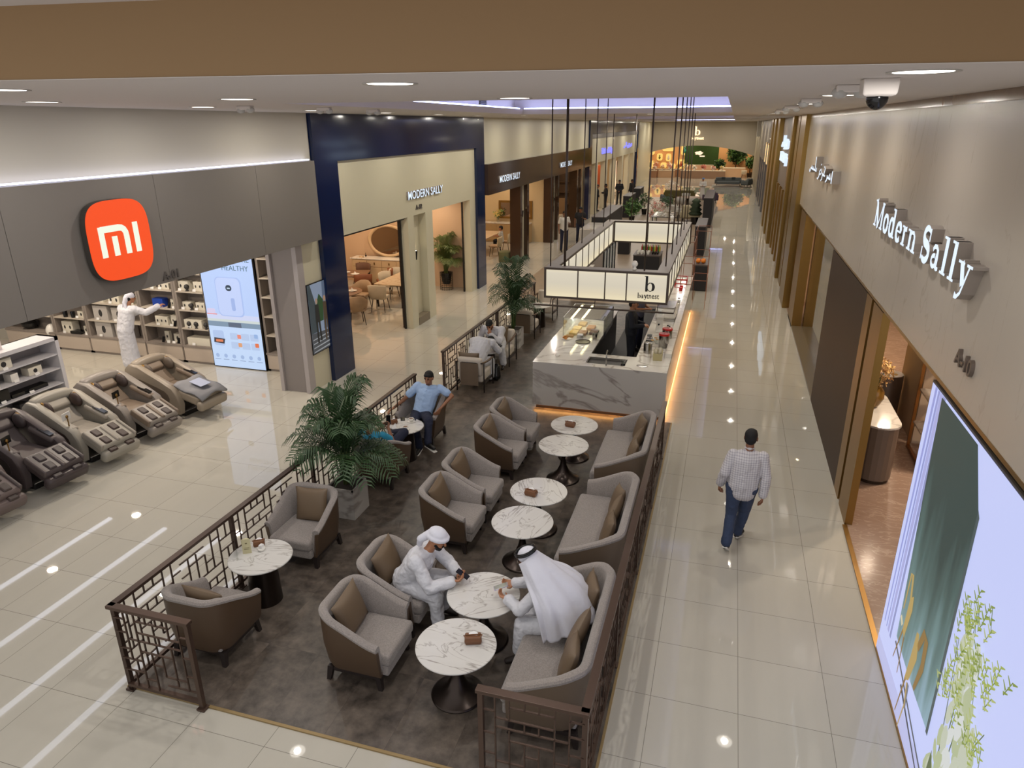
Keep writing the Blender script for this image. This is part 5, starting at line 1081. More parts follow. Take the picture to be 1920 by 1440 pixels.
def table(loc, rz, w, d, m, lab, leg=m_dwood, top=.75, rnd=False):
    e = empty('dining_table', loc, rz, lab, 'table')
    if rnd: MB().lathe([(w/2-.03, top-.03), (w/2, top-.01), (w/2-.003, top)], n=40).build('tabletop', m, e, 2); MB().lathe([(.25, 0), (.2, .05), (.14, top-.1), (.2, top-.03)], n=24).build('pedestal', leg, e, 2)
    else:
        B(-w/2, w/2, -d/2, d/2, top-.035, top).build('tabletop', m, e, bev=.01)
        for sx in (-1, 1):
            for sy in (-1, 1): MB().bar((sx*(w/2-.08), sy*(d/2-.08), 0), (sx*(w/2-.06), sy*(d/2-.06), top-.035), .05).build('leg', leg, e)
    return e
m_wt = mat('walnut_top', (112, 78, 54), .3, noise=.2, nscale=5)
table((-9.95, 20.6, 0), 0, 1.0, 2.0, marble('peach_marble_top', (226, 204, 172), (180, 140, 110), 2, .04), 'pale marble dining table with black legs')
table((-11.0, 18.3, 0), 0, 1.5, 1.5, m_wt, 'round brown dining table in the front of the dining shop', rnd=True)
table((-12.1, 20.9, 0), .3, 1.4, 1.1, m_wt, 'dark dining table by the peach wall with place settings')
for i, (x, y) in enumerate(((-10.6, 18.5), (-11.3, 18.7), (-11.75, 20.8), (-12.2, 21.0))):
    e = empty('place_setting', (x, y, .752), 0, 'white plate and napkin on the %s, %s one' % (['round brown table', 'dark table by the peach wall'][i//2], ['nearer', 'farther'][i % 2]), 'plate', 'place settings')
    MB().lathe([(.06, 0), (.15, .012), (.145, .016), (.06, .006)], n=24).build('plate', m_white_c, e, True); MB().lathe([(.05, .01), (.02, .06), (.0, .11)], n=8).build('napkin', m_paper, e)
e = empty('sideboard', (-11.6, 22.72, 0), 0, 'cream sideboard with marble top below the oval mirror', 'sideboard')
mcs = mat('cream_lacquer', (206, 178, 142), .35)
B(-1.2, 1.2, -.24, .24, .08, .93).build('body', mcs, e, bev=.02); MB().bx(-1.24, 1.24, -.27, .26, .93, .97).build('worktop', m_top, e, bev=.008); B(-1.1, 1.1, -.2, .2, 0, .08).build('plinth', mat('plinth_oak', (150, 110, 76), .5), e)
for k in range(4):
    x = -1.15+.575*k; q = B(x+.01, x+.565, -.262, -.24, .68, .9).build('drawer', mcs, e, bev=.004); B(x+.27, x+.31, -.275, -.262, .76, .84).build('handle', m_brass2, q)
    q = B(x+.01, x+.565, -.262, -.24, .1, .66).build('door', mcs, e, bev=.004); B(x+.5, x+.53, -.275, -.262, .42, .54).build('handle', m_brass2, q)
e = empty('oval_mirror', (-11.53, 22.98, 1.545), 0, 'large oval mirror in a pale frame above the sideboard', 'mirror')
mir = mat('mirror', (170, 156, 140), .03, 1)
for nm, r0, r1, z0_, m in (('outer_frame', 1.0, .8, .03, mcs), ):
    rs = []
    for i in range(48):
        a = 2*PI*i/48; rs.append([V((r*math.cos(a), -zz, r*.72*math.sin(a))) for r, zz in ((.8, 0), (.8, .04), (.76, .07), (.68, .05), (.66, 0))])
    rs.append(rs[0]); MB().rings(rs, True, False).build(nm, m, e, True)
MB().prism([(.67*math.cos(2*PI*i/48), .48*math.sin(2*PI*i/48)) for i in range(48)], .01, Matrix.Translation((0, -.02, 0)) @ wallm((0, 0, 0), 'F')).build('mirror_glass', mir, e)
tag(B(-.07, .07, -.05, .05, 0, .05).build('small_box', mcs, loc=(-12.45, 22.6, .97)), 'small box at the left end of the sideboard', 'box')
e = empty('figurine', (-12.3, 22.65, .97), 0, 'small bird figurine beside the box on the sideboard', 'figurine'); MB().ell((0, 0, .06), (.03, .04, .04)).build('body', m_gblack, e, True); MB().lathe([(.01, .08), (.008, .16), (0, .18)], n=8).build('neck', m_gblack, e, True)
# alcove plant
e = empty('potted_palm', (-9.2, 22.6, 0), 0, 'areca palm in a black wire basket stand in the alcove', 'potted plant')
MB().lathe([(.13, .2), (.19, .5), (.2, .6), (.17, .6), (.16, .56)], n=28).build('pot', m_gblack, e, 2)
f = MB()
for k in range(16):
    a = 2*PI*k/16; f.bar((.22*math.cos(a), .22*math.sin(a), 0), (.22*math.cos(a), .22*math.sin(a), .62), .008)
for z in (.02, .1, .18, .26, .34, .42, .5, .6):
    for k in range(16): a, b_ = 2*PI*k/16, 2*PI*(k+1)/16; f.bar((.22*math.cos(a), .22*math.sin(a), z), (.22*math.cos(b_), .22*math.sin(b_), z), .008)
f.build('wire_stand', m_black, e); palm(e, .55, 1.5, .72, 38, m_leaf2, 21, leaf=.25, nl=18)
# door leaf at the pillar
tag(B(-.02, .02, -.2, .2, 0, 3.0).build('folded_door', mat('dark_door', (40, 26, 22), .3), loc=(-8.52, 17.8, 0), bev=.004), 'dark folded glass door leaf beside the cream pillar', 'door')
# third shop
e = empty('sideboard', (-10.1, 33.42, 0), 0, 'tan sideboard under the framed mirror in the third shop', 'sideboard')
mtn = mat('tan_lacquer', (176, 146, 104), .4); B(-1.5, 1.0, -.25, .25, .0, .9).build('body', mtn, e, bev=.03); B(-1.5, 1.0, -.26, .25, .9, .94).build('worktop', m_top, e)
for k in range(3): B(-1.45+.8*k, -.68+.8*k, -.27, -.25, .1, .85).build('door', mtn, e, bev=.004)
e = empty('framed_mirror', (-9.95, 33.74, 1.52), 0, 'rectangular mirror with wide bronze frame in the third shop', 'mirror')
MB().bx(-.85, .85, -.05, .0, .33, .43).bx(-.85, .85, -.05, 0, -.43, -.33).bx(-.85, -.75, -.05, 0, -.33, .33).bx(.75, .85, -.05, 0, -.33, .33).build('frame', m_brass2, e); B(-.75, .75, -.03, -.01, -.33, .33).build('mirror_glass', mir, e)
def bunch(root, c, r, n, ms, seed, sz=.05, stem=None):
    rnd = random.Random(seed); g = {}
    for k in range(n):
        d = V((rnd.gauss(0, 1), rnd.gauss(0, 1), rnd.gauss(0, .8))).normalized()*r*rnd.uniform(.4, 1); p = V(c)+d; m = ms[k % len(ms)]
        mb = g.setdefault(m.name, (m, MB()))[1]; s = sz*rnd.uniform(.6, 1.3); q = Matrix.Rotation(rnd.uniform(0, PI), 3, (rnd.random()+.1, rnd.random(), rnd.random()))
        for j in range(3):
            a = 2*PI*j/3; u = q @ V((math.cos(a), math.sin(a), .3)); v = q @ V((-math.sin(a), math.cos(a), 0)); mb.add([p, p+u*s*.6+v*s*.35, p+u*s*1.2, p+u*s*.6-v*s*.35], [(0, 1, 2, 3)])
    for nm, (m, mb) in g.items(): o = mb.build('foliage', m, root); 
    if stem:
        mb = MB()
        for k in range(7): mb.tube([stem, V(c)+V((rnd.gauss(0, r*.3), rnd.gauss(0, r*.3), rnd.uniform(-.2, .4)*r))], .006, 4)
        mb.build('stems', m_stem, root)
m_yel = mat('yellow_flower', (216, 190, 110), .6); m_whf = mat('white_flower', (232, 222, 206), .6); m_grn = mat('plant_green', (52, 84, 38), .55, noise=.3, nscale=9); m_lgrn = mat('light_green_leaf', (104, 140, 74), .5, noise=.3, nscale=9); m_pnk = mat('pink_flower', (206, 120, 110), .6); m_red = mat('red_flower', (160, 44, 34), .6)
e = empty('flower_vase', (-10.75, 33.4, .94), 0, 'vase of pale yellow flowers on the tan sideboard', 'vase'); MB().lathe([(.06, 0), (.09, .12), (.05, .26)], n=16).build('vase', m_glass, e, 2); bunch(e, (0, 0, .42), .24, 60, [m_yel, m_lgrn], 3, .07, (0, 0, .1))
table((-10.75, 30.2, 0), 0, 1.6, 2.6, mat('light_top', (206, 180, 150), .3), 'long laid dining table in the third shop beside the child', top=.78)
dining_chair((-9.6, 29.4, 0), PI, m_ch1, mat('cream_shell', (200, 184, 152), .6), 'cream high back dining chair nearer the brown pillar in the third shop')
dining_chair((-9.5, 30.6, 0), PI, m_ch1, MATS['cream_shell'], 'cream high back dining chair behind the child in the third shop')
dining_chair((-11.95, 30.9, 0), 0, m_ch4, m_ch4, 'rust chair on the far side of the long laid table')
tag(MB().lathe([(.24, 0), (.26, .03), (.26, .42), (.22, .45), (0, .45)], n=28).build('pouf', mat('olive_pouf', (104, 104, 70), .8), loc=(-8.8, 28.2, 0), smooth=2), 'round olive pouf beside the brown pillar', 'pouf')
e = empty('globe_lamp', (-10.1, 28.6, 0), 0, 'white globe floor lamp at the left of the third shop', 'lamp'); MB().lathe([(.18, 0), (.18, .02), (.012, .03), (.012, 2.0)], n=16).build('stand', m_black, e, 2); MB().ell((0, 0, 2.18), (.2, .2, .2), 20, 12).build('globe', mat('globe_lit', (255, 245, 220), .4, em=(255, 240, 210), ems=2.0), e, True)
e = empty('globe_lamp', (-9.9, 35.0, 0), 0, 'small white globe lamp between the brown pillars', 'lamp'); MB().lathe([(.15, 0), (.012, .03), (.012, 1.5)], n=16).build('stand', m_black, e, 2); MB().ell((0, 0, 1.64), (.15, .15, .15), 16, 10).build('globe', MATS['globe_lit'], e, True)
e = empty('headboard_bed', (-10.4, 41.0, 0), 0, 'upholstered bed with tall tan headboard at the end of the third shop', 'bed')
B(-1.6, 1.3, .1, .25, .0, 1.4).build('headboard', mat('tan_board', (132, 104, 72), .6), e); B(-1.5, 1.2, -1.2, .1, .2, .5).build('mattress', m_ch2, e, bev=.05)
e = empty('display_cabinet', (-10.1, 42.4, 0), 0, 'tall wooden display cabinet with open shelves at the back of the third shop', 'cabinet')
mcb = mat('cab_brown', (104, 78, 54), .5); MB().bx(-1.5, -1.42, 0, .45, 0, 2.9).bx(1.42, 1.5, 0, .45, 0, 2.9).bx(-.04, .04, 0, .45, 0, 2.9).bx(-1.5, 1.5, .4, .45, 0, 2.9).build('case', mcb, e)
for z in (.1, .9, 1.6, 2.2, 2.85): B(-1.42, 1.42, .0, .4, z, z+.04).build('shelf_board', mcb, e)
# fourth shop
for i, (y, cl) in enumerate(((48.4, (176, 84, 44)), (52.2, (120, 60, 40)), (56.0, (176, 84, 44)), (62.3, (110, 50, 34)))):
    e = empty('display_column', (-9.6, y, 0), 0, 'tall %s display column in the fourth shop, %s from the camera' % (['terracotta', 'brown', 'terracotta', 'dark red'][i], ORD[i]), 'display', 'display columns in the fourth shop')
    B(-.35, .35, -.3, .3, 0, .9).build('pedestal', m_ch2, e, bev=.02); B(-.3, .3, -.25, .25, .9, 2.5).build('panel', mat('terr_%d' % i, cl, .5), e, bev=.02)
e = empty('floor_lamp', (-9.0, 58.6, 0), 0, 'tall glowing column lamp in the fourth shop', 'lamp'); MB().lathe([(.16, 0), (.16, .05), (.03, .06), (.03, .3)], n=16).build('base', m_brass, e, 2); MB().lathe([(.14, .3), (.16, 1.4), (.14, 2.7)], n=16).build('shade', mat('shade_lit', (255, 220, 180), .5, em=(255, 214, 170), ems=1.4), e, 2)
# ------------------------------------------------------------------ right shop
m_gob = mat('taupe_lacquer', (112, 96, 84), .35)
e = empty('rounded_console', (2.63, 11.95, .012), 0, 'rounded taupe console with marble top just inside the right shop doorway', 'console')
def stadium(hw, hl, n=10): return [(hw*math.cos(PI*i/n), hl-hw+hw*math.sin(PI*i/n)) for i in range(n+1)]+[(-hw*math.cos(PI*i/n), -hl+hw-hw*math.sin(PI*i/n)) for i in range(n+1)]
MB().prism(stadium(.27, .85), .9, Matrix.Translation((0, 0, .06))).build('body', m_gob, e, bev=.01); MB().prism(stadium(.25, .82), .06).build('plinth', m_dkbrown, e); MB().prism(stadium(.29, .87), .03, Matrix.Translation((0, 0, .96))).build('worktop', m_top, e)
e = empty('flower_vase', (2.6, 12.0, 1.002), 0, 'amber glass vase of dried golden flowers on the rounded console', 'vase')
MB().lathe([(.05, 0), (.1, .05), (.15, .17), (.14, .28), (.09, .36), (.1, .38)], n=28).build('vase', mat('amber_glass', (150, 110, 44), .08, trans=.4), e, 2); bunch(e, (0, 0, .62), .24, 260, [mat('dried_gold', (222, 184, 120), .6), mat('dried_tan', (196, 150, 92), .6)], 8, .045, (0, 0, .2))
tag(MB().lathe([(.26, 0), (.27, .01), (.27, .88), (.26, .9), (.0, .9)], n=40).build('round_pedestal', m_gob, loc=(3.25, 14.2, .012), smooth=2), 'round taupe pedestal behind the console in the right shop', 'pedestal')
struct('wall_right', MB().bx(3.55, 4.3, 13.0, 14.6-.1, 0, 3.45), mat('beige_plaster', (206, 184, 158), .6)); 
struct('wall_right', MB().bx(4.4, 5.6, 16.2, 17.6, 0, 3.45), MATS['beige_plaster'])
e = empty('gold_shelf', (3.45, 12.2, 0), 0, 'gold framed shelf rack with marble boards behind the video screen', 'shelf')
mg = mat('gold_frame', (150, 96, 44), .3, .8); f = MB()
for sx in (0, .5):
    for sy in (-.5, .6): f.bar((sx, sy, 0), (sx, sy, 2.6), .045)
f.bar((0, -.5, 2.6), (0, .6, 2.6), .045).bar((0, -.5, .05), (0, .6, .05), .045); f.build('frame', mg, e)
for z in (.5, 1.1, 1.7, 2.2): B(.0, .5, -.5, .6, z, z+.03).build('shelf_board', m_top, e)
for i, z in enumerate((.53, 1.13)): lath('white_bowl', (3.6, 11.9, z), [(.06, 0), (.14, .06), (.13, .06), (.05, .01)], m_white_c, 'white bowl on the %s board of the gold shelf' % ['lower', 'upper'][i], 'bowl', 'white bowls on the gold shelf')
# display window things
for i, (y, h_) in enumerate(((15.8, 1.2), (17.4, 1.6), (19.0, 1.3))):
    e = empty('glass_ornament', (2.42, y, .05), 0, 'clear glass ornament stand in the right shop window, %s from the doorway' % ORD[i], 'ornament', 'ornaments in the right shop window')
    MB().lathe([(.05, 0), (.012, .02), (.012, h_)], n=10).build('stand', m_brass, e, 2)
    rnd = random.Random(i)
    for k in range(22): MB().ell((rnd.uniform(-.03, .03), rnd.uniform(-.3, .3), h_+rnd.uniform(-.5, .35)), (.03, .05, .07), 8, 6).build('glass_drop', mat('sparkle_glass', (230, 225, 205), .05, .6), e, True)
# video screen with flowers and gold deer
e = empty('video_screen', (RX, 4.6, 0), 0, 'huge bright bluish video screen with flowers and golden deer beside the right doorway', 'screen')
Ms = Matrix.Translation((-.012, -4.6, 0)) @ wallm((0, 0, 0), 'R')
MB().bx(-.01, .35, -3.6, 2.52, -.0, 3.12).build('frame', mat('dark_screen_frame', (60, 54, 48), .4), e)
def sv(poly, col, lvl, ems=.8, nm='display'): return MB().prism([(-y, z) for y, z in poly], .001, Ms @ Matrix.Translation((0, 0, .001+lvl*.002))).build(nm, mat('vs_%d_%d_%d' % tuple(col), col, .4, em=col, ems=ems), e)
sv([(1.0, .02), (7.1, .02), (7.1, 3.1), (1.0, 3.1)], (198, 206, 250), 0, .9)
sv([(1.0, .02), (7.1, .02), (7.1, .2), (1.0, .42)], (196, 200, 244), 1)
for k, (ya, yb, cl) in enumerate(((7.0, 6.97, (156, 164, 226)), (6.9, 6.88, (150, 158, 216)), (6.84, 6.78, (176, 180, 232)), (6.74, 6.69, (150, 156, 206)))): sv([(ya, .45), (yb, .45), (yb-.05, 3.1), (ya-.02, 3.1)], cl, 2)
def grad_mat():
    m = bpy.data.materials.new('green_panel_image'); m.use_nodes = True; nt = m.node_tree; b = nt.nodes['Principled BSDF']; tc = nt.nodes.new('ShaderNodeTexCoord'); sp = nt.nodes.new('ShaderNodeSeparateXYZ'); rp = nt.nodes.new('ShaderNodeValToRGB'); n = nt.nodes.new('ShaderNodeTexNoise'); n.inputs['Scale'].default_value = 2.2
    mp = nt.nodes.new('ShaderNodeMapping'); mp.inputs['Scale'].default_value = (1, 2.2, .4); mp.inputs['Rotation'].default_value = (.5, 0, 0); L = nt.links.new; L(tc.outputs['Object'], mp.inputs[0]); L(mp.outputs[0], n.inputs['Vector']); L(tc.outputs['Object'], sp.inputs[0])
    a = nt.nodes.new('ShaderNodeMath'); a.operation = 'MULTIPLY_ADD'; a.inputs[1].default_value = .55; L(n.outputs['Fac'], a.inputs[0]); d = nt.nodes.new('ShaderNodeMath'); d.operation = 'DIVIDE'; d.inputs[1].default_value = 3.1; L(sp.outputs['Z'], d.inputs[0]); L(d.outputs[0], a.inputs[2]); L(a.outputs[0], rp.inputs[0])
    el = rp.color_ramp.elements; el[0].position = .35; el[0].color = c8(150, 178, 200); el[1].position = 1.25 if 0 else 1; el[1].color = c8(48, 62, 60); x = el.new(.6); x.color = c8(96, 122, 124); x = el.new(.82); x.color = c8(66, 86, 84)
    L(rp.outputs[0], b.inputs['Base Color']); L(rp.outputs[0], b.inputs['Emission Color']); b.inputs['Emission Strength'].default_value = .75; return m
o = sv([(6.74, 3.08), (5.7, 3.08), (5.37, 2.64), (5.31, .62), (5.95, .6), (6.52, .62)], (60, 80, 80), 3); o.data.materials.clear(); o.data.materials.append(grad_mat())
sv([(5.39, 2.68), (5.34, 2.64), (5.27, .6), (5.32, .6)], (76, 90, 92), 4); sv([(6.5, .58), (5.0, .2), (5.0, .17), (6.52, .55)], (90, 92, 100), 4); sv([(6.1, .4), (5.1, .1), (5.1, .08), (6.12, .36)], (70, 70, 78), 4); sv([(5.95, .55), (5.9, .3), (5.86, .3), (5.9, .55)], (120, 122, 130), 5)
G_ = (188, 160, 96); G2_ = (150, 118, 62)
def stroke(pts, w_, cl, lvl=6, ems=.75):
    mb = MB(); ribbon(mb, [(-y, z) for y, z in pts], w_, .001+lvl*.002, .002+lvl*.002, Ms); return mb.build('display', mat('vs_%d_%d_%d' % tuple(cl), cl, .4, em=cl, ems=ems), e)
sv([(6.38, 0.80), (6.3, 0.78), (6.24, 1.13), (6.28, 1.26), (6.36, 1.18)], G_, 6); stroke([(6.34, 1.18), (6.42, 1.40), (6.47, 1.38), (6.48, 0.98)], [.055, .05, .035, .025], G_); stroke([(6.37, 0.81), (6.48, 0.40)], [.03, .015], G2_); stroke([(6.3, 0.78), (6.27, 0.38)], [.03, .015], G2_); stroke([(6.42, 0.83), (6.5, 0.88)], .05, (226, 214, 180))
sv([(6.05, 0.50), (5.94, 0.58), (5.86, 0.88), (5.94, 1.10), (6.0, 1.08), (6.02, 0.78)], G_, 6); stroke([(5.9, 0.98), (5.82, 1.20), (5.74, 1.18), (5.7, 0.93), (5.78, 0.63)], [.07, .09, .1, .09, .05], G2_); stroke([(6.02, 0.54), (6.1, 0.08)], [.035, .015], G2_); stroke([(5.96, 0.54), (5.9, 0.33), (5.96, -0.02)], [.035, .025, .015], G_)
rnd = random.Random(4)
for k in range(262):      # white petals low, green sprigs above
    t = rnd.random()
    if k < 200:
        z = .1+1.75*rnd.random()**1.3; y = 5.05-.3*rnd.random()-(.75*rnd.random()*max(0, 1.85-z)/1.6)+(.1 if z < .8 else 0); a = rnd.uniform(-.5, .5); s = rnd.uniform(.07, .125)
        cl = [(226, 230, 228), (206, 212, 192), (190, 200, 160)][k % 3]; sv([(y+s*.5*math.cos(q)*math.cos(a)-s*1.2*math.sin(q)*math.sin(a), z+s*1.2*math.sin(q)*math.cos(a)+s*.5*math.cos(q)*math.sin(a)) for q in [2*PI*i/8 for i in range(8)]], cl, 6+k*.006, .75)
    else:
        z = 1.0+1.15*rnd.random(); y = 5.25-.95*rnd.random(); a = rnd.uniform(-.9, .9); cl = [(168, 184, 88), (140, 158, 72), (186, 196, 120)][k % 3]
        for j in range(5): stroke([(y+.03*j*math.sin(a), z+.035*j), (y+.03*j*math.sin(a)+(.06 if j % 2 else -.06), z+.035*j+.035)], [.022, .008], cl, 8+k*.006); 
        stroke([(y, z-.02), (y+.1*math.sin(a), z+.14)], .008, (110, 130, 60), 7)
for (p0, p1) in (((4.95, .5), (5.15, 1.7)), ((4.85, .5), (4.75, 1.8)), ((4.8, .5), (4.4, 1.5)), ((4.9, .5), (4.95, 2.1))): stroke([p0, ((p0[0]+p1[0])/2, (p0[1]+p1[1])/2+.05), p1], [.02, .012, .008], (96, 112, 66), 5)
sv([(5.1, .62), (5.02, .5), (4.98, .2), (5.04, .05), (5.12, .3)], (96, 110, 72), 7)
# ------------------------------------------------------------------ middle of the mall behind the counter
def boxthing(name, x0, x1, y0, y1, z, m, label, cat, top=None, group=None, zb=.012):
    e = empty(name, ((x0+x1)/2, (y0+y1)/2, zb), 0, label, cat, group); hx, hy = (x1-x0)/2, (y1-y0)/2
    B(-hx, hx, -hy, hy, 0, z-.04).build('body', m, e, bev=.01); B(-hx-.01, hx+.01, -hy-.01, hy+.01, z-.04, z).build('top', top or m_dktop, e); return e
m_dktop = mat('dark_grey_top', (88, 80, 76), .4); m_dkbody = mat('near_black_body', (30, 28, 30), .5)
boxthing('planter_box', -6.3, -5.6, 34.4, 40.0, 1.2, m_dkbody, 'long dark brown planter box with flat top left of the lit sign', 'planter')
boxthing('planter_box', -6.2, -5.75, 44.3, 46.8, 1.3, m_dkbody, 'black planter block by the left walkway, the nearer of two', 'planter', group='black blocks by the left walkway')
boxthing('planter_box', -6.2, -5.75, 49.3, 51.2, 1.35, m_dkbody, 'black planter block by the left walkway, the farther of two', 'planter', group='black blocks by the left walkway')
boxthing('planter_box', -1.25, -.82, 31.4, 34.4, 1.3, m_dkbody, 'black divider block right of the lit sign, the nearer of two', 'planter', group='black blocks by the right walkway')
boxthing('planter_box', -1.3, -.82, 40.9, 46.4, 1.6, m_dkbody, 'black divider block by the right walkway, the farther of two', 'planter', group='black blocks by the right walkway')
m_lgt = mat('light_counter', (190, 186, 180), .25)
boxthing('display_counter', -6.35, -5.2, 31.9, 34.3, .95, m_lgt, 'white marble display counter left of the lit sign', 'counter', m_top)
boxthing('island_counter', -3.15, -2.2, 25.9, 27.0, .92, m_dkbody, 'black island counter with cups and bottles seen through the lit sign', 'counter')
boxthing('bin', -4.5, -4.0, 31.2, 31.8, .8, m_dkbody, 'black cube cabinet behind the island counter', 'cabinet')
e = empty('drinks_fridge', (-4.3, 25.6, .012), 0, 'tall glass fronted drinks fridge seen through the lit sign', 'fridge')
MB().bx(-.35, .3, -1.3, 1.3, 0, 1.25).build('cabinet', m_shopgrey, e); 
for k in range(4): B(.3, .33, -1.28+.64*k, -.68+.64*k, .1, 1.2).build('glass_door', mat('fridge_glass', (120, 140, 148), .05, .3), e)
f = MB()
for k in range(5): f.bx(.3, .35, -1.31+.64*k, -1.27+.64*k, 0, 1.25)
f.build('door_frames', m_black, e)
boxthing('marble_stand', -4.75, -4.2, 22.6, 23.8, .88, m_dkbody, 'small marble topped stand with a black bowl inside the lit sign', 'stand', m_top)
lath('black_bowl', (-4.45, 23.1, .895), [(.08, 0), (.15, .08), (.14, .09), (.06, .02)], m_gblack, 'black bowl on the marble topped stand', 'bowl')
for i in range(12):
    x = -3.0+.12*(i % 4); y = 26.1+.15*(i//4); lath('white_cup', (x, y, .934), [(.04, 0), (.05, .09), (.045, .09), (.03, .01)], m_white_c, 'white cup on the black island, row %s from the front, %s from the left' % (['one', 'two', 'three'][i//4], ORD[i % 4]), 'cup', 'white cups on the black island')
for i in range(12):
    c_ = [(150, 40, 34), (70, 110, 50), (190, 170, 60)][i % 3]; x = -2.45-.5*(i//6)*0+.0+(-.55+.1*i)*.5+.05; lath('bottle', (-2.95+.06*i, 26.85, .934), [(.028, 0), (.03, .14), (.012, .2), (.012, .24)], mat('bottle_%d' % (i % 3), c_, .2), '%s bottle at the back of the black island, %s from the left' % (['red', 'green', 'yellow'][i % 3], ORD[i]), 'bottle', 'bottles on the black island')
for i in range(6): lath('black_cup', (-2.48+.09*(i % 3), 26.15+.16*(i//3), .934), [(.03, 0), (.04, .08), (.035, .08)], m_gblack, 'black cup on the right of the black island, %s' % ORD[i], 'cup', 'black cups on the black island')
def plant(name, loc, r, hh, ms, lab, seed, n=150, sz=.1, pot=None, ph=.35):
    e = empty(name, loc, 0, lab, 'plant'); MB().lathe([(.14, 0), (.18, ph), (.15, ph)], n=16).build('pot', pot or m_gblack, e, 2); bunch(e, (0, 0, hh), r, n, ms, seed, sz, (0, 0, ph)); return e
plant('potted_plant', (-5.35, 42.2, .012), .5, .85, [m_grn, m_lgrn], 'broad leaved green plant before the black blocks on the left', 31, 120, .16)
plant('potted_plant', (-5.1, 46.3, .012), .45, .9, [m_grn, m_grn, m_whf], 'dark green plant with white blooms by the black block', 32, 110, .12)
# topiary
e = empty('topiary', (-1.75, 42.3, .012), 0, 'dark green tiered topiary plant in a black pot by the right walkway', 'plant')
MB().lathe([(.22, 0), (.26, .4), (.22, .4)], n=16).build('pot', m_gblack, e, 2)
MB().lathe([(.32, .5), (.4, .6), (.25, .72), (.36, .82), (.22, .95), (.32, 1.05), (.18, 1.18), (.26, 1.28), (.1, 1.42), (0, 1.46)], n=20).build('foliage', mat('topiary_green', (44, 58, 34), .7, noise=.3, nscale=20, bump=.8, bscale=30, bdist=.03), e, True)
# flower trees
for i, (x, y, r, hh, ms, lab) in enumerate(((-4.2, 45.5, .5, .6, [m_whf, m_whf, m_pnk], 'round bush of white and pink blossoms on the display table'), (-4.4, 58.5, .6, .75, [m_whf], 'tall spray of white blossoms farther along the display tables'), (-3.75, 47.6, .5, .7, [m_grn], 'dark green bush right of the pink blossoms'), (-4.2, 43.0, .3, .45, [m_pnk, m_whf, m_lgrn], 'small pink flower bunch in front of the white blossoms'))):
    e = empty('flower_bush', (x, y, .012), 0, lab, 'flowers'); MB().lathe([(.12, 0), (.16, .3), (.1, .35)], n=14).build('vase', m_white_c, e, 2); bunch(e, (0, 0, hh), r, [260, 260, 150, 70][i], ms, 50+i, .08, (0, 0, .3))
e = table((-3.25, 40.2, .012), 0, 1.3, 2.4, m_gblack, 'black dining table laid with plates and glasses behind the lit sign', m_black, .74)
for i in range(6): lath('plate', (-3.6+.7*(i % 2), 39.4+.75*(i//2), .753), [(.06, 0), (.14, .012), (.13, .016)], m_white_c, 'white plate on the black table, %s row, %s' % (['front', 'middle', 'back'][i//2], ['left', 'right'][i % 2]), 'plate', 'plates on the black dining table', 16)
for i in range(4): lath('wine_glass', (-3.35+.35*(i % 2), 39.6+.8*(i//2), .753), [(.03, 0), (.004, .01), (.004, .09), (.035, .13), (.03, .2)], m_white_c, 'small glass on the black table, %s row, %s' % (['front', 'back'][i//2], ['left', 'right'][i % 2]), 'glass', 'glasses on the black dining table', 12)
m_grych = mat('pale_grey_fabric', (176, 172, 164), .8); m_beich = mat('beige_chair_fabric', (168, 156, 128), .8); m_olv = mat('olive_velvet', (92, 84, 42), .8); m_gsofa = mat('grey_outdoor_fabric', (92, 96, 96), .8); m_purv = mat('plum_velvet', (70, 54, 72), .8)
dining_chair((-3.05, 49.2, .012), PI/2, m_grych, m_grych, 'pale high back chair at the round table, the left one', group='chairs of the far display')
dining_chair((-2.2, 48.8, .012), PI/2, m_grych, m_grych, 'pale high back chair at the round table, the right one', group='chairs of the far display')
dining_chair((-2.9, 52.0, .012), -PI/2, m_grych, m_grych, 'pale high back chair on the far side of the round table', group='chairs of the far display')
table((-2.6, 50.4, .012), 0, 1.7, 1.7, m_wt, 'round dark table between the pale high back chairs', rnd=True)
def easychair(loc, rz, w, m, lab, d=.8, group='seats of the far display', h=.75):
    e = empty('easy_chair', loc, rz, lab, 'sofa' if w > 1.4 else 'armchair', group)
    B(-d/2+.1, d/2, -w/2+.1, w/2-.1, .16, .42).build('seat', m, e, 1, bev=.05, seg=3); B(-d/2, -d/2+.2, -w/2, w/2, .2, h).build('backrest', m, e, 1, bev=.08, seg=3)
    for s in (-1, 1):
        B(-d/2, d/2-.08, s*w/2-.06, s*w/2+.06, .2, .58).build('arm', m, e, 1, bev=.05, seg=3)
        for sx in (-1, 1): MB().bar((sx*(d/2-.12), s*(w/2-.12), .18), (sx*(d/2-.1), s*(w/2-.1), 0), .03).build('leg', m_black, e)
    return e
easychair((-2.1, 43.6, .012), PI/2, 1.0, m_beich, 'large beige round back armchair behind the lit sign', h=.95)
easychair((-2.9, 45.2, .012), PI*.2, .8, m_grych, 'small pale armchair left of the beige armchair')
easychair((-3.6, 56.0, .012), PI*.5, 2.2, m_olv, 'olive green sofa seen from behind in the far display')
easychair((-1.3, 54.5, .012), PI*.6, .9, m_purv, 'plum coloured armchair by the right walkway')
easychair((-4.2, 52.0, .012), PI*.1, .8, m_gsofa, 'blue-grey armchair by the white blossoms')
easychair((-.2, 70.5, 0), -PI/2, 2.3, m_gsofa, 'grey two seat outdoor sofa in the far open hall')
easychair((1.4, 69.6, 0), PI*.85, .9, m_gsofa, 'grey outdoor armchair beside the far grey sofa')
lath('round_low_table', (1.0, 70.2, 0), [(.2, 0), (.2, .02), (.02, .03), (.02, .5), (.25, .52), (.25, .54)], m_black, 'small black round table between the far grey seats', 'table', 20)
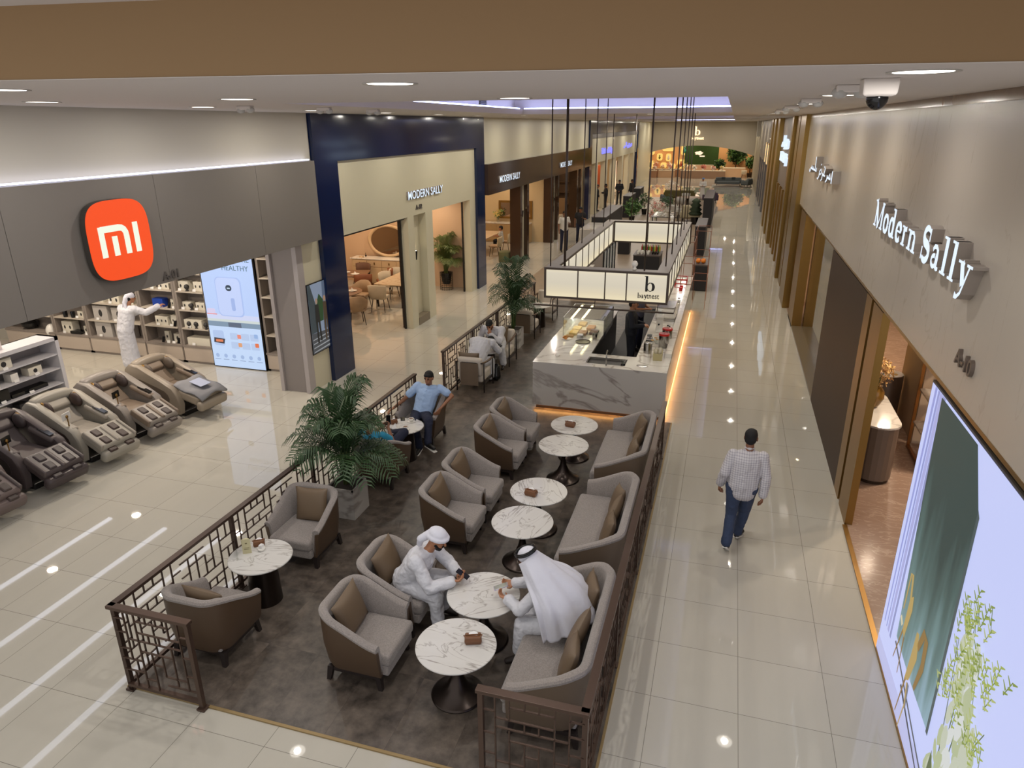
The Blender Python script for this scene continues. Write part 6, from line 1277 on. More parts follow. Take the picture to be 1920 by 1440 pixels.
for i, (dx, lab) in enumerate(((-.45, 'left'), (.45, 'right'))):
    tag(MB().box((0, 0, .2), (.36, .12, .36), Matrix.Rotation(.2, 3, 'X')).build('cushion', mat('dark_cushion', (60, 66, 66), .8), loc=(-.2+dx, 70.75, .4), bev=.04, smooth=1), 'dark cushion on the %s of the far grey sofa' % lab, 'cushion')
boxthing('step_platform', -1.6, 1.9, 68.6, 72.0, .01, m_lgt, 'pale platform edge under the far grey sofa', 'platform', zb=.0)
# copper wire racks beside the sign
m_cop = mat('copper_rose', (150, 104, 80), .3, .8)
for i, (x, y, hh, w_, z0) in enumerate(((-.62, 22.6, 1.5, .7, .9), (-.95, 21.0, 1.2, .5, 1.1))):
    e = empty('wire_rack', (x, y, 0), 0, ['copper wire frame rack right of the lit sign, the farther one', 'copper wire frame rack at the end of the counter, the nearer one'][i], 'rack', 'copper wire racks')
    f = MB(); a = w_/2
    zb = .012 if i == 0 else 1.0
    for sx in (-a, a):
        for sy in (-.6, .6): f.bar((sx*.6, sy, zb), (sx*.6, sy, z0+hh), .013)
        for z in (z0, z0+hh*.5, z0+hh): f.bar((sx*.6, -.6, z), (sx*.6, .6, z), .013)
    for sy in (-.6, .6):
        for z in (z0, z0+hh*.5, z0+hh): f.bar((-a*.6, sy, z), (a*.6, sy, z), .013)
    f.build('wire_frame', m_cop, e)
boxthing('side_table', -.95, -.45, 24.6, 25.8, .9, m_dkbody, 'black side table with orange fruit at the end of the counter', 'table')
for i in range(4): tag(MB().ell((0, 0, .07), (.08, .08, .07), 12, 8).build('orange_fruit', mat('orange_skin', (226, 128, 30), .5), loc=(-.8+.17*(i % 2), 24.9+.2*(i//2), .915), smooth=True), 'orange fruit on the black side table, %s row, %s' % (['front', 'back'][i//2], ['left', 'right'][i % 2]), 'fruit', 'orange fruit on the side table')
# posts with cups left of the sign
for i, (x, y) in enumerate(((-5.6, 25.5), (-5.2, 26.4), (-4.95, 27.3))):
    e = empty('display_stand', (x, y, .012), 0, 'thin display stand with dark ornament left of the lit sign, %s from the camera' % ORD[i], 'stand', 'thin display stands'); MB().lathe([(.12, 0), (.12, .01), (.01, .02), (.01, .9)], n=12).build('pole', m_cop, e, 2); MB().ell((0, 0, .98), (.05, .05, .09), 10, 8).build('ornament', m_gblack, e, True)
for i, (x, y) in enumerate(((-1.95, 12.2), (-2.85, 18.9))):
    o = MB().lathe([(.03, 0), (.035, .03), (.02, .05), (.05, .08), (.055, .11), (.035, .15), (.0, .165)], n=18).build('web_camera', m_white_c, loc=(x+.5 if i == 0 else x+1.5, y, 3.034), smooth=True); tag(o, ['small white camera on the front edge of the lit sign', 'small white camera on the back edge of the lit sign'][i], 'camera')
# ------------------------------------------------------------------ far shop interior
e = empty('moss_wall', (-3.3, 85.9, 0), 0, 'dark green moss wall with small white logo in the far shop', 'wall panel')
B(-1.95, 1.75, -.1, .05, 1.1, 3.6).build('moss', mat('moss', (44, 70, 22), .9, noise=.4, nscale=30, bump=1, bscale=20, bdist=.05), e)
MB().prism([(.42*math.cos(t)*(1+.15*math.sin(7*t)), .2*math.sin(t)*(1+.2*math.cos(5*t))) for t in [2*PI*i/40 for i in range(40)]], .03, Matrix.Translation((-.4, -.12, 2.35)) @ wallm((0, 0, 0), 'F')).build('logo', mat('logo_lit', (255, 230, 205), .5, em=(255, 222, 190), ems=1.2), e)
B(-.3, .25, -.14, -.11, 1.95, 2.08).build('logo', MATS['logo_lit'], e)
nich = [(-8.9, 2.7, .8, 1.15), (-7.0, 2.95, 1.3, .85), (-5.15-.0, 2.7, .75, 1.2), (-7.9, 1.9, .65, .8), (-6.9, 1.85, .6, .85), (-8.95, 1.05, 1.0, .9), (-5.75+.3, 1.15, .9, 1.0), (-7.4, 1.0, .7, .6), (-6.35, .9, .6, .6)]
m_nl = mat('niche_lit', (255, 214, 120), .5, em=(255, 208, 112), ems=.95)
for i, (x, z, w_, h_) in enumerate(nich):
    e = empty('wall_niche', (x-.15, 85.95, z), 0, 'niche', 'niche', 'yellow lit niches in the far shop'); e['label'] = 'yellow lit wall niche in the far shop, %s row, %s from the left' % (['top', 'top', 'top', 'middle', 'middle', 'bottom', 'bottom', 'bottom', 'bottom'][i], ORD[[0, 1, 2, 0, 1, 0, 3, 1, 2][i]])
    MB().prism(rrect(-w_/2, w_/2, -h_/2, h_/2, .22), .05, wallm((0, 0, 0), 'F')).build('lit_panel', m_nl, e)
    if i not in (1, 7, 8): MB().lathe([(.06, -.3*h_), (.16*h_/1.1+.02, -.05*h_), (.05, .12*h_), (.11, .25*h_), (.0, .3*h_)], (0, -.12, 0), 14).build('ornament', [m_grn, m_red, mat('teal_ornament', (60, 140, 130), .4), mat('olive_ornament', (110, 110, 40), .4), m_whf][i % 5], e, True)
for i, (x, y, w_, d_, hh, cl) in enumerate(((-8.4, 80.2, 1.4, .9, .75, (150, 108, 78)), (-6.7, 80.6, 1.7, 1.0, .75, (176, 140, 108)), (-7.6, 82.2, 4.6, .8, .8, (150, 108, 78)), (-2.9, 80.0, 4.6, 1.0, .8, (140, 108, 84)), (-3.3, 83.5, 3.4, .6, 1.2, (200, 160, 130)), (.2, 82.0, 2.4, 1.4, 1.0, (206, 170, 136)))):
    boxthing('display_counter', x-w_/2, x+w_/2, y-d_/2, y+d_/2, hh, mat('cnt_%d' % i, cl, .5), '%s display counter in the far shop' % ['small brown', 'light tan front', 'long brown rear', 'wide brown central', 'peach rear', 'round pale right'][i], 'counter', m_ch2, zb=0)
fl = [(-9.0, 80.1, .78, .3, [m_red, m_grn]), (-8.0, 80.3, .78, .3, [m_pnk, m_whf]), (-7.2, 80.6, .78, .4, [m_whf, m_pnk, m_yel]), (-6.3, 80.6, .78, .35, [m_pnk, m_whf]), (-9.4, 82.1, .83, .5, [m_pnk, m_whf]), (-8.1, 82.1, .83, .55, [m_pnk, m_red, m_whf]), (-6.6, 82.1, .83, .55, [m_pnk, m_whf]), (-5.6, 82.0, .83, .4, [m_yel, m_red]),
      (-4.8, 80.0, .83, .5, [m_whf, m_yel]), (-3.8, 79.9, .83, .35, [m_grych, m_whf]), (-2.9, 80.0, .83, .4, [m_pnk, m_red]), (-1.9, 79.9, .83, .3, [m_whf, m_pnk]), (-1.0, 79.8, .83, .3, [m_whf, m_yel])]
for i, (x, y, z, r, ms) in enumerate(fl):
    e = empty('flower_bunch', (x, y, z-.03), 0, 'flower bunch on the far counters, %s from the left, %s row' % (ORD[i if i < 4 else i-4 if i < 8 else i-8], ['left front', 'left rear', 'central'][0 if i < 4 else 1 if i < 8 else 2]), 'flowers', 'flower bunches in the far shop')
    MB().lathe([(.08, 0), (.1, .12), (.06, .2)], n=10).build('vase', m_white_c, e, 2); bunch(e, (0, 0, .1+r*.6), r*.65, 50, ms, 70+i, .12, (0, 0, .1))
for i, (x, y, r, hh, n, lab) in enumerate(((.4, 84.6, 1.05, 2.3, 420, 'large leafy tree in the right of the far shop'), (-1.35, 83.2, .5, 1.3, 140, 'dark potted plant left of the far leafy tree'), (2.3, 84.7, .6, 1.6, 240, 'dense green plant at the right end of the far shop'), (1.9, 83.1, .45, 1.4, 160, 'mid height green plant under the far leafy tree'), (-9.9+.1, 79.6, .4, 1.7, 90, 'dark plant at the left edge of the far shop'))):
    e = empty('indoor_tree', (x, y, 0), 0, lab, 'plant'); MB().lathe([(.25, 0), (.3, .4), (.05, .42), (.04, hh)], n=12).build('trunk_and_pot', m_dkbrown, e, 2); bunch(e, (0, 0, hh), r, n, [m_grn, m_lgrn, mat('deep_green', (36, 60, 30), .6)], 90+i, .3)
for i, (x, lab) in enumerate(((-1.0, 'left'), (1.3, 'right'))): dining_chair((x, 81.0, 0), PI/2, m_ch2, m_ch2, 'cream chair %s of the round pale counter in the far shop' % lab, group='chairs in the far shop')
for i, (x0, x1) in enumerate(((-9.8, -8.35), )): struct('wall_front', B(-9.6, -8.35, 77.2, 78, 4.4, H), m_cream)
struct('wall_front', B(1.75, 2.03, 66, 66.6, 4.4, H), m_white)
for i, y in enumerate((47.2, 50.2)):
    e = empty('linear_wall_lamp', (RX-.0, y, 4.0), 0, 'slim brass hanging wall light on the far right wall, %s' % ['nearer', 'farther'][i], 'wall lamp', 'slim brass wall lights'); MB().bx(-.06, -.02, -.02, .02, -.9, .3).build('rod', mat('lit_brass', (255, 220, 160), .4, em=(255, 214, 150), ems=1.2), e); B(-.04, .02, -.03, .03, .2, .3).build('bracket', m_brass, e)
tag(B(RX-.04, RX+.02, 43.95, 46, 4.55, 4.62).build('linear_lamp', mat('lit_line', (255, 244, 220), .4, em=(255, 240, 214), ems=3)), 'bright horizontal line lamp high on the far right wall', 'wall lamp')
# ------------------------------------------------------------------ people
m_sk1 = mat('skin_tan', (168, 116, 84), .5); m_sk2 = mat('skin_brown', (128, 84, 60), .5); m_sk3 = mat('skin_olive', (150, 104, 76), .5)
m_hair = mat('black_hair', (12, 10, 11), .75); m_robe = mat('white_robe', (204, 204, 210), .85, bump=.8, bscale=14, bdist=.02); m_cloth = mat('white_headscarf', (208, 208, 218), .75, bump=.6, bscale=14, bdist=.012)
m_bpolo = mat('light_blue_knit', (158, 184, 220), .8, bump=.3, bscale=30); m_navyt = mat('navy_trousers', (22, 28, 52), .8, bump=.4, bscale=14, bdist=.01); m_den = mat('blue_denim', (48, 60, 86), .85, noise=.15, nscale=12, bump=.4, bscale=16, bdist=.008)
m_shoe = mat('black_shoe', (22, 20, 20), .5); m_sole = mat('white_sole', (210, 206, 198), .6); m_sand = mat('sandal', (40, 30, 26), .5); m_teal = mat('teal_shirt', (46, 148, 186), .8, bump=.3, bscale=30); m_dnavy = mat('dark_navy_uniform', (24, 28, 40), .8, bump=.4, bscale=14, bdist=.01); m_eye = mat('eye_dark', (20, 14, 12), .2)
def blob(name, caps, vox, m, parent=None, sm=4, loc=None, fold=0):
    mb = MB()
    for c in caps:
        if c[0] == 'e': mb.ell(c[1], c[2], 14, 10, c[3] if len(c) > 3 else None); continue
        p0, r0, p1, r1 = c; p0, p1 = V(p0), V(p1); d = p1-p0
        if d.length < 1e-4: d = V((0, 0, .001)); p1 = p0+d
        d.normalize(); ref = V((0, 0, 1)) if abs(d.z) < .9 else V((1, 0, 0)); x = d.cross(ref).normalized(); y = x.cross(d); rs = []
        for p, r, angs in ((p0, r0, (-85, -55, -25, 0)), (p1, r1, (0, 25, 55, 85))):
            for a in angs:
                a = math.radians(a); rs.append([p+d*r*math.sin(a)+(x*math.cos(2*PI*i/12)+y*math.sin(2*PI*i/12))*r*math.cos(a) for i in range(12)])
        mb.rings([q[::-1] for q in rs])
    o = mb.build(name, m, parent, True)
    if loc: o.location = loc
    r = o.modifiers.new('remesh', 'REMESH'); r.mode = 'VOXEL'; r.voxel_size = vox; r.use_smooth_shade = True; r.adaptivity = 0
    if sm: s = o.modifiers.new('smooth', 'SMOOTH'); s.factor = .5; s.iterations = sm
    if fold:
        tx = bpy.data.textures.get('folds_%d' % int(fold*1000)) or bpy.data.textures.new('folds_%d' % int(fold*1000), 'MARBLE'); tx.noise_scale = .09; tx.turbulence = 6; tx.noise_depth = 2
        d_ = o.modifiers.new('folds', 'DISPLACE'); d_.texture = tx; d_.strength = fold; d_.mid_level = .3; d_.texture_coords = 'LOCAL'
    return o
def orient(fwd, up=(0, 0, 1)):
    f = V(fwd).normalized(); u = V(up); r = f.cross(u).normalized(); u = r.cross(f); return Matrix((r, f, u)).transposed()
def head_caps(Hc, R, s=1.0):
    t = lambda x, y, z: V(Hc)+R @ V((x, y, z))*s
    return [('e', t(0, -.008, .02), (.077*s, .096*s, .1*s), R), ('e', t(0, .03, -.045), (.058*s, .062*s, .066*s), R), ('e', t(0, .05, -.085), (.034*s, .036*s, .03*s), R), (t(0, .092, .02), .009*s, t(0, .112, -.022), .014*s),
            ('e', t(.078, -.005, -.005), (.012*s, .022*s, .032*s), R), ('e', t(-.078, -.005, -.005), (.012*s, .022*s, .032*s), R), (t(-.02, .09, -.055), .008*s, t(.02, .09, -.055), .008*s)]
def face(root, Hc, R, s=1.0, beard=False, hair='short', brow=True):
    t = lambda x, y, z: V(Hc)+R @ V((x, y, z))*s
    for sx in (-1, 1):
        MB().ell(t(sx*.03, .087, .012), (.012*s, .007*s, .007*s), 10, 6, R).build('eye', m_eye, root, True)
        if brow: MB().tube([t(sx*.048, .082, .03), t(sx*.03, .094, .036), t(sx*.012, .094, .03)], .0055*s, 6).build('eyebrow', m_hair, root, True)
    MB().tube([t(-.022, .092, -.058), t(0, .1, -.057), t(.022, .092, -.058)], .005*s, 6).build('lips', mat('lips', (140, 80, 70), .5), root, True)
    if beard: blob('beard', [('e', t(0, .05, -.085), (.05*s, .05*s, .035*s), R), (t(-.06, .02, -.04), .018*s, t(-.03, .075, -.085), .02*s), (t(.06, .02, -.04), .018*s, t(.03, .075, -.085), .02*s), (t(-.028, .095, -.045), .008*s, t(.028, .095, -.045), .008*s)], .006*s, m_hair, root, 3)
    if hair == 'short': blob('hair', [('e', t(0, -.02, .045), (.084*s, .1*s, .088*s), R), ('e', t(0, -.055, .0), (.078*s, .06*s, .08*s), R), (t(-.03, .05, .07), .035*s, t(.03, .05, .07), .035*s)], .008*s, m_hair, root, 3)
def hand_caps(wr, d, pn, curl, side, s=1.0):
    """wrist, pointing direction, palm normal, finger curl 0..1, side +1 thumb towards d x pn"""
    wr, d, pn = V(wr), V(d).normalized(), V(pn).normalized(); a = d.cross(pn).normalized()*side; C = []
    for k, o in enumerate((.032, .011, -.011, -.031)):
        kn = wr+(d*(.085-.004*abs(k-1))+a*o)*s; C.append((wr+a*o*.6*s+d*.01*s, .016*s, kn, .0125*s)); l1, l2 = (.042-.005*(k == 3)-.003*(k == 0))*s, (.036-.006*(k == 3))*s
        d1 = (d*math.cos(curl*1.1)+pn*math.sin(curl*1.1)); q = kn+d1*l1; d2 = (d*math.cos(curl*2.3)+pn*math.sin(curl*2.3)); C += [(kn, .0098*s, q, .009*s), (q, .009*s, q+d2*l2, .0075*s)]
    b = wr+d*.025*s+a*.03*s; q = b+(d*.5+a*.75+pn*.35).normalized()*.045*s; C += [(b, .014*s, q, .0115*s), (q, .011*s, q+(d*.85+a*.15+pn*.6).normalized()*.032*s, .009*s)]
    return C
def limb(a, ra, b, rb): return (a, ra, b, rb)
def person(label, loc, J, sk, cat='person', vox=.009, headf=(0, 1, 0), hs=1.0, group=None, hands=True, up=(0, 0, 1), rt=1.0):
    """J in world coordinates; body = one continuous mesh that is the top-level thing"""
    L = V(loc); j = {k: V(v)-L for k, v in J.items() if k[:2] not in ('hd', 'pn', 'cu')}
    R = orient(headf, up); c = head_caps(j['head'], R, hs)
    c += [(j['head']+R @ V((0, -.02, -.06))*hs, .05*rt, j['neck'], .056*rt), (j['neck'], .055, j['chest'], .085*rt), (j['chest'], .095*rt, j['pelvis'], .1*rt), (j['shL'], .05*rt, j['shR'], .05*rt)]
    for s in 'LR':
        c += [limb(j['sh'+s], .047*rt, j['el'+s], .038*rt), limb(j['el'+s], .037*rt, j['wr'+s], .025), limb(j['hip'+s], .075*rt, j['kn'+s], .052), limb(j['kn'+s], .05, j['an'+s], .034), limb(j['an'+s], .033, j['to'+s], .026)]
        if hands: c += hand_caps(j['wr'+s], J.get('hd'+s, j['wr'+s]-j['el'+s]), J.get('pn'+s, (0, 0, -1)), J.get('cu'+s, .5), 1 if s == 'L' else -1)
        else: c += [(j['wr'+s], .025, j['wr'+s]+(j['wr'+s]-j['el'+s]).normalized()*.09, .028)]
    o = blob('person', c, vox, sk, None, 2, loc); tag(o, label, cat, group); return o, j, R
def top_caps(j, ex=.022, sleeve='short', rt=1.0, belly=0):
    lat = (j['shR']-j['shL']).normalized(); w_ = .065*rt; dn = (j['pelvis']-j['neck']).normalized()*.03
    c = [(j['neck']+dn, .062, j['chest'], .12*rt+ex), (j['chest'], .125*rt+ex, j['pelvis'], .12*rt+ex+belly), (j['shL']+dn, .06, j['chest'], .11), (j['shR']+dn, .06, j['chest'], .11), (j['neck']+dn*2, .07, j['chest'], .125*rt+ex), (j['shL']+dn, .05*rt+ex, j['shR']+dn, .05*rt+ex), (j['neck']+dn*1.5, .058, j['shL']+dn, .052*rt+ex*.8), (j['neck']+dn*1.5, .058, j['shR']+dn, .052*rt+ex*.8)]
    for s_, k_ in (('shL', -1), ('shR', 1)): c += [(j['chest']+lat*w_*k_, .11*rt+ex, j['pelvis']+lat*w_*k_*.9, .105*rt+ex+belly), (j[s_]+dn*1.5-lat*.03*k_, .06*rt+ex, j['chest']+lat*.08*k_, .095*rt+ex)]
    for s in 'LR':
        if sleeve == 'short': m_ = j['sh'+s].lerp(j['el'+s], .62); c.append((j['sh'+s], .052*rt+ex, m_, .048*rt+ex))
        else: c += [(j['sh'+s], .05*rt+ex, j['el'+s], .042+ex), (j['el'+s], .042+ex, j['wr'+s].lerp(j['el'+s], .06), .033+ex)]
    return c
def trouser_caps(j, ex=.018, rt=1.0): 
    c = [(j['hipL'], .09*rt+ex, j['hipR'], .09*rt+ex)]
    for s in 'LR': c += [(j['hip'+s], .082*rt+ex, j['kn'+s], .058+ex), (j['kn'+s], .056+ex, j['an'+s].lerp(j['kn'+s], .06), .045+ex)]
    return c
def shoes(root, j, m=None, sole=True, sd='LR'):
    for s in sd:
        a, t = j['an'+s], j['to'+s]; d = (t-a); d.z *= 1; dn = d.normalized(); heel = a-V((dn.x, dn.y, 0))*.03-V((0, 0, .035))
        blob('shoe', [(a-V((0, 0, .01)), .045, t, .034), (heel, .034, t, .032)], .009, m or m_shoe, root, 2)
        if sole:
            k = dn.cross(V((0, 0, 1))).normalized(); u = k.cross(dn); b = MB().box((heel+t)/2-u*.032+dn*.012, (.075, (t-heel).length+.08, .022), Matrix((k, dn, u)).transposed()); b.build('sole', m_sole, root, 1, bev=.009)
# --- man in the white turban
loc = (-3.0, 6.1, 0)
J = dict(head=(-2.72, 6.12, 1.13), neck=(-2.82, 6.12, .98), chest=(-2.93, 6.12, .84), pelvis=(-3.12, 6.12, .54), shL=(-2.9, 6.31, .93), shR=(-2.9, 5.93, .93), elL=(-2.68, 6.34, .7), wrL=(-2.53, 6.2, .69), elR=(-2.73, 5.86, .66), wrR=(-2.52, 6.02, .69),
         hipL=(-3.1, 6.22, .52), hipR=(-3.1, 6.02, .52), knL=(-2.7, 6.3, .5), knR=(-2.7, 5.95, .5), anL=(-2.74, 6.28, .1), anR=(-2.68, 5.95, .1), toL=(-2.6, 6.3, .04), toR=(-2.54, 5.93, .04), hdL=(.9, -.35, .1), hdR=(.9, .25, .1), pnL=(0, -.6, .8), pnR=(0, .6, .8), cuL=.7, cuR=.7)
p, j, R = person('man in white robe and white turban leaning over his phone', loc, J, m_sk1, vox=.0065, headf=(.9, .05, -.42))
face(p, j['head'], R, beard=True, hair=None)
blob('robe', top_caps(j, .026, 'long')+[(j['pelvis'], .17, j['pelvis']+V((.05, 0, -.03)), .16)]+[(j['hip'+s], .11, j['kn'+s], .088) for s in 'LR']+[(j['kn'+s], .085, j['an'+s]+V((0, 0, .05)), .075) for s in 'LR']+[(j['knL'].lerp(j['knR'], .35)-V((.03, 0, .03)), .07, j['knL'].lerp(j['knR'], .65)-V((.03, 0, .03)), .07)], .010, m_robe, p, 5, fold=.014)
t = lambda x, y, z: j['head']+R @ V((x, y, z))
blob('turban', [('e', t(0, -.015, .07), (.1, .115, .075), R)]+[(t(.095*math.cos(a), .11*math.sin(a)-.01, .045+.02*math.sin(a)), .026, t(.095*math.cos(a+.5), .11*math.sin(a+.5)-.01, .045+.02*math.sin(a+.5)), .028) for a in [.5*k for k in range(13)]]+[(t(.02, -.1, .03), .05, t(.05, -.16, -.06), .045), (t(.05, -.16, -.06), .04, t(.02, -.15, -.15), .035)], .009, m_cloth, p, 3)
shoes(p, j, m_sand, False)
ph = phone((-2.43, 6.12, .735), Matrix.Rotation(1.45, 3, 'Z') @ Matrix.Rotation(.45, 3, 'X'), 'black phone held by the man in the white turban')
# --- man in the white headscarf
loc = (-1.35, 5.95, 0)
J = dict(head=(-1.64, 5.98, 1.17), neck=(-1.52, 5.98, 1.04), chest=(-1.38, 5.96, .88), pelvis=(-1.17, 5.94, .54), shL=(-1.45, 5.81, .96), shR=(-1.45, 6.15, .96), elL=(-1.66, 5.75, .7), wrL=(-1.83, 5.86, .72), elR=(-1.62, 6.24, .72), wrR=(-1.84, 6.14, .72),
         hipL=(-1.2, 5.84, .52), hipR=(-1.2, 6.04, .52), knL=(-1.64, 5.78, .5), knR=(-1.64, 6.12, .5), anL=(-1.66, 5.76, .1), anR=(-1.68, 6.14, .1), toL=(-1.8, 5.72, .04), toR=(-1.82, 6.16, .04), hdL=(-.9, .3, .05), hdR=(-.9, -.3, .05), pnL=(0, .5, .85), pnR=(0, -.5, .85), cuL=.7, cuR=.6)
p, j, R = person('man in white robe and long white headscarf with black cord on the nearest sofa', loc, J, m_sk1, vox=.0065, headf=(-.85, 0, -.5))
face(p, j['head'], R, beard=True, hair=None)
blob('robe', top_caps(j, .028, 'long')+[(j['pelvis'], .19, j['pelvis']+V((-.06, 0, -.03)), .17)]+[(j['hip'+s], .115, j['kn'+s], .09) for s in 'LR']+[(j['kn'+s], .088, j['an'+s]+V((0, 0, .1)), .082) for s in 'LR']+[(j['knL'].lerp(j['knR'], .3)+V((.04, 0, -.03)), .075, j['knL'].lerp(j['knR'], .7)+V((.04, 0, -.03)), .075)], .010, m_robe, p, 5, fold=.014)
t = lambda x, y, z: j['head']+R @ V((x, y, z)); q = lambda x, y, z: V((x, y, z))-V(loc)
blob('headscarf', [('e', t(0, -.02, .055), (.096, .112, .085), R), ('e', t(0, -.05, -.02), (.096, .085, .11), R)], .009, m_cloth, p, 4)
CV = [[(-1.7, 5.885, 1.16), (-1.6, 5.8, 1.02), (-1.46, 5.62, .84), (-1.37, 5.57, .5)], [(-1.64, 5.872, 1.22), (-1.5, 5.74, 1.05), (-1.33, 5.6, .84), (-1.25, 5.58, .53)], [(-1.59, 5.92, 1.27), (-1.42, 5.82, 1.1), (-1.2, 5.7, .86), (-1.08, 5.66, .6)],
      [(-1.575, 5.985, 1.285), (-1.4, 5.97, 1.14), (-1.1, 5.95, .9), (-.93, 5.93, .62)], [(-1.59, 6.045, 1.27), (-1.42, 6.13, 1.1), (-1.16, 6.2, .9), (-1.0, 6.22, .7)], [(-1.64, 6.09, 1.22), (-1.52, 6.2, 1.06), (-1.33, 6.29, .96), (-1.18, 6.33, .84)], [(-1.7, 6.078, 1.16), (-1.63, 6.15, 1.02), (-1.52, 6.3, .93), (-1.46, 6.34, .84)]]
def crm(P, t_):
    n = len(P)-1; f = min(n-1e-6, max(0, t_*n)); i = int(f); u = f-i; p0, p1, p2, p3 = P[max(0, i-1)], P[i], P[i+1], P[min(n, i+2)]
    return .5*((2*p1)+(p2-p0)*u+(2*p0-5*p1+4*p2-p3)*u*u+(3*p1-p0-3*p2+p3)*u**3)
CV = [[q(a[0], 5.97+(a[1]-5.97)*.95, a[2]) for a in c_] for c_ in CV]; NU, NV = 44, 26; rows_ = []
for b_ in range(NV+1):
    v = b_/NV; base = [crm(c_, v) for c_ in CV]; row = []
    for a_ in range(NU+1):
        u = a_/NU; p_ = crm(base, u); o_ = (p_-q(-1.42, 5.97, p_.z+loc[2]))*1.0; o_.z = 0; o_ = o_.normalized() if o_.length > 0 else V((1, 0, 0))
        row.append(p_+o_*(.016*math.sin(u*38+v*2.0)+.008*math.sin(u*71))*min(1, v*1.6)+o_*.012)
    rows_.append(row)
mb = MB(); mb.rings(rows_, False, False); o = mb.build('headscarf_drape', m_cloth, p, True); sd_ = o.modifiers.new('thick', 'SOLIDIFY'); sd_.thickness = .005
mb = MB(); rr = [t(.1*math.cos(a), .113*math.sin(a)-.02, .09+.012*math.sin(a)) for a in [2*PI*k/28 for k in range(29)]]; mb.tube(rr, .014, 10, False); mb.tube([v+R @ V((0, 0, .018)) for v in rr], .012, 10, False); mb.build('black_head_cord', m_gblack, p, True)
shoes(p, j, m_sand, False)
phone((-1.95, 6.0, .755), Matrix.Rotation(-1.15, 3, 'Z') @ Matrix.Rotation(.3, 3, 'X'), 'lavender phone held by the man in the white headscarf', m_phs)
# --- man in the light blue polo
loc = (-4.9, 10.7, 0)
J = dict(head=(-4.8, 10.78, 1.2), neck=(-4.83, 10.84, 1.05), chest=(-4.86, 10.84, .88), pelvis=(-4.93, 10.72, .54), shR=(-5.05, 10.86, 1.0), shL=(-4.63, 10.86, 1.0), elR=(-5.28, 10.72, .76), wrR=(-5.42, 10.56, .64), elL=(-4.4, 10.86, .87), wrL=(-4.54, 10.62, .7),
         hipR=(-5.02, 10.66, .52), hipL=(-4.84, 10.66, .52), knR=(-4.86, 10.2, .56), knL=(-4.62, 10.28, .6), anR=(-4.78, 10.2, .1), anL=(-4.55, 10.05, .27), toR=(-4.78, 10.04, .05), toL=(-4.4, 9.96, .25), hdR=(-.5, -.6, -.3), hdL=(-.2, -.7, -.5), cuR=.5, cuL=.7, pnR=(.3, 0, -1), pnL=(-1, 0, -.3))
p, j, R = person('man in light blue polo and navy trousers leaning back with legs crossed', loc, J, m_sk3, vox=.0075, headf=(.0, -1, -.12))
face(p, j['head'], R, beard=False, hair='short'); blob('stubble', [('e', j['head']+R @ V((0, .055, -.088)), (.036, .036, .026), R)], .006, mat('stubble', (96, 66, 50), .6), p, 3)
blob('polo_shirt', top_caps(j, .022, 'short', belly=.0), .010, m_bpolo, p, 4, fold=.01)
blob('collar', [(j['neck']+V((-.05, -.02, -.02)), .014, j['neck']+V((0, -.07, -.06)), .012), (j['neck']+V((.05, -.02, -.02)), .014, j['neck']+V((0, -.07, -.06)), .012)], .006, m_bpolo, p, 2); MB().bar(j['neck']+V((0, -.105, -.07)), j['neck']+V((0, -.135, -.15)), .008).build('zip', m_gblack, p)
blob('trousers', trouser_caps(j, .02), .011, m_navyt, p, 4, fold=.012); shoes(p, j)
# --- bald man behind the palm
loc = (-4.97, 9.2, 0)
J = dict(head=(-5.08, 9.06, 1.02), neck=(-5.06, 9.0, .89), chest=(-5.03, 9.02, .74), pelvis=(-4.98, 9.18, .53), shL=(-5.23, 9.02, .84), shR=(-4.85, 9.02, .84), elL=(-5.28, 9.25, .68), wrL=(-5.08, 9.42, .78), elR=(-4.78, 9.22, .66), wrR=(-4.94, 9.4, .8),
         hipL=(-5.08, 9.22, .51), hipR=(-4.88, 9.22, .51), knL=(-5.02, 9.62, .5), knR=(-4.76, 9.6, .66), anL=(-4.98, 9.6, .1), anR=(-4.98, 9.66, .6), toL=(-4.98, 9.74, .05), toR=(-5.08, 9.74, .6), cuL=.6, cuR=.6, hdL=(.4, .6, .5), hdR=(-.2, .6, .6), pnL=(.5, -.5, 0), pnR=(-.4, -.5, 0))
p, j, R = person('bald man in a turquoise shirt with a phone, partly hidden behind the near palm', loc, J, m_sk2, vox=.0085, headf=(.1, 1, -.15))
face(p, j['head'], R, hair=None); blob('shirt', top_caps(j, .022, 'short'), .012, m_teal, p, 4); blob('shorts', trouser_caps(j, .02), .012, m_navyt, p, 4); shoes(p, j)
phone((-4.98, 9.5, .9), Matrix.Rotation(.3, 3, 'Z') @ Matrix.Rotation(1.2, 3, 'X'), 'grey phone held up by the bald man', mat('grey_phone', (70, 72, 78), .3))
# --- two men in white leaning over the far side table
loc = (-4.98, 15.3, 0)
J = dict(head=(-5.04, 14.9, 1.06), neck=(-5.03, 15.02, .97), chest=(-5.02, 15.12, .82), pelvis=(-4.97, 15.34, .54), shL=(-4.8, 15.08, .92), shR=(-5.25, 15.08, .92), elL=(-4.78, 14.86, .68), wrL=(-4.98, 14.8, .86), elR=(-5.28, 14.84, .68), wrR=(-5.12, 14.74, .7),
         hipL=(-4.86, 15.26, .52), hipR=(-5.08, 15.26, .52), knL=(-4.76, 14.92, .5), knR=(-5.16, 14.92, .5), anL=(-4.72, 14.95, .1), anR=(-5.16, 14.95, .1), toL=(-4.7, 14.8, .05), toR=(-5.16, 14.8, .05), hdL=(-.3, 0, 1), pnL=(0, 1, 0), cuL=.3, cuR=.5)
p, j, R = person('black haired man in white robe resting his face on his hand', loc, J, m_sk1, vox=.0095, headf=(0, -.75, -.65))
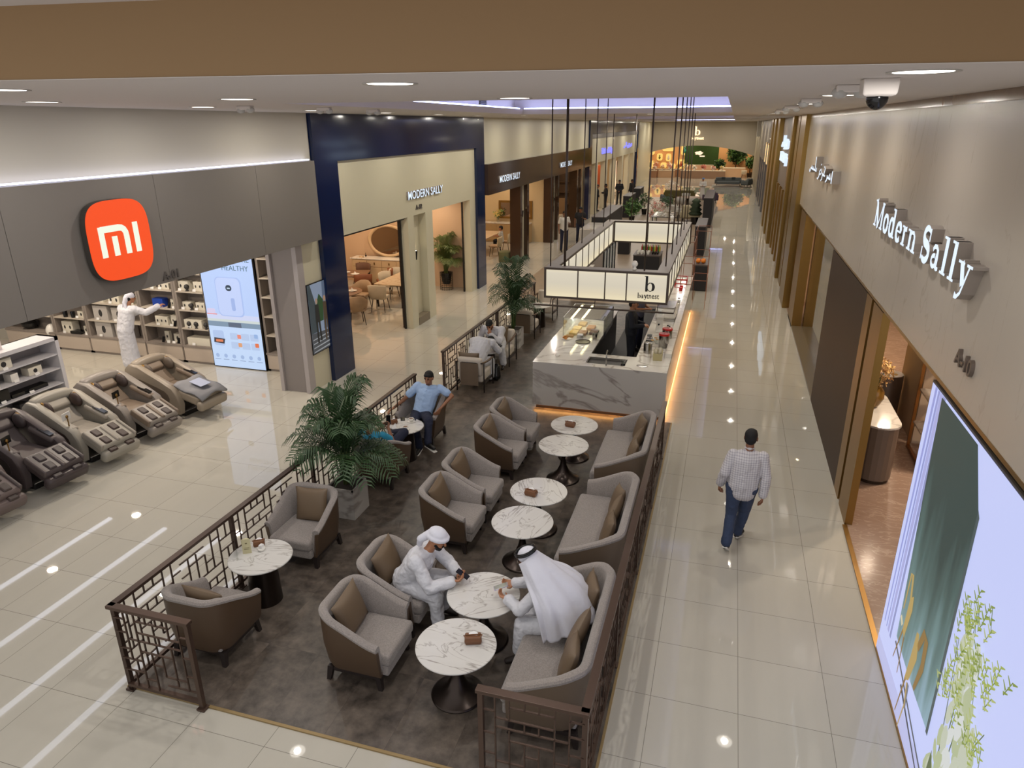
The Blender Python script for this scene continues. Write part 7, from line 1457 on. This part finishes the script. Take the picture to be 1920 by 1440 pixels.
face(p, j['head'], R, beard=True); rb = lambda j: top_caps(j, .03, 'long')+[(j['pelvis'], .17, j['pelvis']+V((0, 0, -.02)), .17)]+[(j['hip'+s], .115, j['kn'+s], .09) for s in 'LR']+[(j['kn'+s], .088, j['an'+s]+V((0, 0, .05)), .08) for s in 'LR']
blob('robe', rb(j), .013, m_robe, p, 4, fold=.014); shoes(p, j, m_sand, False)
tag(MB().box((0, 0, 0), (.34, .22, .03), Matrix.Rotation(-.2, 3, 'Z') @ Matrix.Rotation(.15, 3, 'Y')).build('laptop_sleeve', m_gblack, loc=(-4.86, 14.66, .66), bev=.01), 'black folder lying between the two men in white at the side table', 'folder')
loc = (-4.95, 13.7, 0)
J = dict(head=(-4.82, 14.32, .84), neck=(-4.87, 14.18, .92), chest=(-4.93, 13.98, .88), pelvis=(-4.98, 13.64, .54), shL=(-5.13, 14.06, .9), shR=(-4.7, 14.06, .9), elL=(-5.14, 14.22, .68), wrL=(-4.98, 14.36, .68), elR=(-4.58, 14.2, .68), wrR=(-4.74, 14.4, .68),
         hipL=(-5.08, 13.72, .52), hipR=(-4.86, 13.72, .52), knL=(-5.12, 14.04, .5), knR=(-4.74, 14.04, .5), anL=(-5.12, 13.98, .1), anR=(-4.72, 13.98, .1), toL=(-5.12, 14.12, .05), toR=(-4.72, 14.12, .05), hdL=(.6, .6, 0), hdR=(-.6, .6, 0), cuL=.3, cuR=.3)
p, j, R = person('man in white robe bent forward with his head down on the table, seen from behind', loc, J, m_sk1, vox=.0095, headf=(.2, .8, -.8))
face(p, j['head'], R); blob('robe', rb(j)+[(j['chest']-V((.06, 0, 0)), .17, j['pelvis'], .2), (j['chest']+V((.08, 0, .0)), .16, j['pelvis'], .2), (j['shL'], .1, j['shR'], .1)], .013, m_robe, p, 4, fold=.014); shoes(p, j, m_sand, False)
e = empty('backpack', (-4.62, 14.1, ZF), .2, 'black backpack on the floor beside the wooden armchair', 'bag'); blob('bag_body', [((0, 0, .1), .1, (0, .05, .3), .08), ((-.05, .05, .1), .1, (-.04, .08, .28), .08)], .015, m_gblack, e, 3); MB().tube([(0, .02, .36), (0, .06, .46), (0, .1, .36)], .012, 6).build('handle', m_gblack, e, True)
# --- man walking away
loc = (.5, 8.7, 0)
J = dict(head=(.57, 8.78, 1.6), neck=(.565, 8.74, 1.46), chest=(.555, 8.73, 1.3), pelvis=(.53, 8.7, .96), shL=(.375, 8.72, 1.37), shR=(.745, 8.74, 1.37), elL=(.29, 8.66, 1.12), wrL=(.25, 8.78, .89), elR=(.81, 8.68, 1.1), wrR=(.79, 8.66, .85),
         hipL=(.43, 8.7, .92), hipR=(.62, 8.7, .92), knL=(.43, 8.72, .5), knR=(.6, 8.86, .5), anL=(.4, 8.5, .15), anR=(.55, 8.92, .09), toL=(.43, 8.62, .05), toR=(.62, 9.07, .045), hdL=(-.1, .2, -1), hdR=(0, .1, -1), pnL=(1, 0, 0), pnR=(-1, 0, 0), cuL=.6, cuR=.4)
p, j, R = person('man walking away in a grey checked shirt and blue jeans', loc, J, m_sk2, vox=.0065, headf=(.15, 1, -.06))
face(p, j['head'], R, hair='short')
def check_mat():
    m = bpy.data.materials.new('checked_shirt'); m.use_nodes = True; nt = m.node_tree; b = nt.nodes['Principled BSDF']; L = nt.links.new; tc = nt.nodes.new('ShaderNodeTexCoord'); sp = nt.nodes.new('ShaderNodeSeparateXYZ'); L(tc.outputs['Object'], sp.inputs[0]); outs = []
    for ax in 'XZ':
        a = nt.nodes.new('ShaderNodeMath'); a.operation = 'MULTIPLY'; a.inputs[1].default_value = 2*PI/.03; L(sp.outputs[ax], a.inputs[0]); s = nt.nodes.new('ShaderNodeMath'); s.operation = 'SINE'; L(a.outputs[0], s.inputs[0]); g = nt.nodes.new('ShaderNodeMath'); g.operation = 'GREATER_THAN'; g.inputs[1].default_value = .55; L(s.outputs[0], g.inputs[0]); outs.append(g.outputs[0])
    ad = nt.nodes.new('ShaderNodeMath'); ad.operation = 'ADD'; L(outs[0], ad.inputs[0]); L(outs[1], ad.inputs[1]); h_ = nt.nodes.new('ShaderNodeMath'); h_.operation = 'MULTIPLY'; h_.inputs[1].default_value = .5; L(ad.outputs[0], h_.inputs[0])
    mx = nt.nodes.new('ShaderNodeMix'); mx.data_type = 'RGBA'; mx.inputs[6].default_value = c8(198, 194, 196); mx.inputs[7].default_value = c8(148, 144, 152); L(h_.outputs[0], mx.inputs[0]); L(mx.outputs[2], b.inputs['Base Color']); b.inputs['Roughness'].default_value = .85; return m
blob('checked_shirt', top_caps(j, .022, 'long', 1.06)+[(j['pelvis']+V((-.04, 0, .0)), .135, j['pelvis']+V((-.03, 0, -.1)), .13), (j['pelvis']+V((.04, 0, .0)), .135, j['pelvis']+V((.04, 0, -.1)), .13)], .008, check_mat(), p, 4, fold=.009)
blob('collar', [(j['neck']+V((-.05, 0, .015)), .018, j['neck']+V((0, -.05, .02)), .018), (j['neck']+V((.05, 0, .015)), .018, j['neck']+V((0, -.05, .02)), .018)], .007, MATS['white_ceramic'] if 0 else mat('collar_grey', (190, 186, 188), .8), p, 2)
blob('jeans', trouser_caps(j, .02), .008, m_den, p, 4, fold=.01); shoes(p, j)
MB().lathe([(.034, -.014), (.038, 0), (.034, .014)], j['wrL'], 16).build('watch_strap', m_gblack, p, 2)
# --- man in white in the first shop
loc = (-13.05, 12.45, 0)
J = dict(head=(-12.97, 12.62, 1.72), neck=(-13.0, 12.55, 1.57), chest=(-13.03, 12.5, 1.4), pelvis=(-13.08, 12.4, 1.0), shL=(-13.22, 12.55, 1.5), shR=(-12.82, 12.5, 1.5), elL=(-13.3, 12.7, 1.25), wrL=(-13.1, 12.9, 1.3), elR=(-12.6, 12.6, 1.4), wrR=(-12.38, 12.8, 1.53),
         hipL=(-13.16, 12.4, .95), hipR=(-13.0, 12.4, .95), knL=(-13.16, 12.42, .5), knR=(-12.98, 12.42, .5), anL=(-13.16, 12.4, .09), anR=(-12.98, 12.4, .09), toL=(-13.16, 12.55, .04), toR=(-12.98, 12.55, .04), hdR=(.5, .6, .3), cuR=.4, cuL=.4)
p, j, R = person('man in a long white robe reaching for the blue box on the shop shelf', loc, J, m_sk1, vox=.0095, headf=(.35, .9, -.2))
face(p, j['head'], R); blob('robe', top_caps(j, .03, 'long')+[(j['pelvis'], .17, V((j['pelvis'].x, j['pelvis'].y, .55)), .185), (V((j['pelvis'].x, j['pelvis'].y, .55)), .185, V((j['pelvis'].x+.02, j['pelvis'].y, .26)), .2)], .013, m_robe, p, 4, fold=.014)
t = lambda x, y, z: j['head']+R @ V((x, y, z)); blob('headscarf', [('e', t(0, -.02, .05), (.095, .11, .085), R), (t(0, -.1, 0), .06, t(0, -.13, -.12), .05), (t(0, -.13, -.12), .045, t(-.06, -.12, -.26), .03), (t(0, -.13, -.12), .045, t(.05, -.12, -.24), .03)], .01, m_cloth, p, 4); shoes(p, j, m_sand, False)
# --- standing helper for people farther away
def stander(label, x, y, h, rz, top, bot, sk=m_sk2, vox=.014, arms='down', hair='short', long=False, scarf=None, robe=False, group=None):
    k = h/1.75; Rz = Matrix.Rotation(rz, 3, 'Z'); L = V((x, y, .0 if x < -6.95 or y > 58 else .012))
    def w(a, b, c): return L+Rz @ V((a, b, c))*k
    J = dict(head=w(0, .03, 1.63), neck=w(0, 0, 1.49), chest=w(0, 0, 1.32), pelvis=w(0, 0, .97), shL=w(-.19, 0, 1.43), shR=w(.19, 0, 1.43), hipL=w(-.1, 0, .93), hipR=w(.1, 0, .93), knL=w(-.11, .03, .5), knR=w(.12, .02, .5), anL=w(-.12, 0, .08), anR=w(.14, 0, .08), toL=w(-.14, .15, .04), toR=w(.17, .15, .04))
    if arms == 'down': J.update(elL=w(-.26, -.02, 1.15), wrL=w(-.27, .06, .9), elR=w(.26, -.02, 1.15), wrR=w(.27, .06, .9))
    elif arms == 'phone': J.update(elL=w(-.26, .03, 1.15), wrL=w(-.1, .25, 1.25), elR=w(.26, -.02, 1.15), wrR=w(.27, .06, .9))
    elif arms == 'both': J.update(elL=w(-.25, .05, 1.15), wrL=w(-.07, .28, 1.15), elR=w(.25, .05, 1.15), wrR=w(.07, .28, 1.15))
    elif arms == 'clasp': J.update(elL=w(-.26, .0, 1.17), wrL=w(-.04, .14, .98), elR=w(.26, .0, 1.17), wrR=w(.04, .14, .98))
    p, j, R = person(label, L, J, sk, vox=vox, headf=Rz @ V((0, 1, -.12)), hands=vox < .012, group=group)
    if scarf is None: face(p, j['head'], R, hair=hair)
    blob('shirt', top_caps(j, .02, 'long' if long else 'short'), vox, top, p, 3)
    if robe: blob('robe', [(j['pelvis'], .16, j['pelvis']-V((0, 0, .7)), .19)], vox, top, p, 3)
    else: blob('trousers', trouser_caps(j, .016), vox, bot, p, 3)
    shoes(p, j, None, False); return p, j, R
stander('barista in dark navy uniform pouring coffee behind the counter', -1.85, 15.55, 1.72, -PI/2, m_dnavy, m_dnavy, m_sk1, .0095, 'both', long=True)
p, j, R = stander('second barista in grey behind the coffee grinder under the lit sign', -1.9, 17.3, 1.68, -PI/2-.4, mat('grey_uniform', (96, 98, 120), .8), m_navyt, m_sk1, .012, 'both')
stander('man in a white T-shirt and jeans looking at his phone by the lit sign', -6.95, 31.25, 1.8, PI+.7, mat('white_tee', (206, 202, 192), .85), m_navyt, m_sk2, .014, 'phone')
stander('dark haired man in black on the phone beside the white display counter', -6.75, 33.9, 1.7, PI+.3, mat('black_tee', (26, 26, 30), .85), m_navyt, m_sk2, .016, 'phone')
m_blk = mat('black_uniform', (20, 20, 26), .8)
stander('leftmost of the four people in black outside the far left shop', -8.38, 47.4, 1.72, -PI/2, m_blk, m_blk, m_sk2, .018, 'clasp', long=True)
stander('person in black second from the left, looking at a paper', -7.95, 48.4, 1.68, PI/2+.4, m_blk, m_blk, m_sk2, .018, 'both', long=True)
stander('man in black third from the left with a badge, facing the camera', -7.5, 51.5, 1.74, PI, m_blk, m_blk, m_sk2, .018, 'clasp', long=True)
stander('rightmost of the four people in black outside the far left shop', -6.75, 52.6, 1.7, PI-.7, m_blk, m_blk, m_sk2, .018, 'down', long=True)
p, j, R = stander('person in white robe and light blue cap looking at a phone in the far display', -1.95, 56.3, 1.62, PI, mat('far_white', (214, 210, 204), .8), m_blk, m_sk1, .018, 'both', long=True, robe=True, hair=None)
blob('cap', [('e', j['head']+V((0, 0, .06)), (.1, .11, .07))], .014, mat('blue_cap', (110, 146, 196), .8), p, 2)
# child on a chair in the third shop
loc = V((-9.6, 30.2, 0)); w = lambda a, b, c: loc+V((a, b, c))
J = dict(head=w(0, 0, 1.1), neck=w(0, 0, .98), chest=w(0, 0, .84), pelvis=w(.05, 0, .56), shL=w(0, .13, .94), shR=w(0, -.13, .94), elL=w(-.05, .17, .76), wrL=w(-.22, .12, .76), elR=w(-.05, -.17, .76), wrR=w(-.22, -.12, .76), hipL=w(.02, .07, .55), hipR=w(.02, -.07, .55), knL=w(-.28, .08, .55), knR=w(-.28, -.08, .55), anL=w(-.28, .08, .25), anR=w(-.28, -.08, .25), toL=w(-.38, .08, .22), toR=w(-.38, -.08, .22))
p, j, R = person('small child in a white top kneeling on the cream chair at the laid table', loc, J, m_sk1, vox=.014, headf=(-1, 0, -.1), hs=.9, hands=False, rt=.72)
face(p, j['head'], R, .9); blob('top', top_caps(j, .012, 'short', .72), .013, mat('white_tee', (206, 202, 192), .85), p, 3); blob('trousers', trouser_caps(j, .008, .72), .013, m_blk, p, 3)
